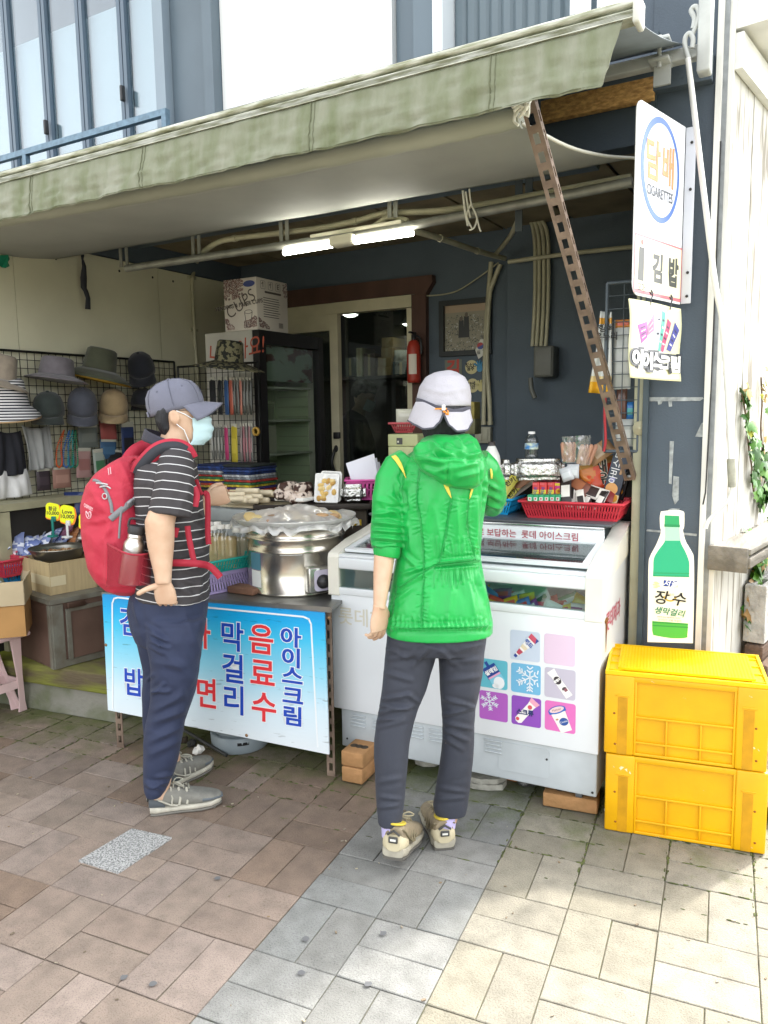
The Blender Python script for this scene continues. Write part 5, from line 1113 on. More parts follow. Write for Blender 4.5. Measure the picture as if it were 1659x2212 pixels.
def build_hats():
 mesh_grid('grid_rack',LW,LW.px(-160,770)[0],LW.px(376,782)[0],LW.px(376,1086)[1]-.02,LW.px(376,782)[1],'black wire grid rack full of hats on the cream wall')
 mesh_grid('grid_rack',PG,PG.px(384,793)[0],PG.px(556,783)[0],PG.px(470,1010)[1],PG.px(384,793)[1],'small black wire grid rack in front of the drinks fridge')
 rn0=random.Random(15)
 def hat(label,px,py,wpx,hpx,col,rz,brim=.07,bucket=0.,tilt=0.,kind='hat',col2=None,stripes=False,x=XL+.14,extra=None,roll=0.):
  v=ray(px,py);p=CAM+v*((x-CAM.x)/v.x);d=depth(p);w=.93*wpx*d/F;h=.95*hpx*d/F
  M=Matrix.Translation(p)@Matrix.Rotation(R(rz),4,'Z')@Matrix.Rotation(R(tilt+rn0 .uniform(-7,9)),4,'Y')@Matrix.Rotation(R(roll+rn0 .uniform(-9,9)),4,'X')
  b=cap_geo(M,w,h,brim,bucket)
  m=mat('hat_'+col.strip('#'),col,.85,var=.2,vscale=25,bump=.25,bscale=180,sheen=.2) if not (stripes or col2) else None
  if stripes:
   m=bpy.data.materials.new('striped_cloth');m.use_nodes=True ;n=m.node_tree.nodes;l=m.node_tree.links
   tc=n.new('ShaderNodeTexCoord');s=n.new('ShaderNodeSeparateXYZ');l.new(tc.outputs['Object'],s.inputs[0])
   q=n.new('ShaderNodeMath');q.operation='MULTIPLY';q.inputs[1].default_value=1/.0165;l.new(s.outputs[2],q.inputs[0])
   fr=n.new('ShaderNodeMath');fr.operation='FRACT';l.new(q.outputs[0],fr.inputs[0]);g=n.new('ShaderNodeMath');g.operation='GREATER_THAN';g.inputs[1].default_value=.5;l.new(fr.outputs[0],g.inputs[0])
   mx=n.new('ShaderNodeMixRGB');l.new(g.outputs[0],mx.inputs[0]);mx.inputs[1].default_value=(.015,.016,.025,1);mx.inputs[2].default_value=(.62,.62,.62,1);l.new(mx.outputs[0],n['Principled BSDF'].inputs['Base Color']);n['Principled BSDF'].inputs['Roughness'].default_value=.85
  if col2:m=mat('camo_cloth',col,.85,var=1,col2=col2,vscale=38,bump=.3,bscale=120,thr=(.48,.52))
  o=b.build('sun_hat' if bucket else 'cap',m,loc=p,solid=.003);tag(o,label,kind,'hats hung on the wire grid')
  if extra:
   e=MB();r=w/2
   if extra=='tan':e.lathe([(r*1.05+brim*.8,-brim*bucket*1.02-.004),(r*1.05+brim*1.0,-brim*bucket*1.15-.006),(r*1.05+brim*1.02,-brim*bucket*1.12)],M,36,wob=lambda a,z:.05*math.sin(3*a+.7));e.build('brim_edge',mat('edge_tan','#c9ac86',.8),o)
   if extra=='yellow':e.lathe([(r*1.1,-.008),(r*1.05+brim*.97,-brim*bucket*1.1-.008)],M,36,wob=lambda a,z:.05*math.sin(3*a+.7)*(z<-.01));e.build('brim_lining',mat('lining_yellow','#b08a2c',.85),o)
  return o
 hat('beige bucket hat at the left end of the top row',2,822,62,58,'#8d8273',20,.07,.6,kind='hat')
 hat('mauve grey wide bucket hat in the top row',122,812,76,42,'#6f6a70',10,.075,.35)
 hat('large dark olive hat with yellow brim lining',214,800,72,50,'#4a4d3c',0,.11,.5,extra='yellow')
 hat('black cap at the right end of the top row',308,806,58,48,'#20222b',-55,.09,kind='cap',tilt=22)
 hat('black and white striped bucket hat at the left edge',20,878,82,62,'#cccccc',0,.06,.9,stripes=True,extra='tan')
 hat('dark green cap under the mauve hat',106,896,66,52,'#333b38',-50,.08,kind='cap',tilt=18)
 hat('slate grey cap in the lower row',178,890,64,56,'#4b4e59',-40,.09,kind='cap',tilt=20)
 hat('sand beige cap in the lower row',246,888,62,50,'#a48f6c',-48,.08,kind='cap',tilt=26)
 hat('black cap half hidden by the man in the grey cap',310,878,56,40,'#23252e',130,.06,kind='cap')
 v=ony(495,782,3.82);d=depth(v)
 M=Matrix.Translation(v)@Matrix.Rotation(R(8),4,'Y');b=cap_geo(M,60*d/F,46*d/F,.13,.3)
 tag(b.build('sun_hat',mat('camo_cloth','#6e6a50',.85,var=1,col2='#1f211c',vscale=38,bump=.3,bscale=120,thr=(.48,.52)),loc=v,solid=.003),'camouflage brimmed hat on top of the small grid rack','hat')
 rn=random.Random(9)
 def cloth(name,label,pts,col,fold=.012,cat='garment',x=XL+.09,m=None,sol=.004,nrm=None):
  """hanging cloth between four pixel corners tl, tr, br, bl"""
  Q=Plane((x,0,0),(0,1,0));tl,tr,br,bl=[Vector((*Q.px(*p),0)) for p in pts]
  def fn(a,t):
   p=tl.lerp(tr,a).lerp(bl.lerp(br,a),t);p.y-=.02*math.sin(math.pi*a)*(1-t)
   z=fold*(math.sin(a*11+2*t+px_)+.6*math.sin(a*23+1))*(.3+t)+.01*math.sin(t*3);return Q.pt(p.x,p.y,z)
  px_=pts[0][0];b=MB();b.grid(fn,24,18)
  o=b.build(name,m or mat('cloth_'+col.strip('#'),col,.85,var=.12,vscale=14,bump=.2,bscale=160),loc=Q.pt((tl.x+tr.x)/2,tl.y),solid=sol);return tag(o,label,cat)
 cloth('neck_cover','black cloth cover hanging at the left edge',[(-20,925),(45,930),(62,1022),(-20,1035)],'#23242b')
 cloth('neck_cover','white cloth cover below the black one',[(-20,1010),(58,1012),(74,1068),(-20,1082)],'#d9d9d8',x=XL+.08)
 cloth('neck_cover','light grey cloth cover draped on the rack',[(45,918),(108,918),(114,1010),(62,1018)],'#9b9d9c',.016)
 def pack(label,x0,y0,x1,y1,col,col2,name='goods_packet',cat='packet',x=XL+.07,tint=None):
  Q=Plane((x,0,0),(0,1,0));a,c=Q.px(x0,y0),Q.px(x1,y1);w,h=abs(c[0]-a[0]),abs(a[1]-c[1]);M=Q.M@Matrix.Translation(((a[0]+c[0])/2,(a[1]+c[1])/2,.01))@Matrix.Rotation(rn.uniform(-.06,.06),4,'Z')
  t=thing(name,label,cat,M.translation,'packets on the wire grid');b=packet(M,w,h,.018,col,col2);b.build('packet_body',attr_mat('foil_print',.3),t)
  b=MB();b.rbox((0,h*.44,.006),(w*.95,h*.12,.004),.001,M);b.build('header_card',mat('card_pale','#b9b8aa',.5),t)
 pack('dark purple pouch with a white tag below the grey cover',75,1013,107,1058,'#3b3238','#4a4046');pack('dusky pink packet below the bead cords',110,1010,152,1052,'#9a7468','#b08a7c')
 pack('pink speckled packet left of the green one',160,968,196,1030,'#b08c88','#a0706c');pack('pale packet with a green header',198,970,228,1035,'#9fa8a0','#4a7a58')
 pack('black glove packet beside the backpack',228,972,262,1020,'#2a2a2c','#38383a');pack('clear grey packet under the slate cap',165,918,210,966,'#6a706c','#7a807a')
 pack('red and blue packet under the beige cap',213,908,250,950,'#a05450','#a05450');pack('blue packet under the red one',213,950,250,990,'#3f5f80','#4a6f90');pack('long navy packet at the rack end',258,912,290,1000,'#2a3a66','#20222a')
 for i,(x,col,lab) in enumerate(((128,'#c05a2c','orange beaded cords hanging on the rack'),(143,'#3f66a0','blue beaded cords hanging on the rack'),(153,'#2f8a90','teal beaded cords hanging on the rack'),(162,'#2f7a58','green beaded cords hanging on the rack'))):
  Q=Plane((XL+.1,0,0),(0,1,0));b=MB()
  for s in (-1,1):
   P=smooth_path([Q.w(x+10-i*3,930),Q.w(x+s*4,965),Q.w(x+s*6,1000),Q.w(x,1010)],9)
   for p in P:b.ell(Matrix.Translation(p),.006,.006,.006,6,4)
  tag(b.build('beaded_cord',mat('bead_'+str(i),col,.4),loc=Q.w(x,960)),lab,'cord')
 def row(y0,y1,items,group,what):
  for i,(x,w,c,c2,lab) in enumerate(items):
   a=ony(x,y0,3.96-.004*i);q=ony(x+w,y1,3.96-.004*i);W_,H_=max(q.x-a.x,.018),a.z-q.z
   M=frame_mat(((a.x+q.x)/2,a.y,(a.z+q.z)/2),(math.cos(R(-20)),math.sin(R(-20)),0),ZZ)@Matrix.Rotation(rn.uniform(-.03,.03),4,'Z')
   t=thing('hanging_packet',lab,'packet',M.translation,group);b=packet(M,W_*1.15,H_,.012,c,c2);b.build('packet_body',attr_mat('foil_print',.3),t)
   b=MB();b.rbox((0,H_*.45,.002),(W_*1.1,H_*.1,.003),.001,M);b.build('header_card',mat('card_pale','#b9b8aa',.5),t)
 g1='thin packets hanging in the upper row';sl='slim grey packet hanging in the upper row of the small rack'
 row(815,896,[(449,22,'#26282a','#303234','black packet at the left of the upper row'),(468,16,'#2c2e30','#3a3d3a','black packet beside the pale tag'),(482,15,'#35507a','#3a5a8a','blue sleeve packet in the upper row'),(493,13,'#a85a4a','#a85a4a','coral packet near the blue one'),(502,9,'#4a4c48','#7a7c78',sl),(509,9,'#5a5c58','#6a5c58',sl),(516,9,'#a86a5a','#8a5c50','coral edged slim packet in the upper row'),(523,9,'#4a4c48','#7a7c78',sl),(530,9,'#54544e','#7a7c78',sl),(537,9,'#3e403c','#6a6c68',sl)],g1,'packet')
 g2='thin packets hanging in the lower row';s2='slim grey packet hanging at the left of the lower row';s3='slim pinkish packet hanging at the right of the lower row'
 row(916,992,[(455,8,'#6a6c68','#b9b9b4',s2),(462,8,'#5a5c58','#a9a9a4',s2),(469,8,'#6a6c68','#b9b9b4',s2),(476,8,'#52544f','#a9a9a4',s2)],g2,'')
 row(918,994,[(483,13,'#b03a6a','#c04a78','magenta packet in the lower row')],g2,'')
 row(915,1001,[(496,21,'#b8a83a','#d0c050','yellow patterned arm sleeve packet in front')],g2,'')
 row(914,998,[(518,7,'#7a7270','#b09a98',s3),(524,7,'#8a5a60','#a87078',s3),(530,7,'#7a7270','#b07a80',s3),(536,7,'#8a6468','#a87078',s3),(541,7,'#6a6c68','#a98a8a',s3)],g2,'')
 p=ony(553,932,3.93);b=MB();b.lathe([(.018,-.01),(.03,-.006),(.03,.006),(.018,.01),(.018,-.01)],frame_mat(p,(1,0,0),ZZ),20);tag(b.build('tape_roll',mat('tape_gold','#a8853a',.4),loc=p),'roll of brown tape hanging at the rack edge','tape roll')
 tb=thing('display_stand','dark low stand under the folded cloths','stand',ony(485,1070,3.85))
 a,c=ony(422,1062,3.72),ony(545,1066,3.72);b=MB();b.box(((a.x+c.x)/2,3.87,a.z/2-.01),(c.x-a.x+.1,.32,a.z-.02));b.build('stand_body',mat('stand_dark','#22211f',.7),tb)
 cols=['#2c3430','#5a6a3a','#1f2a24','#c9a83a','#c24a2e','#4a3a7a','#d9c43a','#3f7a4a','#b8392f','#8a8f94','#c9ccd0','#23386a','#2f4a8a','#1f2f5a']
 z=a.z
 for s in (0,1):
  z=a.z-.008;n=len(cols)-2*s;top=ony(470,1001,3.8).z;h=(top-z)/n
  for i in range(n):
   b=MB();cx=a.x+(c.x-a.x)*(.26 if s==0 else.75);Mx=Matrix.Translation((cx+rn.uniform(-.008,.008),3.85+rn.uniform(-.015,.01),z+h/2))@Matrix.Rotation(rn.uniform(-.03,.03),4,'Z')
   b.rbox((0,0,0),((c.x-a.x)*.49,.26,h*.92),h*.4,Mx,2);z+=h
   k=cols[(i+s*3)%len(cols)]
   o=b.build('folded_scarf',mat('scarf_'+k.strip('#'),k,.8,var=.5,vscale=30,bump=.4,bscale=60,col2='#20222a',thr=(.5,.56)),loc=Mx.translation);tag(o,'folded patterned scarf in the colourful '+('left' if s==0 else 'right')+' pile below the rack','scarf','folded scarves in piles')
build_hats()
def build_left():
 wood=mat('counter_cream','#a8a486',.6,var=.25,vscale=8,bump=.15)
 Q=Plane((XL+.25,0,0),(0,1,0));z1=Q.px(60,1084)[1];e=Q.px(205,1072)[0];s0=1.6
 t=thing('goods_counter','cream edged counter along the cream wall under the hats','counter',(XL+.3,2.7,0))
 b=MB();b.box((XL+.13,(s0+e)/2,z1-.02),(.25,e-s0,.04));b.build('counter_top',wood,t)
 b=MB();b.box((XL+.2,(s0+e)/2,z1/2),(.02,e-s0-.08,z1-.05));b.build('dark_front',mat('counter_dark2','#2e2b27',.8,var=.3,vscale=4),t)
 y=Q.px(8,1120)[0];b=MB();b.box((XL+.235,y,z1/2-.02),(.04,.07,z1-.05));b.build('post',wood,t)
 C0=onz(119,1446,.273);u=Vector((math.cos(R(-11)),math.sin(R(-11)),0));Fp=Plane(C0,u);v=ZZ.cross(u);Gp=Plane(C0,v)
 H=Fp.px(110,1298)[1];Lw_=-Fp.px(23,1418)[0];Ld=Gp.px(234,1403)[0]
 M=frame_mat(C0,u,v)
 c=thing('brown_cabinet','old brown sheet metal cabinet with grey edge trim on the mossy step','cabinet',M@Vector((-Lw_/2,Ld/2,0)))
 br=mat('cabinet_brown','#6b554a',.5,var=.3,vscale=4,bump=.1,bscale=40);tr=mat('cabinet_trim','#7d7d72',.55,.2,var=.5,vscale=14,col2='#5a4a3a',bump=.2)
 b=MB();b.box((-Lw_/2,Ld/2,H/2-.012),(Lw_,Ld,H-.024),M);b.build('cabinet_body',br,c)
 b=MB();b.box((-Lw_/2,Ld/2,H-.012),(Lw_+.012,Ld+.012,.026),M);b.build('top_rim',tr,c)
 b=MB();b.box((-.012,-.004,H/2-.014),(.03,.012,H-.03),M);b.box((.004,.03,H/2-.014),(.012,.06,H-.03),M);b.box((.004,Ld/2+.03,.02),(.011,Ld-.06,.035),M);b.build('corner_trim',tr,c)
 b=MB();b.box((.006,Ld/2+.03,H/2-.01),(.016,Ld-.09,H-.1),M);dr=b.build('door',br,c)
 b=MB()
 for (yy,zz,sy,sz) in ((.085,H/2-.01,.022,H-.1),(Ld/2+.04,H-.065,Ld-.1,.02)):b.box((.012,yy,zz),(.016,sy,sz),M)
 b.build('door_edge',tr,dr)
 b=MB();b.rbox((.02,Ld*.42,H-.04),(.02,.1,.03),.004,M);b.build('handle',mat('handle_brown','#4e3a30',.5,.3),dr)
 card=mat('cardboard_pale','#b9a67e',.8,var=.15,vscale=12,bump=.1,bscale=200,stretch=(6,6,.5))
 z0=C0 .z+H+.002;A=onz(110,1287,z0);Fp=Plane(A,u);Gp=Plane(A,v);h=Fp.px(105,1217)[1];lw=-Fp.px(47,1275)[0];ld=Gp.px(210,1262)[0]
 M2=frame_mat(A,u,v);k=thing('cardboard_tray','open pale cardboard box on the brown cabinet','box',M2@Vector((-lw/2,ld/2,0)))
 b=MB();t_=.005
 b.box((-lw/2,t_/2,h/2),(lw,t_,h),M2);b.box((-lw/2,ld-t_/2,h/2),(lw,t_,h),M2);b.box((-t_/2,ld/2,h/2),(t_,ld-2*t_-.002,h-.001),M2);b.box((-lw+t_/2,ld/2,h/2),(t_,ld-2*t_-.002,h-.001),M2);b.box((-lw/2,ld/2,.004),(lw-.012,ld-.012,.006),M2);b.build('box_wall',card,k)
 b=MB();b.box((-lw/2,-.001,h*.42),(lw-.004,.0016,h*.3),M2);b.box((.001,.045,h*.42),(.0016,.085,h*.3),M2);b.build('packing_tape',mat('tape_clear','#cfc4a2',.25),k)
 p=at(126,1207,depth(A)+.2);r=60*depth(p)/F
 w=thing('steel_bowl','wide steel bowl of brown snacks in the cardboard box','bowl',p)
 b=MB();b.lathe([(r*.55,0),(r*.8,.012),(r*.9,.05),(r*.99,.064),(r,.068),(r*.97,.069),(r*.87,.052),(r*.77,.018),(0,.014)],Matrix.Translation(p),36);b.build('bowl_body',mat('bowl_steel','#a9a7a0',.28,.9),w)
 rn=random.Random(14);b=MB()
 for i in range(150):
  a,q=rn.random()*6.28,math.sqrt(rn.random())*r*.72;M3=Matrix.Translation(p+Vector((q*math.cos(a),q*math.sin(a),.03+.012*rn.random())))@Matrix.Rotation(rn.random()*6,4,'Z')@Matrix.Rotation(rn.random()*2,4,'X');b.cc=lin(rn.choice(['#7a5434','#5d3f2a','#94704a','#b39a78']));b.ell(M3,.017,.008,.006,6,4)
 o=b.build('snacks',attr_mat('food_col',.6),w);o['kind']='stuff'
 B0=onpl(57,1372,C0+v*.02-u*.02,Vector((0,-1,0)));
 B0=at(57,1374,depth(C0)-.12);Fp=Plane(B0,Vector((math.cos(R(48)),math.sin(R(48)),0)));h2=Fp.px(46,1256)[1];M4=frame_mat(B0,Fp.u,ZZ.cross(Fp.u));L2,D2=.46,.3
 k=thing('cardboard_box','tall open cardboard box on the pink stool','box',M4@Vector((-L2/2,D2/2,0)))
 kr=mat('cardboard_brown','#ad8450',.8,var=.12,vscale=9)
 b=MB();b.box((-L2/2,.003,h2*.28),(L2,.006,h2*.56),M4);b.box((-.003,D2/2,h2*.28),(.006,D2-.014,h2*.56),M4);b.box((-L2/2,D2-.003,h2*.28),(L2,.006,h2*.56),M4);b.box((-L2/2,D2/2,.005),(L2-.014,D2-.014,.008),M4);b.build('box_wall',kr,k)
 b=MB();b.box((-L2/2,-.002,h2*.79),(L2+.006,.006,h2*.43),M4);b.box((.002,D2/2,h2*.79),(.006,D2-.008,h2*.43),M4);b.build('upright_flap',mat('cardboard_light','#b8a98a',.8,var=.1,vscale=9),k)
 pk=mat('stool_pink','#dcc0be',.4,var=.06,vscale=8)
 zt=B0 .z-.004;foot=onz(52,1534);s=thing('plastic_stool','pale pink plastic stool under the cardboard box','stool',foot)
 b=MB();ctr=M4@Vector((-L2*.52,D2*.5,0));b.rbox((ctr.x,ctr.y,zt-.014),(.36,.34,.028),.012);b.build('seat',pk,s)
 off=foot-Vector((ctr.x,ctr.y,0));ax=Vector((foot.x-ctr.x,0,0));ay=Vector((0,foot.y-ctr.y,0))
 tops={}
 for sx in (-1,1):
  for sy in (-1,1):
   f0=Vector((ctr.x+sx*abs(ax.x),ctr.y+sy*abs(ay.y),.003));t0=Vector((ctr.x+sx*.14,ctr.y+sy*.11,zt-.027));tops[(sx,sy)]=(t0,f0)
   b=MB();rs=[]
   for i in range(9):
    q=t0 .lerp(f0,i/8);w_=.05-.02*min(1,i/4)+(.012 if i==8 else 0)
    rs.append([q+Vector((sx*x*w_,sy*y*w_,0)) for x,y in ((.3,.3),(-.9,.3),(-.9,.05),(-.1,-.1),(.05,-.9),(.3,-.9))])
   b.rings(rs,False)
   b.build('leg',pk,s,bevel=.003)
 b=MB()
 for a_,c_ in (((-1,-1),(1,-1)),((1,-1),(1,1)),((-1,1),(1,1)),((-1,-1),(-1,1))):
  p,q=tops[a_][0].lerp(tops[a_][1],.62),tops[c_][0].lerp(tops[c_][1],.62);d=q-p;Mx=frame_mat((p+q)/2,d,ZZ.cross(d));b.box((0,0,0),(d.length-.03,.008,.045),Mx)
 b.build('stretcher',pk,s)
 pb=at(14,1243,4.3);basket('goods_basket',pb,(1,0,0),.16,.14,.1,'#c23a4e','small red basket of packets at the left edge',nb=10,nw=8)
 pb=at(34,1250,4.42);basket('goods_basket',pb,(1,-.2,0),.2,.2,.1,'#1f8ac8','bright blue basket behind the cardboard tray',nb=12,nw=10)
 def bundle(x,y,d,w,h,c,c2,lab,grp='bagged cloth goods heaped on the low display'):
  p=at(x,y,d);M=Matrix.Translation(p)@Matrix.Rotation(rn.uniform(-.6,.6),4,'Z')@Matrix.Rotation(R(50)+rn.uniform(-.3,.3),4,'X')@Matrix.Rotation(rn.uniform(-.6,.6),4,'Z')
  b=MB();sd_=rn.random()*9
  def g(sg):
   def fn(a,q):
    X,Y=(a-.5)*w,(q-.5)*h;e=max(0,1-(abs(2*q-1))**4)*max(0,1-abs(2*a-1)**4);return M@Vector((X,Y,sg*(.022*e+.012*e*nz((X*30,Y*30,sd_)))+.006*nz((X*60,Y*60,sd_))))
   return fn
  b.cc=lin(c);k0=len(b.f);b.grid(g(1),12,12)
  for i in range(144):
   if nz((i%12*.55,i//12*.55,sd_*3))>.08:b.c[k0+i]=lin(c2)
  b.grid(lambda a,q:g(-1)(1-a,q),6,6)
  tag(b.build('bagged_cloth',attr_mat('bag_print',.22),loc=p),lab,'packet',grp)
 st=thing('low_display','low dark display board carrying bagged cloth goods','display',at(60,1222,4.7));p=at(70,1222,4.7);b=MB();b.rbox((p.x-.05,p.y+.08,p.z-.02),(.62,.36,.03),.004);b.box((p.x-.28,p.y+.12,(p.z-.04)/2),(.1,.25,p.z-.05));b.build('board',mat('counter_dark2','#2e2b27',.8),st)
 blue='blue and white bagged cloth in the heap behind the bowl';gry='grey bagged cloth in the heap behind the bowl'
 L=[(20,1178,'#7a86b0','#d9dce6',blue),(45,1170,'#c8ccda','#6a78a8',blue),(62,1160,'#8a90a0','#c9cdd6',gry),(78,1180,'#6a7076','#9aa0a6',gry),(38,1192,'#5a6aa0','#d4d8e4',blue),(60,1190,'#a9aeb8','#7a80a0',gry),(95,1168,'#8a96c0','#c0c8e0',blue),(110,1164,'#7f8cb8','#b8c2dc',blue),(125,1168,'#8c98c4','#c6cce2',blue),(10,1165,'#b84a52','#d9d4d6','red and white bagged cloth at the left edge of the heap'),(140,1150,'#8a5a70','#a87a8a','mauve bundle behind the price tags'),(150,1166,'#b07850','#c89068','orange bundle right of the price tags'),(168,1160,'#b0a49a','#8a8078','grey pouch beside the backpack'),(8,1248,'#c6d2d6','#8ab0c0','clear bag with pale blue cloth above the tall cardboard box'),(16,1206,'#c04a60','#e0d0d4','pink packet standing in the red basket')]
 L+=[(x,y,c,c2,blue if c[1] in '678' else gry) for x,y,c,c2 in ((5,1186,'#7080b0','#d0d6e4'),(28,1162,'#8a94a8','#c8ccd4'),(52,1178,'#6878ac','#c8d0e2'),(72,1166,'#a0a6b0','#70789a'),(88,1178,'#7a88b4','#d6dae6'),(120,1160,'#6a78a8','#c2cae0'),(104,1174,'#9aa0aa','#6a7290'))]
 for x,y,c,c2,lab in L:bundle(x,y,(4.42 if y>1175 else 4.55)+x*.0012,.17,.14,c,c2,lab)
 p=at(160,1092,4.8);b=MB();M=frame_mat(p,HX,Vector((.2,.2,1)));b=packet(M,.12,.17,.04,'#27345e','#3a4a80');tag(b.build('cloth_pouch',attr_mat('bag_print',.22),loc=p),'navy printed pouch standing behind the yellow tags','pouch')
 for (x0,y0,x1,y1,yb,cc,txt,lab) in ((100,1087,127,1121,1158,'#1f7a70','황금\n10,000','yellow star price tag on a green clip'),(131,1092,159,1130,1160,'#dcdcdc','Love\n10,000','yellow price tag with orange hand on a white clip'),(171,1111,190,1142,1162,'#dcdcdc','10','third yellow price tag half hidden by the backpack')):
  d=4.4;c0=at((x0+x1)/2,(y0+y1)/2,d);w,h=(x1-x0)*d/F,(y1-y0)*d/F;t=thing('price_tag',lab,'price tag',at((x0+x1)/2,yb,d),'fluorescent price tags on clips')
  M=frame_mat(c0,HX,ZZ)@Matrix.Rotation(R(-4),4,'Z');n=14
  o=[((w*.56*(1+.07*math.cos(5*6.283*k/n)))*math.copysign(abs(math.cos(6.283*k/n))**.5,math.cos(6.283*k/n)),(h*.52*(1+.07*math.sin(4*6.283*k/n)))*math.copysign(abs(math.sin(6.283*k/n))**.5,math.sin(6.283*k/n))) for k in range(n)]
  b=MB();b.prism([(x*1.12+.004,y*1.04-.006) for x,y in o],M,-.003,-.0015);b.build('orange_backing',mat('neon_orange','#f08a2a',.6),t)
  b=MB();b.prism(o,M,-.001,.0005);b.build('card',mat('neon_yellow','#e9ee1a',.6),t)
  b=MB();b.text(txt,M@Matrix.Translation((0,0,.001)),h*.3,.0006,.0005,line=.9);b.build('tag_lettering',mat('marker_black',(.02,.02,.02),.6),t)
  b=MB();q=at((x0+x1)/2,yb,d);b.rbox((c0-ZZ*h*.5+q)/2,(.014,.01,(c0 .z-h*.5)-q.z),.003);b.rbox(c0-ZZ*h*.5,(.04,.012,.03),.004);b.rbox(q,(.05,.04,.012),.004);b.build('clip_stand',mat('clip_'+cc.strip('#'),cc,.4),t)
 p=onx_(8,566,XL+.02);b=MB();b.add([onx_(x,y,XL+.015+.02*(i%2)) for i,(x,y) in enumerate(((-6,551),(18,551),(21,560),(17,566),(21,575),(12,579),(4,578),(-6,570)))],[tuple(range(8))]);tag(b.build('tape_scrap',mat('green_tape','#1f8a6a',.5),loc=p,solid=.001),'green tape scrap high on the cream wall','tape')
 b=MB();Q=Plane((XL+.06,0,0),(0,1,0))
 pts=[(177,545,1),(178,560,1),(180,575,4.5),(179,600,5),(181,622,5),(184,630,4),(187,645,4),(190,668,4.5)]
 L_=[Q.pt(Q.px(x-w,y)[0],Q.px(x,y)[1],.01*math.sin(y*.1)) for x,y,w in pts];R_=[Q.pt(Q.px(x+w,y)[0],Q.px(x,y)[1],.012+.008*math.sin(y*.13)) for x,y,w in pts]
 b.add(L_+R_,[(i,8+i,9+i,i+1) for i in range(7)],True);tag(b.build('strap_remnant',mat('strap_dark','#33353c',.8),loc=L_[0],solid=.003),'dark torn strap hanging from the ceiling by the cream wall','strap')
 b=MB();b.tube([L_[0]+Vector((.005,.005,0)),Vector((L_[0].x+.005,L_[0].y+.005,ZC+.06))],.002,5);tag(b.build('thin_string',mat('strap_dark','#33353c',.8),loc=L_[0]),'thin string holding the torn strap','string')
build_left()
TB=Plane(onz(248,1618),onz(722,1683)-onz(248,1618));TI=-TB.n
def tb(a,z,w=0.):return TB.P+TB.u*a+TI*w+ZZ*z
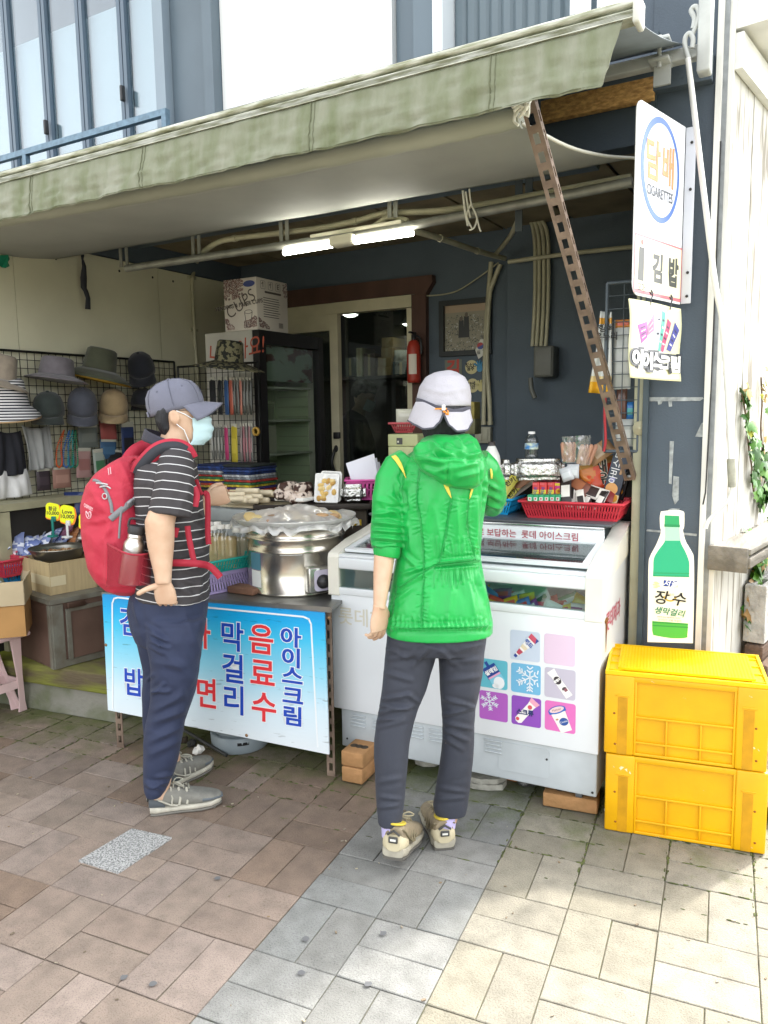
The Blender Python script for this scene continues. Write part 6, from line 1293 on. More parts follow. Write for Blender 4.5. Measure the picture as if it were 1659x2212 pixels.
def build_table():
 Mz=frame_mat(TB.P,TB.u,ZZ,TB.n);L=1.135;zt=.775
 t=thing('food_table','steel topped food table on brown slotted angle legs','table',tb(L/2,0,.3))
 st=mat('table_steel','#8f8f8b',.35,.8,var=.3,vscale=6,bump=.05,bscale=60)
 b=MB();b.box((L/2,zt-.008,-.36),(L+.02,.016,.74),Mz);b.box((L/2,zt-.012,.011),(L+.02,.024,.004),Mz);b.build('table_top',st,t)
 for a,w in ((.012,.02),(L-.03,.02),(.012,.7),(L-.03,.7)):
  b=MB();slotted(b,tb(a-.012,.002,w),tb(a-.012,zt-.02,w),TB.u,None,.038);slotted(b,tb(a-.012,.002,w),tb(a-.012,zt-.02,w),TI,None,.034);b.build('leg',rust,t)
 b=MB();b.tube([tb(.05,zt-.03,.03),tb(L-.05,zt-.03,.03)],.008,6);b.build('rail',rust,t)
 s=thing('menu_board','blue to white menu board with red and blue lettering on the table front','sign',tb(.56,.2))
 c=[TB.px(*q) for q in ((240,1530),(715,1625),(705,1321),(228,1281))]
 m=bpy.data.materials.new('menu_paint');m.use_nodes=True ;n=m.node_tree.nodes;l=m.node_tree.links;bs=n['Principled BSDF']
 tc=n.new('ShaderNodeTexCoord');sx=n.new('ShaderNodeSeparateXYZ');l.new(tc.outputs['Object'],sx.inputs[0]);mr=n.new('ShaderNodeMapRange');mr.inputs[1].default_value=-.08;mr.inputs[2].default_value=.56;l.new(sx.outputs[2],mr.inputs[0])
 cr=n.new('ShaderNodeValToRGB');l.new(mr.outputs[0],cr.inputs[0]);E=cr.color_ramp.elements;E[0].position=0;E[0].color=(*lin('#dfe6e9'),1);E[1].position=1;E[1].color=(*lin('#0093d6'),1)
 for p_,k in ((.3,'#cfe4ee'),(.55,'#8fd3ea'),(.78,'#3fbfe8'),(.9,'#0fa9e4')):e=E.new(p_);e.color=(*lin(k),1)
 tx=n.new('ShaderNodeTexNoise');tx.inputs['Scale'].default_value=14;tx.inputs['Detail'].default_value=8;mp=n.new('ShaderNodeMapping');mp.inputs['Scale'].default_value=(1,1,5);l.new(tc.outputs['Object'],mp.inputs[0]);l.new(mp.outputs[0],tx.inputs[0])
 c2=n.new('ShaderNodeValToRGB');l.new(tx.outputs[0],c2 .inputs[0]);c2 .color_ramp.elements[0].position=.27;c2 .color_ramp.elements[1].position=.36;c2 .color_ramp.elements[0].color=(.35,.35,.33,1)
 mx=n.new('ShaderNodeMixRGB');mx.blend_type='MULTIPLY';mx.inputs[0].default_value=.6;l.new(cr.outputs[0],mx.inputs[1]);l.new(c2 .outputs[0],mx.inputs[2]);l.new(mx.outputs[0],bs.inputs['Base Color']);bs.inputs['Roughness'].default_value=.45
 bp=n.new('ShaderNodeBump');bp.inputs['Strength'].default_value=.25;bp.inputs['Distance'].default_value=.004;l.new(tx.outputs[0],bp.inputs['Height']);l.new(bp.outputs[0],bs.inputs['Normal'])
 b=MB();b.prism([(c[0][0],c[0][1]),(c[1][0],c[1][1]),(c[2][0],c[2][1]),(c[3][0],c[3][1])],TB.M,.014,.024);b.build('board',m,s)
 b=MB();V=[(251,1527),(250,1300),(254,1290),(262,1288),(440,1308),(660,1329),(672,1334),(677,1345),(691,1608)]
 P=[TB.pt(*TB.px(x,y),.0255) for x,y in V]
 for i in range(len(P)-1):d=(P[i+1]-P[i]);M=frame_mat((P[i]+P[i+1])/2,d,TB.n.cross(d));b.box((0,0,0),(d.length+.004,.0075,.0012),M)
 b.build('white_border',mat('paint_white','#e8eef0',.5),s)
 b=MB();rb={'r':'#e0353c','b':'#1746b4'}
 last=None
 for ch,x,y,h,k,sx_ in (('김',287,1345,58,'b',.85),('밥',296,1474,58,'b',.85),('라',437,1369,62,'r',.85),('면',453,1498,62,'r',.85),('막',507,1376,60,'b',.92),('걸',510,1445,60,'b',.92),('리',512,1512,60,'b',.92),('음',570,1382,62,'r',.95),('료',573,1455,62,'r',.95),('수',576,1527,62,'r',.95),('아',633,1376,40,'b',1.2),('이',635,1420,40,'b',1.2),('스',637,1459,40,'b',1.2),('크',638,1502,40,'b',1.2),('림',638,1545,40,'b',1.2)):
  a,a2=TB.px(x,y),TB.px(x,y+h);sz=(a[1]-a2[1])*1.1
  if last is not None:b.build('menu_letter',attr_mat('sign_paint',.4),s);b=MB()
  last=ch
  M=TB.M@Matrix.Translation((*a,.025))@Matrix.Rotation(R(-2.2),4,'Z')
  dtext(b,M,ch,sz,'#eef2f4',.0062,.0012,sx=sx_);dtext(b,M,ch,sz,rb[k],.0026,.0024,sx=sx_)
 b.build('menu_letter',attr_mat('sign_paint',.4),s)
 for q in ((538,1584),(715,1332),(236,1390)):
  b=MB();b.lathe([(0,.028),(.006,.027),(.008,.0242)],TB.fr(*q),8);b.build('rivet',mat('rivet_rust','#8a6a4a',.6,.4),s)
 g0=onz(520,1632);g0=g0+Vector((g0 .x,g0 .y,0)).normalized()*.14
 g=thing('gas_cylinder','grey gas cylinder standing under the food table','gas cylinder',g0);M=Matrix.Translation(g0);gm=mat('cylinder_grey','#8f9a9f',.4,var=.15,vscale=9)
 b=MB();b.lathe([(.128,.0),(.135,.006),(.138,.075),(.13,.08)],M,32);b.build('foot_ring',gm,g,solid=.004)
 b=MB();b.lathe([(0,.05),(.09,.055),(.14,.1),(.15,.14),(.15,.42),(.135,.47),(.07,.5),(.03,.51),(.03,.56),(0,.56)],M,32);b.build('tank',gm,g)
 b=MB();a=math.atan2(-g0 .y,-g0 .x)+.1;b.lathe([(.1386,.045),(.1388,.06)],M,8,a0=a-.2,a1=a+.2);b.build('slot',mat('slot_shade',(.01,.01,.01),.8),g)  # near-black patch on the ring paints the shade of the opening
 b=MB();b.tube([onz(396,1576,.05),onz(490,1632,.01)],.008,8);tag(b.build('steel_rod',mat('rod_dark','#4a4b4a',.5,.5),loc=onz(490,1632)),'dark steel rod slanting to the ground under the table','rod')
 def crumple(px,py,r,lab,m,z=.02):
  p=onz(px,py,z);b=MB();rn=random.Random(px);bm=bmesh.new();bmesh.ops.create_icosphere(bm,subdivisions=2,radius=r)
  vs=[p+v.co*(1+rn.uniform(-.4,.3)) for v in bm.verts];vs=[Vector((v.x,v.y,max(.009,v.z))) for v in vs];b.add(vs,[[q.index for q in f.verts] for f in bm.faces],False);bm.free();tag(b.build('crumpled_paper',m,loc=p),lab,'litter')
 crumple(428,1622,.026,'crumpled white paper on the ground under the menu board',mat('paper_white','#dedcd4',.7));crumple(414,1606,.022,'dark crumpled wrapper on the ground beside the white paper',mat('wrap_dark','#2a2a26',.6));crumple(398,1600,.02,'small dark clump beside the steel rod',mat('clump','#3a3226',.9))
 zt+=.001;fr_=onz(633,1291,zt);r=.234;ctr=fr_+Vector((fr_.x,fr_.y,0)).normalized()*r+HX*.02;ctr.z=zt
 zr=onpl(633,1143,fr_,Vector((ctr.x,ctr.y,0)).normalized()).z-zt
 s=thing('steamer_pot','large shiny steel steamer pot on the food table','pot',ctr);M=Matrix.Translation(ctr);H=zr
 m=mat('pot_steel','#d2cdc2',.24,.95,bump=.02,bscale=8,var=.08,vscale=3)
 b=MB();b.lathe([(r*.96,.0),(r*.985,.004),(r*.985,.012),(r*.97,.014),(r*.97,H*.62),(r*.985,H*.63),(r*.985,H*.66),(r*.97,H*.67),(r*.985,H*.8),(r*1.0,H*.81),(r*1.0,H*.84),(r*.985,H*.85),(r*1.0,H*.96),(r*1.03,H*.97),(r*1.03,H),(r*.9,H)],M,64);b.build('pot_body',m,s)
 av=math.atan2(-ctr.y,-ctr.x);pc=ctr+Vector((math.cos(av),math.sin(av),0))*r
 def ap(px):
  best=min((abs((lambda q:CX+F*(q-CAM).dot(RT)/(q-CAM).dot(FW))(ctr+Vector((math.cos(av+o),math.sin(av+o),.1))*r)-px),av+o) for o in [i*.02-1.5 for i in range(151)]);return best[1]
 z_of=lambda py:onpl(640,py,fr_,Vector((ctr.x,ctr.y,0)).normalized()).z-zt
 b=MB();b.lathe([(r*.972,z_of(1236)),(r*.972,z_of(1194))],M,8,a0=ap(542),a1=ap(563));b.build('blue_label',mat('label_teal','#4d7f92',.4),s)
 b=MB();b.lathe([(r*.973,z_of(1274)),(r*.973,z_of(1238))],M,8,a0=ap(543),a1=ap(563));b.build('white_label',mat('label_white','#dfe3e2',.4),s);b=MB();b.lathe([(r*.973,z_of(1184)),(r*.973,z_of(1178))],M,8,a0=ap(543),a1=ap(583));b.build('white_label',mat('label_white','#dfe3e2',.4),s);b=MB();b.lathe([(r*.973,z_of(1200)),(r*.973,z_of(1196))],M,8,a0=ap(605),a1=ap(655));b.build('white_label',mat('label_white','#dfe3e2',.4),s)
 a=ap(686);o=ctr+Vector((math.cos(a),math.sin(a),0))*(r*.97)+ZZ*(z_of(1251)-.004);X=ZZ.cross(Vector((math.cos(a),math.sin(a),0)));Mc=frame_mat(o,X,ZZ)
 b=MB();b.rbox((0,0,.018),(.112,.115,.05),.008,Mc);cb=b.build('control_box',mat('box_chrome','#c4c4c0',.25,.9),s)
 b=MB();b.prism(rrect(-.03,-.05,.05,.045,.016),Mc,.0425,.046);b.build('dial_plate',mat('dial_lilac','#b7b2c4',.4),cb)
 b=MB();b.lathe([(.032,.045),(.032,.052),(.026,.056),(.024,.072),(0,.074)],Mc@Matrix.Translation((.012,-.008,0)),24);b.build('dial',mat('black_plastic',(.02,.02,.022),.4),cb)
 zz=zt+H+.002;R2=.288;c2=Vector((ctr.x,ctr.y,zz));t2=thing('wrapped_tray','round steel tray of rice cakes under cling film on the pot','tray',c2);M=Matrix.Translation(c2)
 b=MB();b.lathe([(0,.004),(R2*.86,.004),(R2*.97,.03),(R2,.034),(R2*1.0,.03),(R2*.88,0),(0,0)],M,48);b.build('tray',mat('tray_pale','#d4d4d0',.35,.5),t2)
 rn=random.Random(31);b=MB()
 for i in range(26):
  a,q=rn.random()*6.283,math.sqrt(rn.random())*R2*.72;b.cc=lin(rn.choice(['#c9a878','#d6bd84','#b8946c','#dcc890','#c0a690','#a08268']));Mx=M@Matrix.Translation((q*math.cos(a),q*math.sin(a),.016+.014*(1-q/R2)+.006*rn.random()))@Matrix.Rotation(rn.random()*6,4,'Z')@Matrix.Rotation(rn.uniform(-.3,.3),4,'Y');b.ell(Mx,rn.uniform(.055,.08),.036,.018,12,8)
 b.build('rice_cake',attr_mat('food_col',.6),t2)
 film=film_mat('cling_film','#f4f4f0',.75)
 b=MB()
 def fl(a,q):
  an=a*6.2832;rr=R2*(1.06*q);k=q
  z=.07*(1-min(1,k*1.15)**2)+.012*nz((math.cos(an)*k*5,math.sin(an)*k*5,2))*2+.045*0
  if k>.9:z=.036-(k-.9)*.5+.012*math.sin(an*17+3*math.sin(an*5));rr=R2*(1.0+.03*math.sin(an*23)*(k-.9)*10+.035)
  return M@Vector((rr*math.cos(an),rr*math.sin(an),max(z,.01 if k<.9 else -.03)))
 b.grid(fl,120,20);b.build('cling_film',film,t2)
 zt2=.776;A=onz(452,1285,zt2);B=onz(540,1266,zt2);u=(B-A).normalized();nrm=ZZ.cross(u)
 cc_=A.lerp(B,.5)+nrm*.1-u*.02
 hL=.088;basket('upturned_basket',cc_,u,(B-A).length+.12,.2,hL,'#a898c4','upturned lilac slotted basket on the food table',flip=True,nb=22,nw=14)
 tbk=basket('drink_basket',cc_+ZZ*(hL+.004),u,(B-A).length+.14,.22,.062,'#1fa398','teal basket holding bottles of cloudy drink',nb=22,nw=14)
 dk=mat('cloudy_drink','#c4ac7c',.5,var=.1,vscale=20)
 z0=zt2+hL+.008
 for i,(x,y,h,r_,lab) in enumerate(((462,1154,.2,.036,'front cloudy drink bottle nearest the man in the teal basket'),(478,1149,.205,.036,'middle front cloudy drink bottle in the teal basket'),(495,1145,.205,.036,'right front cloudy drink bottle in the teal basket'),(452,1146,.205,.036,'leftmost cloudy drink bottle behind the red strap'),(470,1141,.205,.036,'cloudy drink bottle in the second row of the basket'))):
  d=3.62 if i<3 else 3.72;p=at(x,y,d);p.z=z0;bottle_small('drink_bottle',p,lab,dk,h,r_,'#e4e2dc',None,'bottles of cloudy drink in the teal basket')
 for i,(x,y,lab) in enumerate(((513,1163,'small bottle at the left of three by the pot'),(528,1165,'small bottle in the middle of three by the pot'),(540,1161,'small bottle at the right of three by the pot'))):
  p=at(x,1166,3.78);p.z=z0;bottle_small('drink_bottle',p,lab,mat('pale_drink','#c9bca0',.5),.165,.03,'#e4e2dc',None,'bottles of cloudy drink in the teal basket')
 p=onz(522,1283,zt2);b=MB();b.rbox(p+Vector((0,.03,.016)),(.15,.085,.03),.004,None);tag(b.build('wood_block',mat('chop_wood','#7d5a46',.7,var=.4,vscale=9,bump=.3,bscale=30,stretch=(.6,3,3)),loc=p),'worn brown wooden block lying in front of the pot','wood block')
 gx=thing('metal_box','dull grey metal box behind the drink bottles','box',at(500,1165,3.95));p0,p1=at(432,1096,3.95),at(512,1108,3.95);q=at(500,1165,3.95)
 b=MB();zt3=p0 .z;b.rbox(((p0 .x+p1 .x)/2+.03,p0 .y+.22,(zt3+zt2)/2),(p1 .x-p0 .x+.1,.3,zt3-zt2-.006),.006);b.build('box_body',mat('galvanised','#8d9498',.45,.3,var=.2,vscale=7),gx)
 b=MB();b.rbox(((p0 .x+p1 .x)/2+.03,p0 .y+.22,zt3-.04),(p1 .x-p0 .x+.13,.33,.07),.006);b.build('box_lid',mat('galvanised','#8d9498',.45,.3),gx)
 T0,T1=at(548,1092,3.82),at(800,1096,3.82);zt4=T0 .z;u=(T1-T0);u.z=0;Lt=u.length;u.normalize();v=ZZ.cross(u);Mt=frame_mat(Vector((T0 .x,T0 .y,zt4)),u,v)
 tr=thing('black_tray','wide black oven tray of packed snacks behind the pot','tray',Mt@Vector((Lt/2,.15,0)));bm_=mat('tray_black','#2e2722',.45,.3,var=.3,vscale=12)
 b=MB();b.box((Lt/2,.17,-.028),(Lt-.03,.31,.006),Mt)
 for c,s_ in (((Lt/2,0,-.013),(Lt,.012,.03)),((Lt/2,.34,-.013),(Lt,.012,.03)),((0,.17,-.013),(.012,.328,.03)),((Lt,.17,-.013),(.012,.328,.03))):b.rbox(c,s_,.004,Mt)
 b.build('tray_body',bm_,tr)
 gb=thing('steel_stand','dim steel stand box carrying the black tray','stand',Mt@Vector((Lt/2,.2,zt2-zt4)));b=MB();b.rbox((Lt/2,.19,(zt2-zt4)/2-.017),(Lt-.04,.27,zt4-zt2-.036),.006,Mt);b.build('stand_body',mat('stand_brown','#5f5548',.6,.2,var=.4,vscale=6),gb)
 b=MB();b.rbox((Lt-.075,.052,-.1),(.055,.006,.03),.001,Mt);b.build('yellow_sticker',mat('sticker_yellow','#d9b82a',.5),gb)
 rn=random.Random(17);wh=mat('rice_stick','#d9ccb0',.55,var=.25,vscale=22)
 for i in range(11):
  x,y,d=[(535,1060,3.96),(560,1064,3.98),(500,1068,3.9),(520,1075,3.9),(545,1072,3.94),(575,1066,4.0),(510,1080,3.86),(530,1082,3.88),(498,1078,3.84),(555,1080,3.95),(585,1068,4.02)][i]
  p=at(x,y,d);a=rn.uniform(-.18,.18)-.05;t=thing('rice_stick',['long white rice cake stick with a pale handle on top of the heap','white rice cake stick beside the tray edge'][i] if i<2 else 'white rice cake stick heaped behind the raised fist','rice cake',p,'white rice cake sticks')
  dv=Vector((math.cos(a),.25*math.sin(i),.02));b=MB();b.tube([p-dv*.075,p-dv*.07,p,p+dv*.07,p+dv*.075],[.008,.014,.015,.014,.008],10);b.build('stick_body',wh,t)
  b=MB();b.tube([p-dv*.074,p-dv*.12],.004,6);b.build('handle',mat('skewer','#cdbf9c',.6),t)
 sp=thing('stick_board','pale board under the rice cake sticks','board',at(540,1092,3.95));p=at(545,1090,3.95);b=MB();b.rbox((p.x,p.y+.05,p.z-.006),(.33,.22,.012),.003);b.build('board',mat('board_pale','#b8ad94',.6),sp)
 p=at(641,1080,3.9);ft=thing('foam_tray','white foam tray of marbled chocolate rolls','tray',p);foam=mat('foam_white','#e2e2de',.6)
 b=MB();b.rbox(p+ZZ*.008,(.18,.14,.018),.006,frame_mat((0,0,0),u,v).to_3x3().to_4x4() if False else None);b.build('foam',foam,ft)
 ch=mat('marbled_cake','#d5c6ba',.5,var=1,col2='#3d241c',vscale=26,thr=(.46,.52))
 for (x,y,r_) in ((622,1052,0),(655,1054,0),(630,1068,0),(660,1072,0),(613,1066,0),(645,1076,0)):
  q=at(x,y,3.88);b=MB();dv=(HX*.35+HY*.8).normalized();b.tube([q-dv*.065,q-dv*.055,q,q+dv*.055,q+dv*.065],[.014,.028,.03,.028,.014],12);b.build('roll',ch,ft)
 for i,(x0,y0,x1,y1,d) in enumerate(((692,1018,738,1084,3.93),(680,1023,732,1087,3.88))):
  a,c=at(x0,y0,d),at(x1,y1,d);w,h=(x1-x0)*d/F,(y1-y0)*d/F;o=(a+c)/2;M=frame_mat(o,HX,(ZZ+HY*.25).normalized())@Matrix.Rotation(R(-3),4,'Z')
  k=thing('snack_pack','foam pack of yellow snacks standing upright, front one of two' if i else 'foam pack standing behind the yellow snacks','snack pack',c,'upright foam packs on the black tray')
  b=MB();b.prism(rrect(-w/2,-h/2,w/2,h/2,.015),M,-.012,0);b.build('foam',foam,k)
  b=MB();P=rrect(-w/2,-h/2,w/2,h/2,.015);n=len(P);b.add([M@Vector((x,y,.012)) for x,y in P]+[M@Vector((x*.86,y*.9,.012)) for x,y in P]+[M@Vector((x*.8,y*.85,.001)) for x,y in P]+[M@Vector((x,y,0)) for x,y in P],[(j,(j+1)%n,n+(j+1)%n,n+j) for j in range(n)]+[(n+j,n+(j+1)%n,2*n+(j+1)%n,2*n+j) for j in range(n)]+[(3*n+j,3*n+(j+1)%n,(j+1)%n,j) for j in range(n)],True);b.build('foam_rim',foam,k)
  if i:
   b=MB()
   for j in range(16):b.cc=lin(rn.choice(['#c9a45a','#d6b56c','#b98f48','#dcc284']));b.ell(M@Matrix.Translation((rn.uniform(-.34,.34)*w,rn.uniform(-.4,.3)*h,.01))@Matrix.Rotation(rn.random()*6,4,'Z'),.02,.014,.012,8,6)
   b.build('snacks',attr_mat('food_col',.6),k)
   b=MB();b.grid(lambda a_,q_:M@Vector(((a_-.5)*w*.98,(q_-.5)*h*.97,.016+.004*nz((a_*6,q_*6,1)))),14,14);b.build('film',film,k)
 foil=mat('foil','#d2d2d0',.22,1.,bump=1.,bscale=55)
 def foil_block(px0,py0,px1,py1,d,lab,dp=.13):
  a,c=at(px0,py0,d),at(px1,py1,d);w,h=(px1-px0)*d/F,(py1-py0)*d/F;o=(a+c)/2+HY*dp/2;bm=bmesh.new();bmesh.ops.create_cube(bm,size=1)
  for q in bm.verts:q.co=Vector((q.co.x*w,q.co.y*dp,q.co.z*h))
  bmesh.ops.bevel(bm,geom=bm.edges[:]+bm.verts[:],offset=.022,segments=3,affect='EDGES');bmesh.ops.subdivide_edges(bm,edges=bm.edges[:],cuts=5,use_grid_fill=True)
  M=frame_mat(o,HX,HY);b=MB();b.add([M@(q.co*(1+.035*nz((q.co.x*40,q.co.y*40,q.co.z*40)))) for q in bm.verts],[[q.index for q in f.verts] for f in bm.faces],True) if bm.verts.index_update() is None else 0;bm.free()
  tag(b.build('foil_parcel',foil,loc=o),lab,'parcel')
 foil_block(734,1047,790,1084,3.88,'foil wrapped parcel at the right end of the black tray')
 p=at(785,1080,3.95);pk=basket('paper_basket',p+HY*.08,HX,.17,.16,.105,'#dc5aa8','pink basket holding white paper at the end of the tray',nb=8,nw=8,inset=.012)
 for i in range(5):
  a=[at(x,y,3.95+.028*i) for x,y in ((747+i*9,1001+(i-1)*3*(i>1)),(808+i*6,980+i*9),(818+i*5,1040),(760+i*7,1042))]
  b=MB();b.add(a+[q+HY*.006 for q in a],[(3,2,1,0),(4,5,6,7),(0,1,5,4),(1,2,6,5),(2,3,7,6),(3,0,4,7)]);tag(b.build('paper_sheaf',mat('paper_bright','#dfe0ea',.7),loc=a[3]),['front','second','third','fourth','rear'][i]+' sheaf of white paper in the pink basket','paper','sheaves of white paper')
build_table()
def build_counter():
 zc=1.121
 back=thing('rear_cabinet','dark low cabinet standing behind the freezer','cabinet',fz(.85,0,.85));zb=at(1150,1036,3.35).z
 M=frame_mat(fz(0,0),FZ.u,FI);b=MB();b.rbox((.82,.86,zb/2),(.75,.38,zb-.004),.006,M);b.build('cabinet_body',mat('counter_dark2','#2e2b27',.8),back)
 A=onz(1127,1119,zc);B=onz(1330,1127,zc);u=FZ.u;n=FI
 L=.43;ctr=A.lerp(B,.5)+n*.12+u*.01;ctr.z=zc
 basket('snack_basket',ctr,u,L,.25,.078,'#d43a48','red slotted basket full of snacks on the freezer',nb=34,nw=18)
 c2=onz(1098,1114,zc)-u*.17+n*.13;c2 .z=zc
 basket('snack_basket',c2,u,.36,.24,.075,'#1fa4e0','bright blue slotted basket of yellow sachets beside the elbow',nb=28,nw=18)
 rn=random.Random(44)
 def box_at(px0,py0,px1,py1,d,dp,name,label,cat,c,lines=(),grp=None,lean=0.,rot=0.):
  a,c_=at(px0,py0,d),at(px1,py1,d);w,h=(px1-px0)*d/F,(py1-py0)*d/F;o=(a+c_)/2;M=frame_mat(o,FZ.u,ZZ)@Matrix.Rotation(R(lean),4,'Z')@Matrix.Rotation(R(rot),4,'X')
  t=thing(name,label,cat,c_,grp);b=MB();b.rbox((0,0,-dp/2),(w,h,dp),.0015,M);b.build('box_body',mat('box_'+c.strip('#'),c,.4),t)
  if lines:
   b=MB()
   for kind,*q in lines:
    if kind=='r':dec(b,M,[(q[0]*w/2,q[1]*h/2),(q[2]*w/2,q[1]*h/2),(q[2]*w/2,q[3]*h/2),(q[0]*w/2,q[3]*h/2)],q[4],.0005+.0003*len(b.f)*.2)
    if kind=='c':dec(b,M,circ(q[0]*w/2,q[1]*h/2,q[2]*w/2),q[3],.0012)
    if kind=='t':dtext(b,M@Matrix.Translation((q[0]*w/2,q[1]*h/2,.0016))@Matrix.Rotation(R(q[5] if len(q)>5 else 0),4,'Z'),q[2],q[3]*h,q[4],.0004,.0008)
   b.build('box_print',attr_mat('foil_print',.3),t)
  return t
 dB=depth(ctr)
 for i,x in enumerate((1150,1166,1183)):box_at(x,1042,x+14,1071,dB-.02,.08,'gum_carton',('first','second','third')[i]+' red and yellow gum carton from the left in the red basket','gum carton','#d8484a',[('r',-.95,-.95,.95,-.1,'#e8d64a'),('t',.0,-.2,'이브',.3,'#2a52a8',80),('r',-.95,.6,.5,.95,'#e86a70')],'gum cartons in the red basket')
 box_at(1198,1042,1214,1071,dB-.02,.08,'gum_carton','pink and yellow peach gum carton in the red basket','gum carton','#d6479a',[('c',0,-.35,.8,'#e8b23a'),('c',.2,-.3,.4,'#e0663a'),('r',-.95,.5,.6,.9,'#ecd84a')],'gum cartons in the red basket')
 for i in range(6):box_at(1139+12*i,1069,1150+12*i,1083,dB-.07,.05,'mint_box','small green mint box in the front row of the red basket','mint box','#2f9a6a',[('r',-.7,-.8,.7,.3,'#dfe8e0'),('r',-.3,-.5,.3,.1,'#c9585a')],'small green mint boxes')
 for i in range(5):box_at(1152+14*i,1032+(i%2)*3,1165+14*i,1044+(i%2)*2,dB+.07,.05,'gum_carton','red gum carton in the rear row of the basket','gum carton',('#d04a5a','#d85a86','#c83a44')[i%3],[('r',-.8,-.6,.8,.1,'#ecc8d0')],'gum cartons in the red basket')
 for i,(x,y,w,h,a,c,c2_) in enumerate(((1222,1058,.05,.15,8,'#2c2220','#e8e4dc'),(1232,1062,.045,.15,2,'#e4dfd6','#2a2422'),(1254,1052,.06,.15,68,'#a8342e','#c04438'),(1272,1060,.06,.17,72,'#e2ddd4','#3a2a26'),(1290,1066,.06,.15,80,'#96302c','#b84438'),(1240,1076,.035,.09,20,'#2c2624','#dfdad2'),(1254,1078,.035,.09,14,'#e4dfd6','#2c2624'),(1268,1079,.035,.09,-18,'#2c2624','#e0dbd2'),(1284,1080,.035,.09,22,'#ded9d0','#3a2c28'),(1298,1078,.035,.09,-20,'#2c2624','#e0dbd2'),(1246,1046,.06,.14,60,'#7d4a3a','#a86a4a'))):
  p=at(x,y,dB-.05+.03*(i%3)-(.04 if y>1070 else 0));M=frame_mat(p,FZ.u,(ZZ+FI*.6).normalized())@Matrix.Rotation(R(a),4,'Z');b=packet(M,w,h,.016,c,c2_)
  tag(b.build('chocolate_wrapper',attr_mat('foil_print',.3),loc=p),('long' if y<1070 else 'short')+(' dark' if c in ('#2c2220','#2c2624') else ' red' if c in ('#a8342e','#96302c','#7d4a3a') else ' white')+' chocolate wrapper in the red basket','wrapper','chocolate wrappers in the red basket')
 d=dB+.02;c4=[at(*q,d) for q in ((1246,1006),(1330,981),(1326,1060),(1258,1062))];o=sum(c4,Vector())/4
 t=thing('snack_bag','orange and red prawn snack bag with black lettering in the red basket','snack bag',o);b=MB();N=(FI*-1).normalized()
 def bag(s_):
  def fn(a,q):
   p=c4[0].lerp(c4[1],a).lerp(c4[3].lerp(c4[2],a),q);e=max(0,1-abs(2*q-1)**5)*max(0,1-abs(2*a-1)**5);return p+N*(s_*.03*e**.6+.003*nz((a*5,q*5,3))*2)
  return fn
 b.cc=lin('#c0772e');b.grid(bag(1),16,16)
 for i in range(256):
  a,q=i%16/16,i//16/16
  b.c[i]=lin('#b5894a' if q<.16 else ('#cf4a26' if a>.42+.2*nz((q*4,1,1)) and q<.82 else ('#c9782c' if q<.6 else '#b8542a')))
 b.grid(lambda a,q:bag(-1)(1-a,q),10,10);b.build('bag_body',attr_mat('foil_print',.3),t)
 b=MB();
 for ch,a,q,sz in (('새',.66,.27,.062),('우',.7,.62,.056),('깡',.77,.9,.04)):
  M=frame_mat(bag(1)(a,q)+N*.004,FZ.u,ZZ)@Matrix.Rotation(R(6),4,'Z');dtext(b,M,ch,sz,'#f0e6d8',.004,.0);dtext(b,M,ch,sz,'#1c1412',.0018,.0012)
 for (a,q) in ((.3,.5),(.38,.62),(.28,.72)):
  p=bag(1)(a,q)+N*.003;b.cc=lin('#d8552a');M=frame_mat(p,FZ.u,ZZ);b.add([M@Vector((.012*math.cos(t_)*(1+.3*math.sin(2*t_)),.009*math.sin(t_),0)) for t_ in [k*.6283 for k in range(10)]],[tuple(range(10))],False)
 b.build('bag_lettering',attr_mat('foil_print',.3),t)
 box_at(1311,984,1346,1087,dB-.06,.035,'biscuit_box','navy and cream biscuit box leaning in the red basket','biscuit box','#454d5c',[('r',-1,-1,1,-.62,'#e0cfa0'),('c',-.1,-.42,.75,'#e0a868'),('c',.4,-.78,.5,'#d8962e'),('t',-.2,.5,'아비스트',.19,'#eef0f2',90),('c',-.3,-.02,.35,'#8f90c4'),('r',.35,.25,.6,.6,'#b8906a')],None,-14)
 box_at(1334,1010,1354,1080,dB-.0,.03,'biscuit_box','black biscuit box behind the navy one','biscuit box','#26262a',[('t',0,.4,'ORO',.22,'#e8e8e8',90),('c',0,-.5,.6,'#d8962e')],None,-12)
 d2=depth(c2+u*.1)
 for i,(x,y,a,c) in enumerate(((1098,1046,-28,'#d9cf5a'),(1108,1056,-40,'#cfc452'),(1092,1062,-20,'#e0d668'),(1103,1070,-30,'#d2c850'),(1088,1076,-35,'#dcd260'),(1112,1064,-45,'#d0c658'),(1122,1048,-50,'#a87a5a'),(1128,1054,-48,'#d8d0c4'))):
  p=at(x,y,d2-.03+.02*(i%3));M=frame_mat(p,FZ.u,(ZZ+FI*.5).normalized())@Matrix.Rotation(R(a),4,'Z');t=thing('sachet',('yellow stick sachet with black script in the blue basket','brown stick sachet in the blue basket','pale pink stick sachet in the blue basket')[0 if i<6 else i-5],'sachet',p,'sachets in the blue basket');b=packet(M,.035 if i else.06,.12,.01,c,c);b.build('sachet_body',attr_mat('foil_print',.3),t)
  if i<6:b=MB();b.text('크런키',M@Matrix.Translation((0,0,.0065))@Matrix.Rotation(R(70),4,'Z'),.03,.0008,.0002);b.build('sachet_lettering',mat('marker_black',(.02,.02,.02),.6),t)
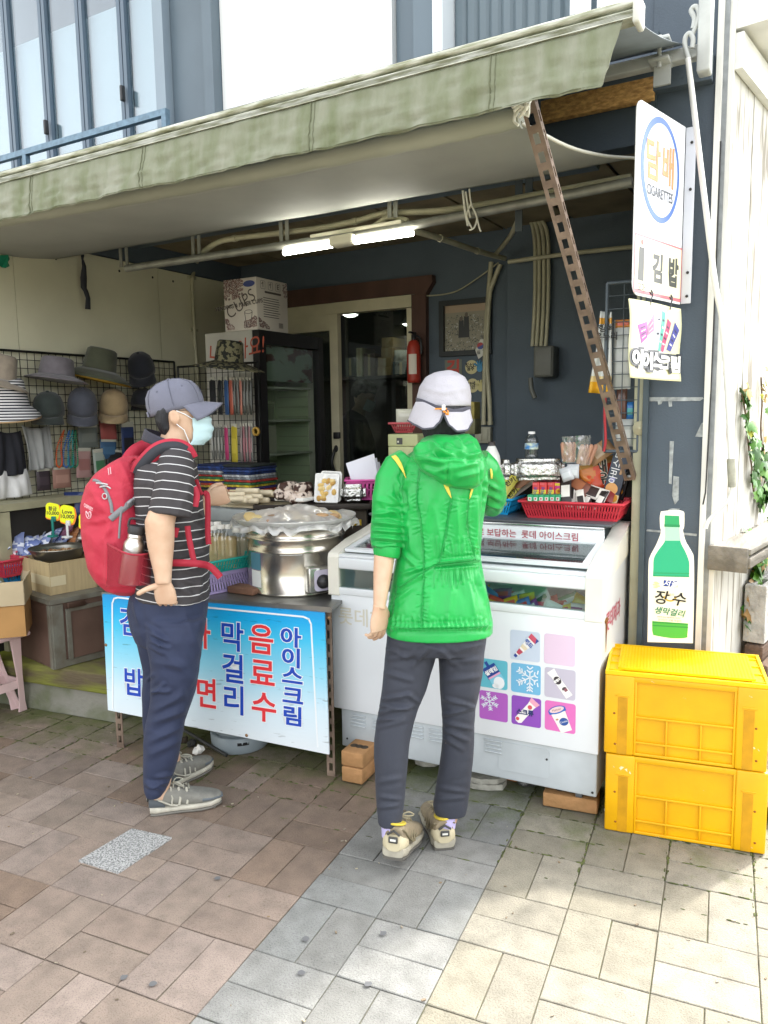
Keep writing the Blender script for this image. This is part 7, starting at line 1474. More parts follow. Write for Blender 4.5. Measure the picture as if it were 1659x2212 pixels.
 def foil_at(px0,py0,px1,py1,d,lab,dp=.12):
  foil=mat('foil','#d2d2d0',.22,1.,bump=1.,bscale=55);a,c=at(px0,py0,d),at(px1,py1,d);w,h=(px1-px0)*d/F,(py1-py0)*d/F;o=(a+c)/2+HY*dp/2;M=frame_mat(o,HX,HY);bm=bmesh.new();bmesh.ops.create_cube(bm,size=1)
  for q in bm.verts:q.co=Vector((q.co.x*w,q.co.y*dp,q.co.z*h))
  bmesh.ops.bevel(bm,geom=bm.edges[:]+bm.verts[:],offset=.02,segments=3,affect='EDGES');bmesh.ops.subdivide_edges(bm,edges=bm.edges[:],cuts=5,use_grid_fill=True);bm.verts.index_update()
  b=MB();b.add([M@(q.co*(1+.03*nz((q.co.x*40,q.co.y*40,q.co.z*40)))) for q in bm.verts],[[q.index for q in f.verts] for f in bm.faces],True);bm.free();tag(b.build('foil_parcel',foil,loc=o),lab,'parcel')
 foil_at(1080,994,1112,1037,3.36,'narrow foil wrapped parcel behind the blue basket');foil_at(1113,992,1222,1038,3.34,'long foil wrapped parcel under the small water bottle')
 p=at(1148,990,3.42);lm=mat('label_blue','#2f78b8',.4,var=1,col2='#d8e0c0',vscale=40)
 bottle_small('water_bottle',p,'small clear water bottle standing on the foil parcel',None,57*3.42/F,.0298,'#e8e8e8',lm)
 p=at(1062,1034,3.3);t=thing('milk_bottle','white bottle with a dark cap beside the hood','bottle',p);M=Matrix.Translation(p);b=MB();b.lathe([(0,0),(.036,0),(.038,.01),(.038,.075),(.034,.1),(.018,.135),(.014,.142),(0,.142)],M,24);b.build('body',mat('bottle_white','#d9d9d6',.3),t)
 b=MB();b.lathe([(.015,.14),(.015,.158),(0,.159)],M,16);b.build('cap',mat('cap_dark','#3a3634',.4),t)
 b=MB();b.lathe([(.0384,.015),(.0384,.05)],M,20);b.build('paper_label',mat('label_pale','#aeb4b2',.5,var=.5,vscale=80),t)
 saus=mat('sausage','#b98a70',.45,var=.2,vscale=30);film=film_mat('cling_film2','#f2f2ee',.15)
 for k,(x0,y0,x1,y1,lab) in enumerate(((1215,943,1243,1000,'clear bag of fish sausages left of the snack bag'),(1243,941,1276,1005,'larger clear bag of sausages behind the snack bag'))):
  d=3.3;o=at((x0+x1)/2,y1,d);t=thing('sausage_bag',lab,'snack bag',o,'clear bags of sausages')
  for i in range(4):
   q=at(x0+5+i*(x1-x0-10)/3,y1-2,d+.01*(i%2));q2=q+ZZ*.085+HX*(.03*(k)+.004*i-.01);b=MB();b.tube([q,q+(q2-q)*.1,q+(q2-q)*.9,q2],[.006,.011,.011,.005],8);b.build('sausage',saus,t)
  a,c=at(x0,y0,d-.02),at(x1,y1,d-.02);b=MB();b.grid(lambda s_,q:a+HX*(s_*(x1-x0)*d/F)+ZZ*(-q*(y1-y0)*d/F)-HY*(.012*math.sin(3.14*s_)+.004*nz((s_*8,q*8,k))),12,12);b.build('film',film,t)
 for i,(x,y) in enumerate(((1238,1018),(1224,1024))):
  p=at(x,y,3.28);b=packet(frame_mat(p,FZ.u,ZZ)@Matrix.Rotation(R(20*i),4,'Z'),.05,.06,.03,'#b9bcc0','#c9ccd0');tag(b.build('clear_packet',attr_mat('bag_print',.22),loc=p),('pale crinkled packet between foil and snack bag','second pale crinkled packet beside the foil')[i],'packet')
 p=at(1296,976,3.36);b=packet(frame_mat(p,FZ.u,(ZZ+FI*.4))@Matrix.Rotation(R(-50),4,'Z'),.08,.12,.05,'#9a7a5a','#b09a80');tag(b.build('bread_bag',attr_mat('bag_print',.22),loc=p),'crinkled bag of brown snacks behind the snack bag','snack bag')
 Q=Plane((0,3.42,0),Vector((1,.1,0)));a,c=Q.px(1312,612),Q.px(1366,975);
 mesh_grid('grid_rack',Q,a[0],c[0]+.02,c[1],a[1],'grey wire grid rack beside the cream post',.05,'#566068',.002)
 bagm=attr_mat('bag_print',.22)
 def hang(x0,y0,x1,y1,c,c2_,lab,off):
  q0,q1=Q.px(x0,y0),Q.px(x1,y1);M=Q.M@Matrix.Translation(((q0[0]+q1[0])/2,(q0[1]+q1[1])/2,off));b=packet(M,abs(q1[0]-q0[0]),abs(q0[1]-q1[1]),.03,c,c2_);return tag(b.build('hanging_bag',bagm,loc=M.translation),lab,'bag')
 def drape():
  L_=[(1295,672),(1293,700),(1286,760),(1278,800),(1270,848)];R_=[(1322,674),(1322,700),(1322,760),(1322,800),(1320,852)];b=MB();off=-.02
  A_=[Q.pt(*Q.px(*p),off) for p in L_];B_=[Q.pt(*Q.px(*p),off+.02) for p in R_]
  def fn(a,t):k=t*4;i=min(int(k),3);f=k-i;p=A_[i].lerp(A_[i+1],f).lerp(B_[i].lerp(B_[i+1],f),a);return p+Q.n*(.012*math.sin(a*7+t*2)+.01*math.sin(a*16))
  b.cc=lin('#d5d8d6');b.grid(fn,12,16)
  for i in range(16*12):
   r=i//12
   b.c[i]=lin('#e0a23a' if r in (2,3) else ('#e8b030' if r>=14 else ('#e0c890' if r==13 else '#d5d8d6')))
  t=thing('hanging_bag','white plastic bag with orange bands hanging beside the brace','bag',A_[0]);b.build('bag_body',bagm,t,solid=.002)
  b=MB();b.text('행복\n온누리',Q.M@Matrix.Translation((Q.px(1312,720)[0],Q.px(1312,720)[1],.03)),.035,.001,.0005);b.build('bag_lettering',mat('marker_black',(.02,.02,.02),.6),t)
 drape()
 hang(1325,690,1360,840,'#b9bdbc','#c6c9c8','pale flat packet seen behind the grey grid',-.03);hang(1328,690,1362,706,'#d08a4a','#d06a5a','orange and red header strip behind the grey grid',-.022)
 hang(1330,840,1352,905,'#5a4038','#6a4a40','dark brown packet low on the grey grid',-.03);hang(1352,868,1368,905,'#2f6aa8','#4a9a9a','blue packet low on the grey grid by the post',-.03);hang(1328,906,1366,965,'#aeb2b0','#c0c2c0','pale packet at the foot of the grey grid',-.03)
 b=MB();P=[Q.pt(*Q.px(x,y),.01) for x,y in ((1308,860),(1307,900),(1309,950),(1305,975))];b.tube(smooth_path(P,5),.006,6);tag(b.build('hanging_rope',mat('cord_red','#b03038',.5),loc=P[0]),'red rope hanging along the grey grid','rope')
 pq=lambda x,y,o:BW.pt(*BW.px(x,y),o)
 a,c=BW.px(952,652),BW.px(1064,765);i0,i1=BW.px(969,660),BW.px(1058,752)
 t=thing('framed_photograph','black framed photograph of two people in a field on the back wall','picture',BW.pt((a[0]+c[0])/2,c[1]))
 x0,x1,y0,y1=a[0],c[0],c[1],a[1]+.0;w=.035;b=MB();b.box(((x0+x1)/2,YB-.018,y1-w/2),(x1-x0,.032,w));b.box(((x0+x1)/2,YB-.018,y0+w/2),(x1-x0,.032,w));b.box((x0+w/2,YB-.018,(y0+y1)/2),(w,.032,y1-y0-2*w));b.box((x1-w/2,YB-.018,(y0+y1)/2),(w,.032,y1-y0-2*w));b.build('frame',mat('frame_black','#22282a',.5),t)
 b=MB();M=BW.M;X0,X1,Y0,Y1=x0+w,x1-w,y0+w,y1-w;dec(b,M,[(X0,Y0),(X1,Y0),(X1,Y1),(X0,Y1)],'#8f8a78',.006);dec(b,M,[(X0,Y1-.05),(X1,Y1-.05),(X1,Y1),(X0,Y1)],'#a8927a',.0065)
 for i in range(420):
  x,y=X0+rn.random()*(X1-X0-.012),Y0+rn.random()*(Y1-Y0-.07);q=.004+.008*rn.random();k=rn.random()*3.14;b.cc=lin(rn.choice(['#3a3d38','#c9c8c0','#6a6c62','#9a988c','#54574e']));dx,dy=q*math.cos(k),q*math.sin(k);b.add([M@Vector((x+dx+.006,y+dy,.007)),M@Vector((x-dy*.3+.006,y+dx*.3,.007)),M@Vector((x-dx+.006,y-dy,.007)),M@Vector((x+dy*.3+.006,y-dx*.3,.007))],[(0,1,2,3)],False)
 cx=(X0+X1)/2-.01
 for dx,h in ((-.025,.12),(.015,.145)):dec(b,M,[(cx+dx-.022,Y0+.09),(cx+dx+.022,Y0+.09),(cx+dx+.018,Y0+.09+h),(cx+dx-.018,Y0+.09+h)],'#2c2e30',.008);dec(b,M,circ(cx+dx,Y0+.1+h,.013,.017),'#5f564c',.0085)
 b.build('photo_print',attr_mat('photo_print',.5),t)
 b=MB();dec(b,BW.M,BW.poly([(1045,728),(1062,758),(1038,776),(1031,757)])[::-1],'#c9c9bf',.036)
 o=BW.px(1042,748);dec(b,BW.M,circ(o[0],o[1],.024),'#a8383a',.037);dec(b,BW.M,[(o[0]+.024*math.cos(k),o[1]+.024*math.sin(k)) for k in [3.6+i*.31 for i in range(11)]],'#3a4a8a',.038)
 for dx,dy in ((.03,-.035),(-.012,-.055),(.015,.045)):
  for j in range(3):dec(b,BW.M,[(o[0]+dx-.012,o[1]+dy+.009*j),(o[0]+dx+.012,o[1]+dy+.009*j),(o[0]+dx+.012,o[1]+dy+.005+.009*j),(o[0]+dx-.012,o[1]+dy+.005+.009*j)],'#2a2a2a',.037)
 tag(b.build('paper_flag',attr_mat('photo_print',.5),loc=BW.pt(*o),solid=.0008),'small paper flag tucked into the photograph frame','flag')
 for (x,y,r,hc,lines,lab) in ((1019,793,15,'#4a8ab0','청소년\n음주','round cream notice with a blue hand'),(1021,833,15,'#c9c088','19세\n미만','round cream notice with a pale hand')):
  o=BW.px(x,y);rr=r*depth(BW.w(x,y))/F;t=thing('round_notice',lab,'notice',BW.pt(*o),'round notices on the back wall');b=MB();b.prism(circ(o[0],o[1],rr),BW.M,.002,.004);b.build('disc',mat('notice_cream','#c9bf90',.6),t)
  b=MB();b.text(lines,BW.M@Matrix.Translation((o[0]-.006,o[1],.0045)),rr*.62,.001,.0006,line=.85);b.build('notice_lettering',mat('marker_black',(.02,.02,.02),.6),t)
  h=BW.px(x+18,y+(0 if y<800 else 2));b=MB();b.prism(circ(h[0],h[1]-.008,.022,.026),BW.M,.006,.008)
  for k,an in enumerate((-55,-22,5,32,75)):
   ca,sa=math.sin(R(an)),math.cos(R(an));b.tube([BW.pt(h[0]+ca*.012,h[1]+sa*.012,.007),BW.pt(h[0]+ca*.05,h[1]-.004+sa*.05,.007)],[.008,.006],6)
  b.build('hand_shape',mat('hand_'+hc.strip('#'),hc,.6),t)
 t=thing('red_notice','faded notice with a red character on the back wall','notice',BW.w(980,795));b=MB();b.prism([BW.px(*q) for q in ((962,812),(998,812),(998,776),(961,778))],BW.M,.002,.004);b.build('sheet',mat('notice_grey','#6f7468',.6),t);b=MB();b.text('김',BW.fr(980,797,.0045),.12,.004,.0006);b.build('notice_lettering',mat('sign_red3','#b8463c',.6),t)
 d=3.75
 for (x0,y0,x1,y1,lab) in ((834,938,905,964,'upper pale green carton behind the green hood'),(835,965,905,1005,'lower pale green carton behind the green hood')):
  a,c=at(x0,y0,d),at(x1,y1,d);b=MB();M=frame_mat(((a.x+c.x)/2,(a.y+c.y)/2,(a.z+c.z)/2),FZ.u,ZZ);w,h=(x1-x0)*d/F,(y1-y0)*d/F;t=thing('pale_carton',lab,'carton',c,'pale cartons behind the hood');b.rbox((0,0,-.1),(w,h,.2),.004,M);b.build('box_body',mat('pale_green_box','#a9ad80',.6,var=.15,vscale=9),t)
  b=MB();dec(b,M,[(-w*.2,-h*.35),(-w*.0,-h*.35),(0,h*.2),(-w*.2,h*.2)],'#3a3a36',.001);dec(b,M,[(-w*.17,-h*.2),(-w*.12,-h*.2),(-w*.12,-h*.05),(-w*.17,-h*.05)],'#c9c8b8',.0016);b.build('box_print',attr_mat('photo_print',.5),t)
 a=at(872,934,d+.1);basket('small_basket',a,HX,.13,.12,.05,'#a8424a','small dark red basket on the pale cartons',nb=10,nw=8)
 p=at(875,905,d+.12);b=packet(frame_mat(p,HX,ZZ),.09,.1,.06,'#b3b3a6','#a6a699');tag(b.build('clear_bag',attr_mat('bag_print',.22),loc=p),'pale plastic bag in the small dark red basket','bag')
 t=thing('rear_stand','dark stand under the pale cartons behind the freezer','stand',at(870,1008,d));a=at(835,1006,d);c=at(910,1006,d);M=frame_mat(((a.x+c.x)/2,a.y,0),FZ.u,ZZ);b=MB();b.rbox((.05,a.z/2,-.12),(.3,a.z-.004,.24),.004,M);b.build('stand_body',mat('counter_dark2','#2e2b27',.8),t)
 for (x0,y0,x1,y1,lab,c) in ((1018,868,1034,905,'upper yellow label box by the twin conduits','#a89a50'),(1012,905,1036,938,'lower olive box by the twin conduits','#7d7c58')):
  d=4.75;a,q=at(x0,y0,d),at(x1,y1,d);b=MB();b.rbox((a+q)/2+HY*.05,((x1-x0)*d/F,.1,(y1-y0)*d/F),.004);tag(b.build('small_box',mat('box_'+c.strip('#'),c,.6,var=.3,vscale=30),loc=q),lab,'box')
build_counter()
# ================================================================ PEOPLE
import numpy as np
def pxring(xl,xr,y,d,b,n=28,p=2.3,skew=0.):
 c=at((xl+xr)/2,y,d);a=(xr-xl)/2*d/F;R_=[]
 for k in range(n):
  t=6.28318*k/n;co,si=math.cos(t),math.sin(t)
  R_.append(c+HX*(a*math.copysign(abs(co)**(2/p),co))+HY*(b*math.copysign(abs(si)**(2/p),si))+ZZ*(skew*co))
 return R_
def limb(b,pts,n=18):
 """tapered limb through pixels: (px, py, depth, radius across, radius in depth)"""
 P=[at(q[0],q[1],q[2]) for q in pts];rs=[]
 for i,q in enumerate(pts):
  t=(P[min(i+1,len(P)-1)]-P[max(i-1,0)]).normalized();e2=HY-t*HY.dot(t)
  if e2 .length<.2:e2=ZZ-t*ZZ.dot(t)
  e2 .normalize();e1=t.cross(e2).normalized();ra=q[3];rb=q[4] if len(q)>4 else ra
  rs.append([P[i]+e1*(ra*math.cos(6.28318*k/n))+e2*(rb*math.sin(6.28318*k/n)) for k in range(n)])
 b.rings(rs);return b
def verts(o):a=np.empty(len(o.data.vertices)*3);o.data.vertices.foreach_get('co',a);return a.reshape(-1,3)+np.array(base(o))
def normals(o):a=np.empty(len(o.data.vertices)*3);o.data.vertices.foreach_get('normal',a);return a.reshape(-1,3)
def setv(o,v):o.data.vertices.foreach_set('co',(v-np.array(base(o))).ravel());o.data.update()
def wrinkle(o,folds,amp=.003,sc=18.,stretch=(1,1,1),seed=0):
 """raise soft folds along pixel polylines (x0, y0, x1, y1, height, width) and add cloth unevenness"""
 V=verts(o);N=normals(o);D=V-np.array(CAM);z=D@np.array(FW);X=CX+F*(D@np.array(RT))/z;Y=CY-F*(D@np.array(UP))/z
 face=np.clip(-(N*D).sum(1)/np.linalg.norm(D,axis=1)*2.5+.1,0,1);h=np.zeros(len(V))
 for x0,y0,x1,y1,a,s in folds:
  dx,dy=x1-x0,y1-y0;L=dx*dx+dy*dy+1e-6;t=np.clip(((X-x0)*dx+(Y-y0)*dy)/L,0,1);q=np.hypot(X-x0-t*dx,Y-y0-t*dy)
  h+=a*(np.exp(-(q/s)**1.3)-.4*np.exp(-((q-2.3*s)/(1.2*s))**2))*np.sin(np.pi*np.clip(t*.86+.07,0,1))**.6
 h*=face
 if amp:
  h+=np.array([noise.noise(Vector((v[0]*sc*stretch[0]+seed,v[1]*sc*stretch[1],v[2]*sc*stretch[2]))) for v in V])*amp
  h+=np.array([noise.noise(Vector((v[0]*sc*2.6*stretch[0]+seed,v[1]*sc*2.6*stretch[1]+5,v[2]*sc*2.6*stretch[2]))) for v in V])*amp*.45
 setv(o,V+N*h[:,None])
def hand(b,M,curl=(.5,.5,.55,.6),thumb=(.5,.35),s=1.,spread=.06):
 """palm and five jointed fingers; M: x towards the fingers, y towards the thumb, z the back of the hand"""
 M=M@Matrix.Scale(s,4)
 rs=[]
 for x,w,h,c in ((-.012,.024,.018,0),(.01,.03,.016,.002),(.04,.041,.0155,.002),(.07,.042,.0135,.0),(.092,.038,.011,-.001)):
  rs.append([M@Vector((x,c+w*math.copysign(abs(math.cos(t))**.8,math.cos(t)),h*math.copysign(abs(math.sin(t))**.8,math.sin(t)))) for t in [6.28318*k/16 for k in range(16)]])
 b.rings(rs)
 for i,(y,L,r) in enumerate(((.028,.072,.0086),(.0095,.08,.0088),(-.0095,.074,.0084),(-.027,.058,.0074))):
  p=Vector((.082,y,.0));d=Vector((1,(1.5-i)*spread,0)).normalized();a=0;P=[p-d*.01,p];rr=[r*1.05,r*1.05]
  for j,f in enumerate((.46,.3,.24)):
   a+=curl[i]*(1.0,1.15,.8)[j];q=Vector((d.x*math.cos(a),d.y*math.cos(a),-math.sin(a)))
   p=p+q*L*f;P+=[p-q*L*f*.5,p];rr+=[r*(.97-.07*j),r*(1.0-.1*j)]
  P.append(p+q*.004);rr.append(r*.45)
  b.tube([M@q for q in P],[x*s for x in rr],10)
 p=Vector((.018,.03,-.004));a0,a1=thumb;q1=Vector((math.cos(a0)*.8,math.sin(a0)+.2,-.25)).normalized();q2=Vector((math.cos(a0-a1),math.sin(a0-a1),-.35)).normalized()
 P=[p-q1*.015,p,p+q1*.03,p+q1*.038+q2*.012,p+q1*.038+q2*.034,p+q1*.038+q2*.04];b.tube([M@q for q in P],[x*s for x in (.014,.0135,.011,.0102,.0092,.004)],10)
def head_geo(b,M,s=1.,nose=True):
 """M: x face direction, y the person's left, z up; origin at the middle of the head"""
 L=[(-.128,.025,.075,.022),(-.12,.0,.092,.04),(-.1,-.035,.1,.055),(-.075,-.055,.1,.064),(-.045,-.078,.098,.07),(-.01,-.094,.096,.075),(.025,-.102,.096,.078),(.06,-.1,.092,.076),(.09,-.084,.074,.065),(.11,-.055,.045,.045),(.118,-.015,.012,.014)]
 M=M@Matrix.Scale(s,4);rs=[]
 for z,xb,xf,w in L:
  c=(xb+xf)/2;a=(xf-xb)/2;rs.append([M@Vector((c+a*math.copysign(abs(math.cos(t))**.9,math.cos(t)),w*math.copysign(abs(math.sin(t))**.9,math.sin(t)),z)) for t in [6.28318*k/26 for k in range(26)]])
 b.rings(rs)
 if nose:
  b.tube([M@Vector(q) for q in ((.09,0,.022),(.1,0,.0),(.113,0,-.024),(.105,0,-.036),(.09,0,-.038))],[x*s for x in (.007,.009,.013,.012,.006)],10)
  b.ell(M@Matrix.Translation((.093,0,-.065)),.011,.024,.007,10,6);b.ell(M@Matrix.Translation((.092,0,-.078)),.011,.02,.008,10,6);b.ell(M@Matrix.Translation((.09,0,-.108)),.014,.02,.014,10,6)
  for sy in (-1,1):b.ell(M@Matrix.Translation((.088,sy*.03,.03)),.012,.024,.008,10,6)
def ear_geo(b,M,s,sy):
 M=M@Matrix.Scale(s,4)@Matrix.Translation((-.012,sy*.076,-.012))@Matrix.Rotation(R(-12),4,'Y')
 b.ell(M,.019,.008,.032,12,8);P=[M@Vector((.0+.018*math.cos(t),sy*.007,.004+.028*math.sin(t))) for t in [R(-60+20*k) for k in range(15)]];b.tube(P,.0042*s,6)
skin_m=mat('skin','#cbac92',.5,var=.5,vscale=16,col2='#b98f72',bump=.2,bscale=300)
def body_build(b,t,vox=.006,sm=3,name='body'):
 o=b.build(name,skin_m,t,remesh=vox,smooth_it=sm);b_=o.data
 for p in b_.polygons:p.use_smooth=True
 return o
def smoothed(b,name,m,t,vox,sm,folds=(),amp=.002,sc=16.,st=(1,1,1),seed=0):
 o=b.build(name,m,t,remesh=vox,smooth_it=sm)
 wrinkle(o,folds,amp,sc,st,seed)
 o.data.polygons.foreach_set('use_smooth',[True]*len(o.data.polygons));return o
def shoe(t,M,name,L,cols,up=0.):
 """M: x towards the toe, y left, z up, origin under the heel on the ground"""
 mid=mat('shoe_mid_'+cols[1].strip('#'),cols[1],.6,var=.2,vscale=40);out=mat('shoe_out_'+cols[2].strip('#'),cols[2],.8)
 prof=[(-.004,.030,.07),(.02,.036,.078),(.06,.036,.075),(.11,.037,.066),(.15,.043,.054),(.19,.047,.044),(.23,.044,.034),(.262,.03,.026),(.272,.014,.02)]
 k=L/.275
 def ring(x,w,z0,z1,p=2.6,n=22):
  return [M@Vector((x*k,w*math.copysign(abs(math.cos(a))**(2/p),math.cos(a)),(z0+z1)/2+(z1-z0)/2*math.copysign(abs(math.sin(a))**(2/p),math.sin(a)))) for a in [6.28318*j/n for j in range(n)]]
 b=MB();b.rings([ring(x,w,.018,z+.022) for x,w,z in prof]);up_=b.build(name,mat('shoe_up_'+cols[0].strip('#'),cols[0],.75,var=.25,vscale=30,bump=.3,bscale=220),t,remesh=.004,smooth_it=2)
 up_.data.polygons.foreach_set('use_smooth',[True]*len(up_.data.polygons))
 b=MB();b.rings([ring(x*1.01-.004,w+.004+.002*math.sin(x*60),.009+.006*max(0,(x-.2)/.07),.03+.008*max(0,(x-.22)/.05)+.008*max(0,(.05-x)/.05),4) for x,w,z in prof]);b.build('midsole',mid,up_)
 b=MB();b.rings([ring(x*1.005-.002,w+.003,.001+.008*max(0,(x-.21)/.06)**1.5,.011+.006*max(0,(x-.2)/.07),5) for x,w,z in prof])
 for j in range(9):b.box((.015+.028*j*k,0,.0025),(.012,.07,.005),M)
 b.build('outsole',out,up_)
 b=MB();b.rings([ring(x,w*1.04,.03,z+.012,3) for x,w,z in ((.195,.047,.04),(.225,.0445,.036),(.26,.0325,.03),(.277,.017,.024))]);b.build('toe_cap',mat('shoe_toe_'+cols[3].strip('#'),cols[3],.6,bump=.1),up_)
 b=MB();b.rings([ring(x,w*1.05,.026,z+.006,3) for x,w,z in ((-.012,.02,.05),(-.006,.034,.065),(.03,.0385,.06),(.05,.036,.035))]);b.build('heel_counter',mat('shoe_toe_'+cols[4].strip('#'),cols[4],.65,bump=.1),up_)
 b=MB()
 for sy in (-1,1):
  for x in (.075,.105,.135):b.tube([M@Vector((x*k+.0,sy*.018,.1-.17*(x-.06))),M@Vector((x*k+.006,sy*.036,.062-.1*(x-.06))),M@Vector((x*k+.0,sy*.0435,.035))],.0055,6,flat=.5)
  b.tube([M@Vector((q[0]*k,sy*q[1],q[2])) for q in ((.0,.03,.085),(.03,.039,.06),(.07,.0415,.04),(.1,.043,.035))],.006,6,flat=.5)
 b.build('overlay',mat('shoe_ov_'+cols[5].strip('#'),cols[5],.6),up_);b=MB();b.rbox((-.0155,0,.058),(.006,.03,.018),.003,M);b.tube([M@Vector((-.013,y,.083-.6*abs(y))) for y in (-.02,-.01,0,.01,.02)],.004,6);b.build('heel_patch',mat('patch_dark','#3a3a38',.5),up_);b=MB();b.box((-.019,0,.058),(.001,.018,.006),M)
 b.build('patch_mark',mat('patch_pale','#c9c8c0',.5),up_)
 b=MB()
 for x in (.085,.105,.125,.145):b.tube([M@Vector((x*k,y,.096-.2*(x-.08)+.006*(1-abs(y)/.02))) for y in (-.02,0,.02)],.0028,6)
 for s in (-1,1):b.tube(smooth_path([M@Vector(q) for q in ((.085,0,.105),(.1,s*.02,.112),(.125,s*.032,.1),(.11,s*.02,.098),(.09,0,.103))],5),.0026,6)
 b.build('lace',mat('lace_'+cols[6].strip('#'),cols[6],.7),up_)
 b=MB();b.lathe([(.027,.0),(.0295,.003),(.027,.006)],M@Matrix.Translation((.026,0,.093))@Matrix.Scale(1.35,4,(1,0,0))@Matrix.Rotation(R(8),4,'Y'),24);b.build('collar_lining',mat('lining_'+cols[7].strip('#'),cols[7],.8),up_)
 return up_
def strip(b,pts,w,lift=0.,th=.003):
 """flat strap through world points; w = half width, faces the eye"""
 P=smooth_path(pts,6);V=[]
 for i,p in enumerate(P):
  t=(P[min(i+1,len(P)-1)]-P[max(i-1,0)]).normalized();v=(CAM-p).normalized();e=t.cross(v).normalized();n=e.cross(t).normalized();V+=[p+e*w+n*(lift),p-e*w+n*(lift),p-e*w+n*(lift-th),p+e*w+n*(lift-th)]
 for i in range(len(P)-1):
  k=4*i;b.add(V[k:k+8],[(0,1,5,4),(1,2,6,5),(2,3,7,6),(3,0,4,7)],True)
def stripes(name,ground,line,pitch=.034,w=.1):
 m=bpy.data.materials.new(name);m.use_nodes=True ;n=m.node_tree.nodes;l=m.node_tree.links;bs=n['Principled BSDF'];bs.inputs['Roughness'].default_value=.85
 a=n.new('ShaderNodeAttribute');a.attribute_name='stripe';q=n.new('ShaderNodeMath');q.operation='MULTIPLY';q.inputs[1].default_value=1/pitch;l.new(a.outputs['Fac'],q.inputs[0])
 fr=n.new('ShaderNodeMath');fr.operation='FRACT';l.new(q.outputs[0],fr.inputs[0]);g=n.new('ShaderNodeMath');g.operation='LESS_THAN';g.inputs[1].default_value=w;l.new(fr.outputs[0],g.inputs[0])
 mx=n.new('ShaderNodeMixRGB');l.new(g.outputs[0],mx.inputs[0]);mx.inputs[1].default_value=(*lin(ground),1);mx.inputs[2].default_value=(*lin(line),1);l.new(mx.outputs[0],bs.inputs['Base Color'])
 tc=n.new('ShaderNodeTexCoord');t=n.new('ShaderNodeTexNoise');t.inputs['Scale'].default_value=300;l.new(tc.outputs['Object'],t.inputs[0]);bp=n.new('ShaderNodeBump');bp.inputs['Strength'].default_value=.25;bp.inputs['Distance'].default_value=.002;l.new(t.outputs[0],bp.inputs['Height']);l.new(bp.outputs[0],bs.inputs['Normal'])
 return m
def set_stripe(o,fn):
 V=verts(o);a=o.data.attributes.new('stripe','FLOAT','POINT');a.data.foreach_set('value',fn(V))
def fabric(name,col,rough=.7,bump=.3,bs=260,wb=.0,sheen=.1,wsc=14,st=(1,1,1),rid=False):
 m=mat(name,col,rough,var=.12,vscale=9,bump=bump,bscale=bs,sheen=sheen)
 if wb:
  n=m.node_tree.nodes;l=m.node_tree.links;bs_=n['Principled BSDF'];tc=n.new('ShaderNodeTexCoord');mp=n.new('ShaderNodeMapping');mp.inputs['Scale'].default_value=st;l.new(tc.outputs['Object'],mp.inputs[0])
  t=n.new('ShaderNodeTexNoise');t.noise_type='RIDGED_MULTIFRACTAL' if rid else 'FBM';t.inputs['Scale'].default_value=wsc;t.inputs['Detail'].default_value=4;t.inputs['Distortion'].default_value=1.2;l.new(mp.outputs[0],t.inputs[0])
  bp=n.new('ShaderNodeBump');bp.inputs['Strength'].default_value=wb;bp.inputs['Distance'].default_value=.02;l.new(t.outputs[0],bp.inputs['Height'])
  old=bs_.inputs['Normal'].links[0].from_node if bs_.inputs['Normal'].links else None
  if old:l.new(bp.outputs[0],old.inputs['Normal'])
  else:l.new(bp.outputs[0],bs_.inputs['Normal'])
 return m
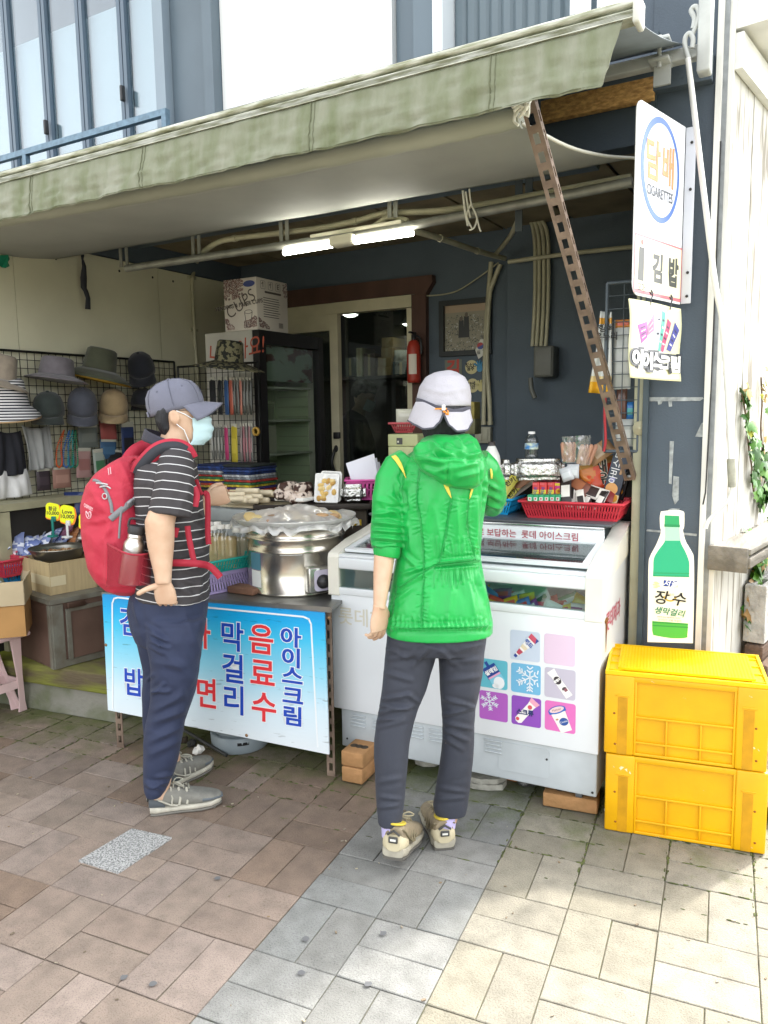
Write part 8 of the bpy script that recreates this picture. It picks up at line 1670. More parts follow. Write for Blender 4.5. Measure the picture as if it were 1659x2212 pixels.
def build_man():
 g0=onz(385,1735);t=thing('person','man in a grey cap, striped polo shirt and navy trousers, wearing a face mask','person',g0)
 fd=(HX*math.cos(R(10))+HY*math.sin(R(10))).normalized();lf=ZZ.cross(fd)
 hc=at(387,897,3.1);MH=frame_mat(hc,fd,lf,ZZ)@Matrix.Rotation(R(2),4,'Y')@Matrix.Scale(.96,4)
 b=MB();head_geo(b,MH,.98);ear_geo(b,MH,.98,-1);ear_geo(b,MH,.98,1)
 limb(b,[(384,930,3.1,.058,.056),(376,960,3.1,.06,.06),(366,985,3.11,.075,.09),(364,1010,3.12,.1,.15),(366,1090,3.13,.1,.13),(370,1200,3.13,.11,.13),(366,1290,3.13,.12,.14)])
 limb(b,[(378,1000,3.0,.05),(373,1055,2.93,.048),(364,1084,2.925,.05),(352,1108,2.918,.052),(345,1130,2.912,.056),(346,1150,2.915,.054),(347.5,1180,2.92,.0495),(349.5,1212,2.918,.041),(352,1240,2.912,.033),(353,1262,2.91,.03)])
 limb(b,[(385,1005,3.28,.05),(392,1080,3.33,.05),(402,1135,3.34,.05),(425,1108,3.32,.042),(446,1080,3.3,.031)])
 for pts in ([(362,1310,3.06,.07),(370,1450,3.05,.07),(360,1600,3.08,.05),(345,1700,3.1,.04),(340,1722,3.1,.04)],[(350,1310,3.25,.09),(360,1450,3.27,.07),(355,1600,3.32,.05),(375,1660,3.36,.04)]):limb(b,pts)
 body=body_build(b,t,.0065,4)
 hb=MB();xd=(HX*.02-ZZ+HY*.16).normalized();hand(hb,frame_mat(at(354,1255,2.91),xd,(-HX).normalized()),(-.8,-.8,-.8,-.8),(1.25,.1),1.0);o=hb.build('hand',skin_m,body,remesh=.0022,smooth_it=1);o.data.polygons.foreach_set('use_smooth',[True]*len(o.data.polygons));hb=MB()
 fx=(HX*.9+ZZ*.28+HY*.1).normalized();hand(hb,frame_mat(at(447,1081,3.29),fx,(-HX*.2+ZZ).normalized()),(1.35,1.4,1.4,1.45),(.35,.55),1.0,.02)
 o=hb.build('hand',skin_m,body,remesh=.0022,smooth_it=1);o.data.polygons.foreach_set('use_smooth',[True]*len(o.data.polygons))
 for sy in (-1,1):
  e=MB();e.ell(MH@Matrix.Translation((.086,sy*.031,.012)),.008,.013,.007,10,6);e.build('eye',mat('eye_white','#d8d4cc',.3),body)
  e=MB();e.ell(MH@Matrix.Translation((.0915,sy*.031,.012)),.003,.0055,.0055,10,6);e.build('iris',mat('eye_dark',(.02,.014,.01),.2),body)
 hm=mat('hair_black','#26282e',.55,var=.5,vscale=60,bump=.5,bscale=150,stretch=(1,1,.25))
 b=MB()
 for a in range(1):
  rs=[]
  for z,xb,xf,w in ((.045,-.104,.05,.0815),(.012,-.104,-.004,.0815),(-.03,-.096,-.02,.077),(-.06,-.083,-.02,.068),(-.085,-.07,-.03,.052)):
   c,q=(xb+xf)/2,(xf-xb)/2;rs.append([MH@Vector((c+q*math.cos(6.283*k/26),w*math.sin(6.283*k/26),z)) for k in range(26)])
  b.rings(rs)
 h=b.build('hair',hm,t,remesh=.005,smooth_it=2);wrinkle(h,[],.002,60,(1,1,.3));h.data.polygons.foreach_set('use_smooth',[True]*len(h.data.polygons))
 capm=fabric('cap_grey','#6f7180',.85,.3,300)
 MC=frame_mat(at(385,884,3.1),fd,lf,ZZ)@Matrix.Rotation(R(-13),4,'Y')@Matrix.Scale(.84,4,(0,1,0))
 b=MB();r=.099
 prof=[(r*.99,-.004),(r*1.02,.012),(r*1.02,.04),(r*.96,.07),(r*.8,.096),(r*.5,.113),(r*.2,.12),(0,.121)]
 b.lathe(prof,MC@Matrix.Translation((-.006,0,0))@Matrix.Scale(1.1,4,(1,0,0)),36,wob=lambda a,z:.012*math.cos(6*a)+.008*math.sin(9*a+z*60));c=b.build('cap',capm,t,solid=.002)
 b=MB()
 def br(a,q):
  an=(a-.5)*R(150);x=.097*math.cos(an)+(.08*q)*max(0,math.cos(an*.9))**.7;y=(.098+.01*q)*math.sin(an);return MC@Vector((x,y,.008-.026*q-4.2*y*y*q))
 b.grid(br,24,8);b.build('brim',capm,c,solid=.004)
 b=MB();b.ell(MC@Matrix.Translation((-.006,0,.122)),.009,.009,.005,10,6)
 for a in range(6):
  an=R(30+60*a);b.tube([MC@Vector((-.006+1.1*q*math.cos(an),q*math.sin(an),z+.001)) for q,z in ((r*1.025,.012),(r*1.03,.04),(r*.97,.07),(r*.81,.097),(r*.5,.115),(.01,.122))],.0013,5)
 for an in (-60,-120,10):b.lathe([(.002,.001),(.0042,.0015),(.0045,0)],MC@Matrix.Translation((-.006+1.1*r*.9*math.cos(R(an)),r*.9*math.sin(R(an)),.083))@frame_mat((0,0,0),Vector((-math.sin(R(an)),math.cos(R(an)),0)),Vector((-math.cos(R(an))*.6,-math.sin(R(an))*.6,.8))),10)
 b.build('seam',fabric('cap_seam','#5d5f6d',.85),c)
 b=MB();b.text('LA',MC@frame_mat((.103,0,.056),(0,1,0),(-.35,0,1)),.05,.001,.002);b.build('emblem',mat('emblem_blue','#3a3f70',.7),c)
 b=MB();b.rbox((-.116,-.0,.006),(.006,.06,.016),.002,MC);b.rbox((-.117,-.032,.006),(.007,.014,.022),.002,MC);b.build('strap',capm,c)
 b=MB()
 def mk(a,q):
  an=(a-.5)*R(148);z=-.014-.108*q;bulge=1+.0*q;x=.031+(.094+.014*math.sin(math.pi*q)-.018*max(0,q-.6)/.4)*math.cos(an);y=(.071-.012*q)*math.sin(an);pl=.0035*math.sin(q*6*math.pi)*math.cos(an)
  return MH@Vector((x+pl-.006*(q>.85)*(q-.85)/.15,y,z+.012*math.cos(an)*(1-q)-.006*(1-math.cos(an))*0))
 b.grid(mk,26,24);ms=b.build('mask',mat('mask_blue','#bfdbe0',.8,bump=.15,bscale=300,var=.04),t,solid=.0015)
 b=MB()
 for sy in (-1,1):b.tube([mk(.5+sy*.5,.02),MH@Vector((.03,sy*.075,.004)),MH@Vector((-.004,sy*.083,.018))],.0022,6);b.tube([mk(.5+sy*.5,.97),MH@Vector((.025,sy*.073,-.06)),MH@Vector((-.004,sy*.083,-.036))],.0022,6)
 b.build('ear_loop',mat('loop_white','#e6e8e8',.7),ms)
 g=MB()
 for sy in (-1,1):g.tube([MH@Vector((.103,sy*.062,.02)),MH@Vector((.05,sy*.08,.022)),MH@Vector((-.01,sy*.082,.02))],.0018,6)
 for sy in (-1,1):g.tube([MH@Vector((.107-.25*abs(math.cos(k*.3307))*0,sy*(.035+.026*math.cos(k*.3307)),.008+.017*math.sin(k*.3307))) for k in range(20)],.0014,5)
 g.tube([MH@Vector((.108,y,.014)) for y in (-.01,0,.01)],.0014,5);gl=g.build('glasses',mat('glasses_dark','#5a5048',.35,.3),t)
 g=MB()
 for sy in (-1,1):g.add([MH@Vector((.107,sy*.035+.026*math.cos(k*.3307),.008+.017*math.sin(k*.3307))) for k in range(19)],[tuple(range(19))])
 g.build('lens',glass('lens','#e8ecea',.02,.9),gl)
 sm=stripes('striped_polo','#393638','#c9c9ca',.0335,.1)
 b=MB();T=[(322,396,966,3.1,.085),(306,410,985,3.11,.15),(300,419,1006,3.12,.185),(298,424,1035,3.12,.195),(297,430,1068,3.12,.185),(298,437,1112,3.12,.165),(299,444,1150,3.12,.155),(300,450,1180,3.12,.155),(298,449,1210,3.12,.16),(296,450,1245,3.12,.165),(296,451,1290,3.12,.17)]
 R_=[pxring(*q) for q in T]
 hx=[Vector(p) for p in R_[-1]]
 for k in range(28):hx[k]=hx[k]-ZZ*(.012*math.cos(6.283*k/28)-.004)
 R_[-1]=hx;b.rings(R_)
 F_=[(405,1150,446,1140,.008,6),(380,1180,440,1165,.007,6),(385,1205,445,1190,.006,5),(395,1230,446,1250,.006,6),(385,1250,440,1265,.007,7),(380,1262,420,1290,.006,6),(432,1240,428,1296,.006,5),(345,1000,325,1080,.006,7),(420,1100,440,1120,.006,5),(410,1130,440,1145,.006,5)]
 sh=smoothed(b,'polo_shirt',sm,t,.0065,4,[(*q[:4],q[4]*1.5,q[5]*.9) for q in F_],.004,10)
 set_stripe(sh,lambda V:V[:,2]+.10*((V-np.array(at(370,1100,3.1)))@np.array(HX))*np.clip(((1.55-V[:,2])/.8),-.2,1.1)+.006*np.sin(V[:,0]*20+V[:,2]*14))
 b=MB();limb(b,[(384,978,3.02,.055,.05),(381,995,2.975,.066,.06),(378,1030,2.945,.074,.064),(374,1070,2.93,.078,.066),(369,1100,2.922,.08,.067),(367,1114,2.92,.081,.067)],26)
 sl=smoothed(b,'sleeve',sm,sh,.0065,3,[(360,1010,345,1070,.005,6),(400,1060,385,1110,.005,6),(410,1030,405,1080,.005,5)],.003,14)
 ax=(at(367,1114,2.92)-at(382,1000,2.96)).normalized();set_stripe(sl,lambda V:-(V@np.array(ax))+.25*np.abs((V-np.array(at(380,1000,2.9)))@np.array(HX))*0+.01)
 b=MB();limb(b,[(386,985,3.22,.05),(390,1040,3.3,.07),(395,1085,3.33,.072)],20);sl2=smoothed(b,'sleeve',sm,sh,.007,3);set_stripe(sl2,lambda V:V[:,2])
 b=MB();col=fabric('collar_navy','#34343f',.8)
 c=at(361,960,3.1);
 b.grid(lambda a,q:c+(HX*.098*math.cos(R(200*a-190+0))*(1-.16*q)+HY*.078*math.sin(R(200*a-190))*(1-.1*q))+ZZ*(.042*q-.012-.035*math.cos(R(200*a-190)))+ZZ*(.0),30,5)
 b.grid(lambda a,q:c+(HX*.098*math.cos(R(170*a+10))*(1-.16*q)+HY*.078*math.sin(R(170*a+10))*(1-.1*q))+ZZ*(.042*q-.012-.035*math.cos(R(170*a+10))),24,5)
 b.build('collar',col,sh,solid=.006)
 tm=fabric('trousers_navy','#252e48',.75,.2,400,.3,.05,7,(1,1,1.4),True)
 b=MB();b.rings([pxring(*q) for q in ((298,442,1262,3.12,.15),(285,447,1285,3.12,.165),(281,447,1310,3.12,.17),(287,442,1350,3.12,.165),(297,438,1378,3.12,.14),(315,428,1392,3.12,.09))])
 b.rings([pxring(*q) for q in ((305,444,1335,3.03,.09),(317,437,1375,3.025,.1),(326,432,1420,3.03,.098),(329,428,1455,3.04,.093),(328,420,1500,3.05,.088),(322,408,1532,3.055,.083),(316,398,1560,3.06,.08),(312,393,1600,3.07,.078),(311,383,1645,3.08,.07),(311,372,1680,3.09,.064),(313,362,1702,3.09,.058),(318,352,1717,3.09,.05))])
 b.rings([pxring(*q) for q in ((287,420,1345,3.2,.09),(300,410,1395,3.22,.098),(311,405,1445,3.24,.093),(308,396,1500,3.26,.086),(310,393,1540,3.28,.08),(312,385,1600,3.31,.07),(320,384,1638,3.33,.062),(332,383,1656,3.34,.055))])
 F_=[(316,1352,345,1372,.007,5),(318,1366,360,1384,.009,5),(320,1376,350,1395,.008,4),(322,1386,365,1400,.007,4),(325,1396,350,1410,.006,4),(330,1345,400,1340,.005,7),(330,1492,366,1494,.009,5),(328,1500,352,1480,.008,5),(318,1470,330,1458,.006,4),(335,1535,395,1500,.007,8),(330,1560,395,1535,.007,8),(330,1600,390,1570,.006,8),(325,1630,385,1600,.005,8),(313,1690,350,1706,.008,5),(320,1700,360,1690,.007,5),(340,1680,375,1672,.006,5),(400,1330,436,1420,.005,9),(345,1400,415,1470,.004,10),(330,1430,400,1440,.004,8),(290,1300,300,1345,.006,6)]
 smoothed(b,'trousers',tm,t,.0062,5,[(*q[:4],q[4]*1.7,q[5]*.8) for q in F_],.003,8)
 shc=('#7f7e76','#bdb9aa','#6f6d66','#5a6165','#4d5357','#a9a698','#a9a798','#6f7068')
 q=onz(318,1758);q2=onz(470,1735);d=(q2-q);d.z=0;M=frame_mat(q+d.normalized()*.02,d,ZZ.cross(d))@Matrix.Scale(1.12,4,(0,0,1));shoe(t,M,'shoe',d.length-.0,shc)
 q=onz(392,1688);d2=(HX*.55+HY*.9);M=frame_mat(q-d2 .normalized()*.09+HX*0,d2,ZZ.cross(d2))@Matrix.Scale(1.12,4,(0,0,1));shoe(t,M,'shoe',.27,shc)
 bp=thing('backpack','red hiking backpack with grey zips worn by the man in the cap','backpack',at(250,1280,3.1))
 rd=fabric('pack_red','#b5283f',.6,.25,350,.35,.05,12)
 rd2=fabric('pack_red_dark','#9c1f33',.6,.25,350,.3,.05,14)
 b=MB();L=[(268,298,986,3.1,.04),(244,311,999,3.1,.095),(216,314,1019,3.1,.122),(196,314,1045,3.1,.134),(184,314,1082,3.1,.14),(183,314,1122,3.1,.14),(189,318,1172,3.1,.14),(198,325,1220,3.1,.132),(213,329,1250,3.1,.118),(234,324,1270,3.1,.095),(262,305,1282,3.1,.05)]
 b.rings([pxring(*q,30,2.7) for q in L])
 F_=[(256,992,288,1064,.012,8),(262,1020,266,1090,.006,8),(196,1060,232,1110,.008,8),(184,1128,236,1122,.007,5),(222,1168,238,1135,.009,6),(230,1170,232,1262,.012,6),(190,1150,220,1190,.006,9),(200,1060,226,1066,.006,6),(276,1000,300,1060,.006,7),(215,1245,260,1255,.006,8)]
 o=smoothed(b,'pack_body',rd,bp,.007,3,F_,.004,13,seed=3)
 gz=mat('zip_grey','#77797c',.6,bump=.2,bscale=200);wb=mat('web_red','#9a1f32',.7,bump=.2,bscale=300)
 def S_(pts,w,m,name,d0=2.95,par=bp):
  b=MB();strip(b,[at(q[0],q[1],q[2] if len(q)>2 else d0) for q in pts],w);return b.build(name,m,par)
 def nearest(px,py):
  best=None ;V=nearest.V
  i=np.argmin((nearest.X-px)**2+(nearest.Y-py)**2+((nearest.Z-2.9)*40)**2*1.0);return nearest.Z[i]-.004
 V=verts(o);D=V-np.array(CAM);nearest.V=V;nearest.Z=D@np.array(FW);nearest.X=CX+F*(D@np.array(RT))/nearest.Z;nearest.Y=CY-F*(D@np.array(UP))/nearest.Z
 N_=lambda pts:[(x,y,nearest(x,y)) for x,y in pts]
 S_(N_([(200,1037),(212,1040),(224,1052),(234,1072),(240,1090),(242,1108)]),.006,gz,'zip')
 S_(N_([(238,1122),(258,1105),(275,1092)]),.012,gz,'compression_strap');S_(N_([(275,1092),(292,1078),(309,1064)]),.013,gz,'compression_strap')
 b=MB();p,q=at(272,1094,nearest(272,1094)-.014),at(298,1072,nearest(298,1072)-.014);M=frame_mat((p+q)/2,q-p,(ZZ+HX*.6));b.rbox((-.012,0,0),(.03,.03,.01),.004,M);b.rbox((.016,0,0),(.022,.024,.012),.004,M);b.build('buckle',mat('buckle_grey','#8d8f92',.4),bp)
 S_(N_([(262,1104),(259,1130),(257,1163)]),.004,gz,'cord')
 b=MB();c=at(226,1072,nearest(226,1072)-.006);b.tube([c+HX*.009*math.cos(k*.4)+ZZ*.011*math.sin(k*.4) for k in range(17)],.0022,6);c=at(222,1050,nearest(222,1050)-.006);b.tube(smooth_path([c+HX*.02+ZZ*.005,c+ZZ*.01,c-HX*.025+ZZ*.012],4),.003,6);b.tube(smooth_path([c+HX*.03-ZZ*.01,c+HX*.012,c-HX*.012-ZZ*.004],4),.003,6);b.build('zip_pull',mat('pull_silver','#b9babb',.4,.3),bp)
 b=MB();
 for (x,y,txt,sz,rz) in ((237,1018,'//',.035,20),(191,1096,'OSPREY',.02,-12)):z_=nearest(x,y)-.012;b.text(txt,frame_mat(at(x,y,z_),(HX-HY*(.3 if x>200 else.9)).normalized(),ZZ)@Matrix.Rotation(R(rz),4,'Z'),sz,.001)
 c=at(191,1110,nearest(191,1110)-.014);X=(HX-HY*.9).normalized();b.tube([c+X*.02*math.cos(R(a))+ZZ*.018*math.sin(R(a)) for a in range(150,400,15)],.0022,5);b.tube(smooth_path([c+X*.012+ZZ*.01,c-X*.002+ZZ*.0,c-X*.016+ZZ*.008],3),.003,5);b.tube([c-ZZ*.002,c+X*.004-ZZ*.012],.003,5);b.build('emblem',mat('emblem_pale','#d8a9b0',.5),bp)
 def mesh_p(a,q):
  x=229+(329-229)*a;y0=1172+22*a+14*math.sin(math.pi*a);y1=1268-4*a;y=y0+(y1-y0)*q;return at(x,y,2.975-.118*math.sin(math.pi*min(1,max(0,a)))**.7*(1-.35*q)+.05*max(0,a-.85))
 mm=bpy.data.materials.new('pocket_mesh');mm.use_nodes=True ;nn=mm.node_tree.nodes;ll=mm.node_tree.links;pb=nn['Principled BSDF'];pb.inputs['Base Color'].default_value=(*lin('#9a1d33'),1);pb.inputs['Roughness'].default_value=.7;pb.inputs['Alpha'].default_value=.6
 b=MB();b.grid(mesh_p,24,16);b.build('mesh_pocket',mm,bp)
 b=MB();strip(b,[mesh_p(i/8,0) for i in range(9)],.004,.002);b.build('pocket_hem',rd2,bp)
 dk=fabric('strap_dark','#4a3a44',.8,.4,200)
 P=[(297,1025,2.99),(304,1010,2.965),(320,990,2.95),(338,974,2.945),(360,965,2.945),(385,965,2.955),(402,974,2.97),(412,992,2.99)]
 S_(P,.03,rd,'shoulder_strap');S_([(x,y,d-.006) for x,y,d in P[:-1]],.019,dk,'strap_padding')
 S_([(274,1000,3.2),(290,978,3.23),(310,966,3.26),(330,960,3.28)],.03,rd,'shoulder_strap',3.2)
 S_([(280,1002,3.0),(290,990,2.99),(303,996,2.975),(306,1006,2.97)],.006,wb,'haul_loop')
 S_([(418,1052,2.985),(424,1070,2.985),(420,1094,2.975)],.014,rd,'strap_end')
 S_([(424,1036,3.0),(432,1060,3.02),(438,1068,3.03)],.007,wb,'sternum_strap',3.0);S_([(441,1066,3.03),(447,1068,3.04),(449,1090,3.04),(449,1150,3.05),(451,1176,3.05)],.011,wb,'strap_tail')
 S_([(381,1140,2.94),(376,1160,2.945)],.012,wb,'lower_strap');S_([(405,1136,2.955),(408,1160,2.955),(414,1190,2.955),(419,1213,2.955)],.011,wb,'lower_strap')
 S_([(368,1216,2.95),(400,1216,2.945),(430,1218,2.955),(449,1222,2.985),(462,1231,2.99),(476,1247,2.985)],.0135,wb,'hip_belt')
 p0,p1=at(278,1262,2.945),at(294,1150,2.935);ax=(p1-p0);M=frame_mat(p0,ax.cross(HY),HY,ax.normalized());H=ax.length;r=.0405
 bt=thing('steel_bottle','steel drinking bottle with black cap in the backpack side pocket','bottle',p0);b=MB();b.lathe([(0,0),(r*.92,0),(r,.006),(r,H*.74),(r*.96,H*.8),(r*.72,H*.87),(r*.7,H*.9),(r*.74,H*.91),(r*.7,H*.92),(r*.74,H*.94),(r*.7,H*.95),(r*.7,H)],M,32);b.build('bottle_body',mat('bottle_steel','#c3c3c0',.3,1.,bump=.05,bscale=200),bt)
 b=MB();b.lathe([(r*.74,H*.965),(r*.8,H*1.0),(r*.8,H*1.11),(r*.72,H*1.13),(r*.6,H*1.12),(0,H*1.1)],M,28);b.tube(smooth_path([M@Vector((s*r*.78,0,z)) for s,z in ((-1,H*1.08),(-1,H*1.2),(-.7,H*1.25),(.7,H*1.25),(1,H*1.2),(1,H*1.08))],4),.005,8);b.build('bottle_cap',mat('bottle_black',(.025,.026,.028),.5),bt)
build_man()
def build_woman():
 g0=onz(900,1850);t=thing('person','person in a bright green hooded jacket and white sun hat seen from behind','person',g0)
 fd=(HY*1.0+HX*.08).normalized();lf=ZZ.cross(fd);hc=at(958,893,2.79);MH=frame_mat(hc,fd,lf,ZZ)
 b=MB();head_geo(b,MH,.94);ear_geo(b,MH,.94,1);ear_geo(b,MH,.94,-1)
 limb(b,[(958,930,2.77,.05),(960,965,2.76,.055),(960,990,2.76,.12,.09),(955,1080,2.76,.12,.09),(952,1200,2.76,.11,.09),(948,1330,2.76,.12,.1)])
 limb(b,[(868,1005,2.75,.045),(842,1060,2.74,.042),(836,1140,2.72,.04),(831,1195,2.705,.0375),(827,1235,2.69,.034),(823,1275,2.675,.0275),(820,1306,2.665,.0225),(819,1318,2.66,.023)])
 limb(b,[(1040,1005,2.79,.045),(1060,1050,2.87,.042),(1064,1085,2.96,.04),(1045,1088,3.08,.034),(1020,1082,3.2,.025)])
 for P in ([(890,1380,2.76,.085),(870,1500,2.75,.06),(845,1600,2.73,.05),(842,1740,2.71,.034),(845,1800,2.705,.032)],[(995,1380,2.77,.085),(990,1500,2.78,.06),(988,1600,2.8,.05),(975,1730,2.83,.034),(968,1775,2.835,.032)]):limb(b,P)
 body=body_build(b,t,.0065,4)
 hb=MB();hand(hb,frame_mat(at(819,1312,2.662),(-ZZ+HY*.12-HX*.02).normalized(),(HX*.75+HY*.65).normalized()),(.3,.34,.42,.5),(.45,.25),.93);o=hb.build('hand',skin_m,body,remesh=.0022,smooth_it=1);o.data.polygons.foreach_set('use_smooth',[True]*len(o.data.polygons));hb=MB();hand(hb,frame_mat(at(1018,1081,3.2),(-HX*.7+HY*.6-ZZ*.2).normalized(),(HX*.4+HY*.3+ZZ).normalized()),(.5,.5,.5,.5),(.5,.3),.93)
 o=hb.build('hand',skin_m,body,remesh=.0022,smooth_it=1);o.data.polygons.foreach_set('use_smooth',[True]*len(o.data.polygons))
 hm=mat('hair_black','#26282e',.55)
 b=MB();rs=[]
 for z,xb,xf,w in ((.06,-.1,.05,.078),(.0,-.108,.03,.082),(-.05,-.105,.01,.08),(-.1,-.09,.0,.066),(-.14,-.075,-.01,.05),(-.17,-.06,-.02,.035)):
  c,q=(xb+xf)/2,(xf-xb)/2;rs.append([MH@Vector((c+q*math.cos(6.283*k/26),w*math.sin(6.283*k/26),z)) for k in range(26)])
 b.rings(rs);h=b.build('hair',hm,t,remesh=.005,smooth_it=2);wrinkle(h,[],.003,70,(1,1,.15));h.data.polygons.foreach_set('use_smooth',[True]*len(h.data.polygons))
 hw=fabric('hat_white','#b2b0b7',.8,.3,260,.15,.05,16);gyb=fabric('hat_band','#4b4b55',.8,.3,300)
 b=MB();b.rings([pxring(*q,36,2.2) for q in ((899,1017,878,2.79,.112),(901,1018,856,2.79,.112),(906,1014,834,2.79,.106),(919,1004,815,2.79,.092),(940,986,804,2.79,.06),(958,972,800,2.79,.02))],True)
 ht=smoothed(b,'sun_hat',hw,t,.006,3,[(915,838,960,848,.004,4),(960,848,1010,838,.004,4),(905,868,930,872,.003,5),(1000,862,1014,872,.004,5),(985,850,1000,880,.003,5)],.0022,20)
 def sheet(xa,xb,top,bot,n=20,m=14,rr=70,r0=.125,flare=.018):
  def fn(a,q):
   A_,B_=xa+(17*(1-q) if xa<890 else 0),xb-(6*(1-q) if xb>1018 else 0);x=A_+(B_-A_)*a;y=top(a)*(1-q)+bot(a)*q;k=max(-.995,min(.995,(x-958)/rr));return at(x,y,2.79-r0*math.sqrt(1-k*k)-flare*q)
  return fn
 def curve(pts):
  def f(a):
   for (a0,y0),(a1,y1) in zip(pts,pts[1:]):
    if a<=a1:s=(a-a0)/(a1-a0+1e-9);s=s*s*(3-2*s)*.5+s*.5;return y0+(y1-y0)*s
   return pts[-1][1]
  return f
 Lf=sheet(881,957,curve([(0,868),(.25,868),(1,888)]),curve([(0,908),(.2,918),(.45,927),(.72,925),(.9,912),(1,895)]),rr=80)
 Rf=sheet(960,1021,curve([(0,890),(.7,890),(1,884)]),curve([(0,897),(.15,918),(.45,932),(.8,930),(1,909)]),rr=68)
 b=MB();b.grid(Lf,20,14);b.build('neck_flap',hw,ht,solid=.002);b=MB();b.grid(Rf,20,14);b.build('neck_flap',hw,ht,solid=.002)
 b=MB()
 for fn in (Lf,Rf):strip(b,[fn(i/12,1) for i in range(13)],.0035,.002);
 strip(b,[Lf(1,q/5) for q in range(6)],.003,.002);strip(b,[Rf(0,q/5) for q in range(6)],.003,.002);b.build('flap_trim',gyb,ht)
 B0=sheet(899,958,curve([(0,859),(1,879)]),curve([(0,869),(1,893)]),rr=61,r0=.118,flare=0);B1=sheet(958,1017,curve([(0,879),(.4,884),(1,877)]),curve([(0,893),(.4,899),(1,891)]),rr=61,r0=.118,flare=0)
 b=MB();b.grid(B0,16,3);b.grid(B1,16,3);b.build('hat_band',gyb,ht,solid=.003)
 b=MB();c=at(958,883,2.655);b.tube([c-HX*.03,c+HX*.012],.003,6);b.tube(smooth_path([c,c+HX*.006-ZZ*.012,c+HX*.016-ZZ*.02,c+HX*.014-ZZ*.005],4),.0028,6);b.tube(smooth_path([c+HX*.004,c-ZZ*.014,c+HX*.008-ZZ*.022],4),.0028,6);b.build('cord',mat('cord_orange','#e8922e',.5),ht)
 b=MB();b.rbox(c-HY*.004+ZZ*.004,(.012,.01,.02),.003);b.build('cord_lock',mat('lock_white','#dfe0e0',.4),ht)
 jm=fabric('jacket_green','#07a044',.34,.08,300,.32,.1,7,(1.3,1.3,.7),True)
 b=MB();b.rings([pxring(*q) for q in ((905,1020,966,2.77,.07),(885,1038,978,2.77,.095),(864,1050,996,2.765,.12),(853,1056,1030,2.76,.132),(853,1050,1080,2.76,.132),(857,1042,1140,2.76,.122),(857,1038,1190,2.76,.118),(853,1040,1220,2.76,.12),(846,1048,1260,2.76,.128),(839,1057,1302,2.76,.136),(833,1064,1345,2.76,.142),(834,1063,1366,2.76,.142))])
 limb(b,[(882,994,2.76,.05),(862,1010,2.755,.06),(846,1040,2.745,.061),(840,1075,2.735,.06),(839,1110,2.73,.059),(838,1145,2.72,.062),(836,1172,2.715,.06),(836,1184,2.71,.054)],22)
 limb(b,[(1030,992,2.78,.05),(1046,1012,2.8,.055),(1060,1045,2.85,.054),(1065,1075,2.92,.053),(1062,1090,2.98,.05),(1045,1092,3.06,.045),(1032,1088,3.1,.038)],22)
 rn=random.Random(5);F_=[]
 seams=[[(905,1012),(900,1080),(908,1130),(915,1200),(914,1260),(910,1350)],[(975,1075),(968,1120),(962,1160),(950,1215)],[(1012,1075),(1010,1120),(1015,1160),(1026,1208)],[(855,1265),(842,1350)]]
 for sm_ in seams:
  for (x0,y0),(x1,y1) in zip(sm_,sm_[1:]):
   n=int(math.hypot(x1-x0,y1-y0)/7)
   for i in range(n):
    x,y=x0+(x1-x0)*i/n,y0+(y1-y0)*i/n;s=rn.choice((-1,1));L=rn.uniform(8,20);F_.append((x,y,x+s*L,y+rn.uniform(-7,9),rn.uniform(.0012,.003),1.8))
  F_+=[(x0,y0,x1,y1,-.0022,2) for (x0,y0),(x1,y1) in zip(sm_,sm_[1:])]
 F_+=[(940,1216,1035,1208,.006,4),(940,1224,1038,1216,-.006,3)]
 for i in range(14):x=944+i*6.8;F_.append((x,1221,x+rn.uniform(-6,8)+(x-990)*.1,1250+rn.uniform(0,30),.0042,2.6));F_.append((x+2,1209,x+rn.uniform(-4,4),1180-rn.uniform(0,20),.0035,2.6))
 F_+=[(868,1240,940,1218,.004,4),(860,1275,930,1230,.004,5),(850,1300,900,1262,.003,5),(870,1195,905,1230,.004,5),(1032,1240,1052,1300,.004,5),(930,1280,925,1345,.003,7),(975,1260,968,1350,.003,8),(1010,1250,1028,1345,.003,8)]
 F_+=[(838,1356,1060,1352,.005,5)]
 for i in range(22):x=838+i*10;F_.append((x,1360,x+rn.uniform(-5,5),1342-rn.uniform(0,14),.004,2.8))
 for (x0,y0,x1,y1,a,s) in ((806,1112,868,1104,.006,5),(808,1128,874,1136,.008,6),(806,1146,872,1150,.008,5),(803,1160,872,1166,.008,5),(806,1176,866,1182,.007,4),(830,1095,868,1120,.006,5),(815,1080,850,1090,.004,6),(842,1070,868,1090,.005,5),(860,1040,874,1085,.006,5),(1050,1040,1076,1058,.005,5),(1048,1060,1080,1080,.005,5),(1050,1085,1078,1098,.006,4),(1046,1030,1046,1100,-.006,4),(872,1060,878,1100,-.007,4)):F_.append((x0,y0,x1,y1,a,s))
 F_+=[(890,1010,868,1060,.004,7),(930,1060,920,1140,.004,9),(985,1070,990,1160,.004,8),(940,1100,955,1190,.003,7),(1030,1080,1028,1180,.004,6),(880,1120,890,1200,.004,8)]
 jk=smoothed(b,'rain_jacket',jm,t,.0042,4,[(*q[:4],q[4]*(2. if q[5]>3 else 1.5),q[5]*.85) for q in F_],.0024,8,seed=7)
 b=MB();limb(b,[(836,1183,2.708,.05),(836,1196,2.706,.047),(835,1204,2.705,.044)],40);cf=b.build('cuff',jm,jk,remesh=.003,smooth_it=1);wrinkle(cf,[(808+i*4.2,1182,808+i*4.2,1206,.0035,1.5) for i in range(14)],.0005,40);cf.data.polygons.foreach_set('use_smooth',[True]*len(cf.data.polygons))
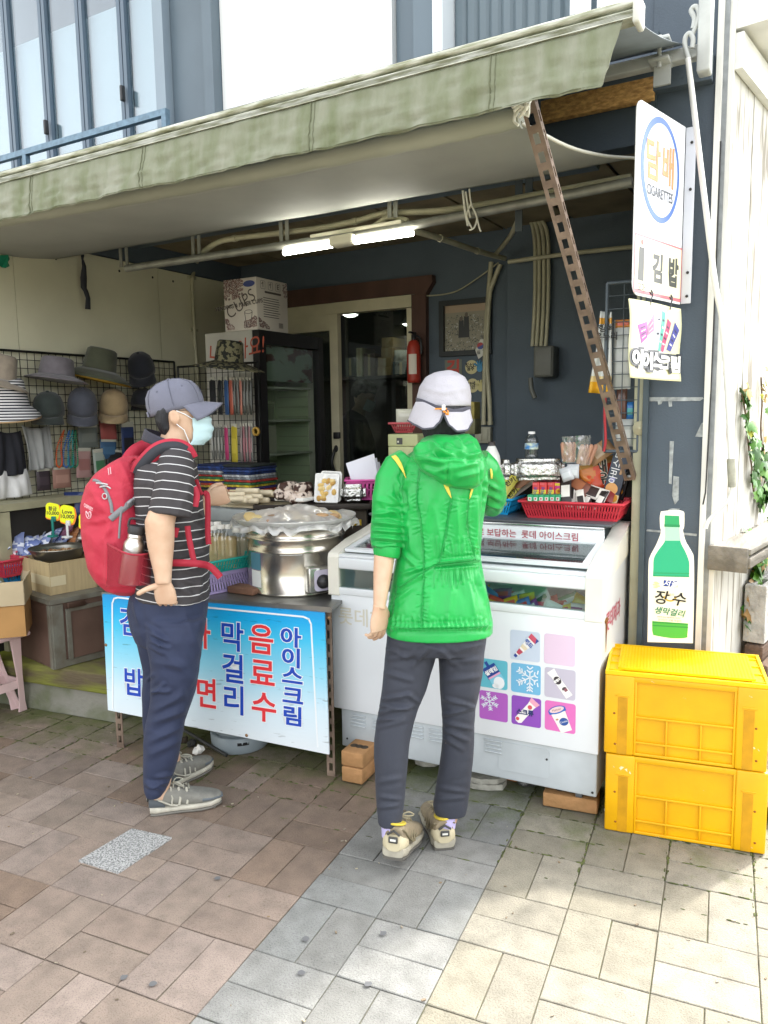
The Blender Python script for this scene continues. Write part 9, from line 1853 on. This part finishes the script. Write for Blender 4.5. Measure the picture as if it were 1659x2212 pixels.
 b=MB();b.rings([pxring(*q,30,2.2) for q in ((935,1012,938,2.73,.05),(912,1030,948,2.715,.085),(893,1040,968,2.69,.105),(893,1047,990,2.665,.105),(908,1049,1012,2.655,.092),(935,1046,1034,2.65,.07),(958,1036,1048,2.65,.05),(975,1024,1055,2.655,.03))])
 F_=[(893,972,925,955,.008,6),(900,985,960,1000,.006,7),(930,955,955,975,.009,6),(955,978,1000,990,.012,6),(965,962,1010,985,.009,5),(1000,990,1035,982,.011,6),(1015,958,1034,980,.008,5),(985,945,1000,965,.007,5),(940,982,1020,990,-.012,5),(968,1000,965,1040,-.004,3),(1040,1000,1038,1040,-.004,3),(915,1010,960,1036,.004,6),(985,1010,1030,1000,.006,6),(990,1030,1035,1020,.005,6),(940,1020,975,1010,.004,6)]
 hd=smoothed(b,'hood',jm,jk,.0042,4,[(*q[:4],q[4]*1.7,q[5]*.85) for q in F_],.004,13,seed=2)
 ym=fabric('piping_yellow','#d9c84a',.6,.2,300)
 V=verts(jk);D=V-np.array(CAM);Z_=D@np.array(FW);X_=CX+F*(D@np.array(RT))/Z_;Y_=CY-F*(D@np.array(UP))/Z_
 def ns(x,y):m=(X_-x)**2+(Y_-y)**2<36;return (Z_[m].min() if m.any() else 2.63)-.002
 def wedge(pts,name):
  b=MB();n=len(pts)//2;Lp,Rp=pts[:n],pts[n:][::-1]
  P=[[at(l_[0]+(r_[0]-l_[0])*k/4,l_[1]+(r_[1]-l_[1])*k/4,ns(l_[0]+(r_[0]-l_[0])*k/4,l_[1]+(r_[1]-l_[1])*k/4)) for k in range(5)] for l_,r_ in zip(Lp,Rp)]
  b.add([p for r_ in P for p in r_],[(i*5+k,i*5+k+1,i*5+k+6,i*5+k+5) for i in range(n-1) for k in range(4)],True);b.build(name,ym,jk,solid=.003)
 sg=fabric('seam_green','#068a3a',.6,.2,300)
 for pts in ([(905,1012),(900,1080),(908,1130),(915,1200),(914,1260),(910,1352)],[(975,1077),(968,1120),(962,1160),(948,1218)],[(1014,1078),(1010,1120),(1015,1160),(1028,1208)],[(943,1215),(985,1211),(1032,1206)],[(944,1222),(985,1218),(1034,1213)],[(862,1270),(905,1240),(943,1220)],[(840,1352),(900,1360),(960,1361),(1020,1358),(1056,1350)],[(872,1018),(868,1050),(872,1085)]):
  b=MB();P=smooth_path([Vector((*p,0)) for p in pts],5);strip(b,[at(p.x,p.y,ns(p.x,p.y)+.001) for p in P[::2]+[P[-1]]],.0012);b.build('seam',sg,jk)
 wedge([(845,986),(853,995),(862,1008),(870,1020),(877,1033),(877,1031),(872,1013),(867,1000),(861,990),(855,983)],'yellow_panel')
 wedge([(957,1044),(962,1056),(968,1067),(975,1077),(975,1074),(973,1064),(970,1054),(968,1046)],'yellow_panel');wedge([(1014,1077),(1015,1068),(1017,1060),(1018,1052),(1024,1050),(1021,1060),(1018,1070),(1014,1078)],'yellow_panel');wedge([(1059,1012),(1060,1022),(1061,1034),(1064,1034),(1064,1024),(1062,1013)],'yellow_panel')
 tm=fabric('trousers_charcoal','#2e323d',.7,.2,400,.3,.05,7,(1,1,1.6),True)
 b=MB();b.rings([pxring(*q) for q in ((845,1052,1325,2.765,.125),(837,1052,1360,2.765,.135),(834,1050,1385,2.765,.135),(836,1048,1402,2.765,.12))])
 b.rings([pxring(*q,26,2.15) for q in ((834,950,1385,2.765,.105),(831,944,1412,2.762,.1),(828,932,1450,2.758,.092),(825,920,1490,2.752,.086),(819,904,1528,2.745,.078),(812,893,1562,2.738,.07),(808,885,1600,2.73,.066),(808,882,1640,2.724,.064),(811,877,1700,2.716,.055),(814,872,1745,2.71,.05),(816,867,1778,2.706,.047))])
 b.rings([pxring(*q,26,2.15) for q in ((940,1049,1385,2.765,.105),(946,1046,1412,2.768,.1),(948,1042,1450,2.772,.092),(950,1036,1490,2.78,.086),(953,1027,1528,2.79,.078),(956,1024,1565,2.8,.07),(955,1024,1602,2.812,.066),(949,1021,1650,2.82,.062),(941,1016,1700,2.828,.054),(935,1011,1738,2.832,.048),(940,1006,1758,2.834,.045))])
 F_=[(832,1400,880,1420,.005,5),(832,1424,900,1415,.005,6),(828,1452,890,1470,.005,6),(950,1405,990,1440,.005,6),(930,1395,890,1440,.005,6),(822,1512,890,1500,.006,5),(820,1524,885,1532,.007,5),(815,1540,895,1525,.007,5),(812,1556,870,1552,.005,5),(815,1572,880,1556,.004,5),(880,1500,910,1520,.005,5),(960,1510,1025,1528,.006,5),(955,1545,1020,1530,.006,5),(958,1575,1010,1600,.006,5),(956,1590,1000,1620,.005,5),(955,1560,1020,1575,.005,5),(960,1470,1036,1462,.005,7),(1000,1400,1046,1390,.004,6),(955,1430,1040,1425,.004,7),(815,1690,870,1680,.003,6),(815,1720,870,1728,.0035,5),(815,1745,868,1738,.0035,5),(940,1700,1012,1712,.0035,5),(938,1728,1008,1722,.0035,5),(900,1380,960,1400,-.004,5)]
 smoothed(b,'trousers',tm,t,.006,5,[(*q[:4],q[4]*1.6,q[5]*.75) for q in F_],.002,10,seed=4)
 b=MB();limb(b,[(845,1765,2.703,.037),(846,1788,2.70,.036),(848,1803,2.70,.038)]);b.build('sock',fabric('sock_lilac','#b9b0d8',.85,.5,120),t);b=MB();limb(b,[(967,1748,2.832,.037),(965,1768,2.832,.036),(962,1782,2.832,.038)]);b.build('sock',fabric('sock_lilac','#b9b0d8',.85,.5,120),t)
 shc=('#8d8068','#9d9888','#55524c','#7d745f','#b3a98c','#6f664e','#a0977c','#bfa93a')
 q=at(850,1872,2.66);d=(HY+HX*.3).normalized();X=(d*math.cos(R(12))-ZZ*math.sin(R(12)));k=Vector((q.x,q.y,.055));M=frame_mat(k,X,ZZ.cross(d))@Matrix.Scale(1.22,4,(0,0,1));shoe(t,M@Matrix.Scale(1.12,4,(0,1,0)),'shoe',.268,shc)
 q=onz(962,1842);d=(HY-HX*.12).normalized();M=frame_mat(q+d*.02,d,ZZ.cross(d))@Matrix.Scale(1.22,4,(0,0,1));shoe(t,M@Matrix.Scale(1.12,4,(0,1,0)),'shoe',.268,shc)
build_woman()
def build_keeper():
 p=ony(785,852,5.85);d=depth(p);s=F/d;t=thing('person','shopkeeper in a mask bending forward behind the glass door','person',Vector((p.x,p.y,.03)))
 fd=(HX*.95-HY*.2-ZZ*.5).normalized();lf=(HY*.95+HX*.2).normalized();MH=frame_mat(p,fd,lf);b=MB();head_geo(b,MH,1.0);ear_geo(b,MH,1,-1);ear_geo(b,MH,1,1)
 limb(b,[(780,880,d,.055),(765,905,d,.09,.11),(775,960,d,.13,.18),(780,1080,d,.13,.17),(780,1200,d,.12,.15)])
 for dx,dd in ((-8,.1),(6,-.1)):
  a=at(780+dx,1190,d+dd);limb(b,[(780+dx,1190,d+dd,.085),(781+dx,1290,d+dd,.06)]);b.tube([at(781+dx,1285,d+dd),Vector((a.x,a.y,.05))],[.06,.045],12)
 limb(b,[(770,915,d-.15,.05),(775,985,d-.2,.042),(800,1010,d-.25,.036)])
 body=body_build(b,t,.009,3);hb=MB();hand(hb,frame_mat(at(802,1011,d-.25),HX,ZZ),(.6,.6,.6,.6));hb.build('hand',skin_m,body,remesh=.004,smooth_it=1);hb=MB();hand(hb,frame_mat(at(800,1016,d+.2),HX,ZZ),(.6,.6,.6,.6));hb.build('hand',skin_m,body,remesh=.004,smooth_it=1)
 b=MB();rs=[]
 for z,xb,xf,w in ((.125,-.04,.06,.05),(.1,-.1,.09,.085),(.05,-.12,.1,.095),(0,-.118,.04,.094),(-.05,-.1,.0,.08)):
  c,q=(xb+xf)/2,(xf-xb)/2;rs.append([MH@Vector((c+q*math.cos(6.283*k/20),w*math.sin(6.283*k/20),z)) for k in range(20)])
 b.rings(rs);h=b.build('hair',mat('hair_grey','#6d6658',.6,var=.5,vscale=50,bump=.5,bscale=120),t,remesh=.008,smooth_it=2);wrinkle(h,[],.006,40)
 b=MB();b.grid(lambda a,q:MH@Vector((.03+(.1+.012*math.sin(3.14*q))*math.cos((a-.5)*2.5),.072*math.sin((a-.5)*2.5),-.012-.1*q)),16,10);b.build('mask',mat('mask_white','#c9cccb',.8),t,solid=.0015)
 jk=MB();limb(jk,[(772,893,d,.085,.1),(764,908,d,.12,.17),(774,960,d,.15,.2),(780,1080,d,.15,.19),(780,1180,d,.14,.17)]);limb(jk,[(768,912,d-.15,.06),(774,985,d-.2,.055),(797,1008,d-.25,.045)]);jk.build('black_jacket',fabric('jacket_black','#1b1c20',.7),t,remesh=.009,smooth_it=3)
 tr=MB()
 for dx,dd in ((-8,.1),(6,-.1)):
  a=at(781+dx,1285,d+dd);tr.tube([at(780+dx,1165,d+dd),at(780+dx,1230,d+dd),a,Vector((a.x,a.y,.06))],[.1,.095,.075,.06],14)
 tr.build('trousers',fabric('trousers_black','#1e2024',.7),t)
build_keeper()
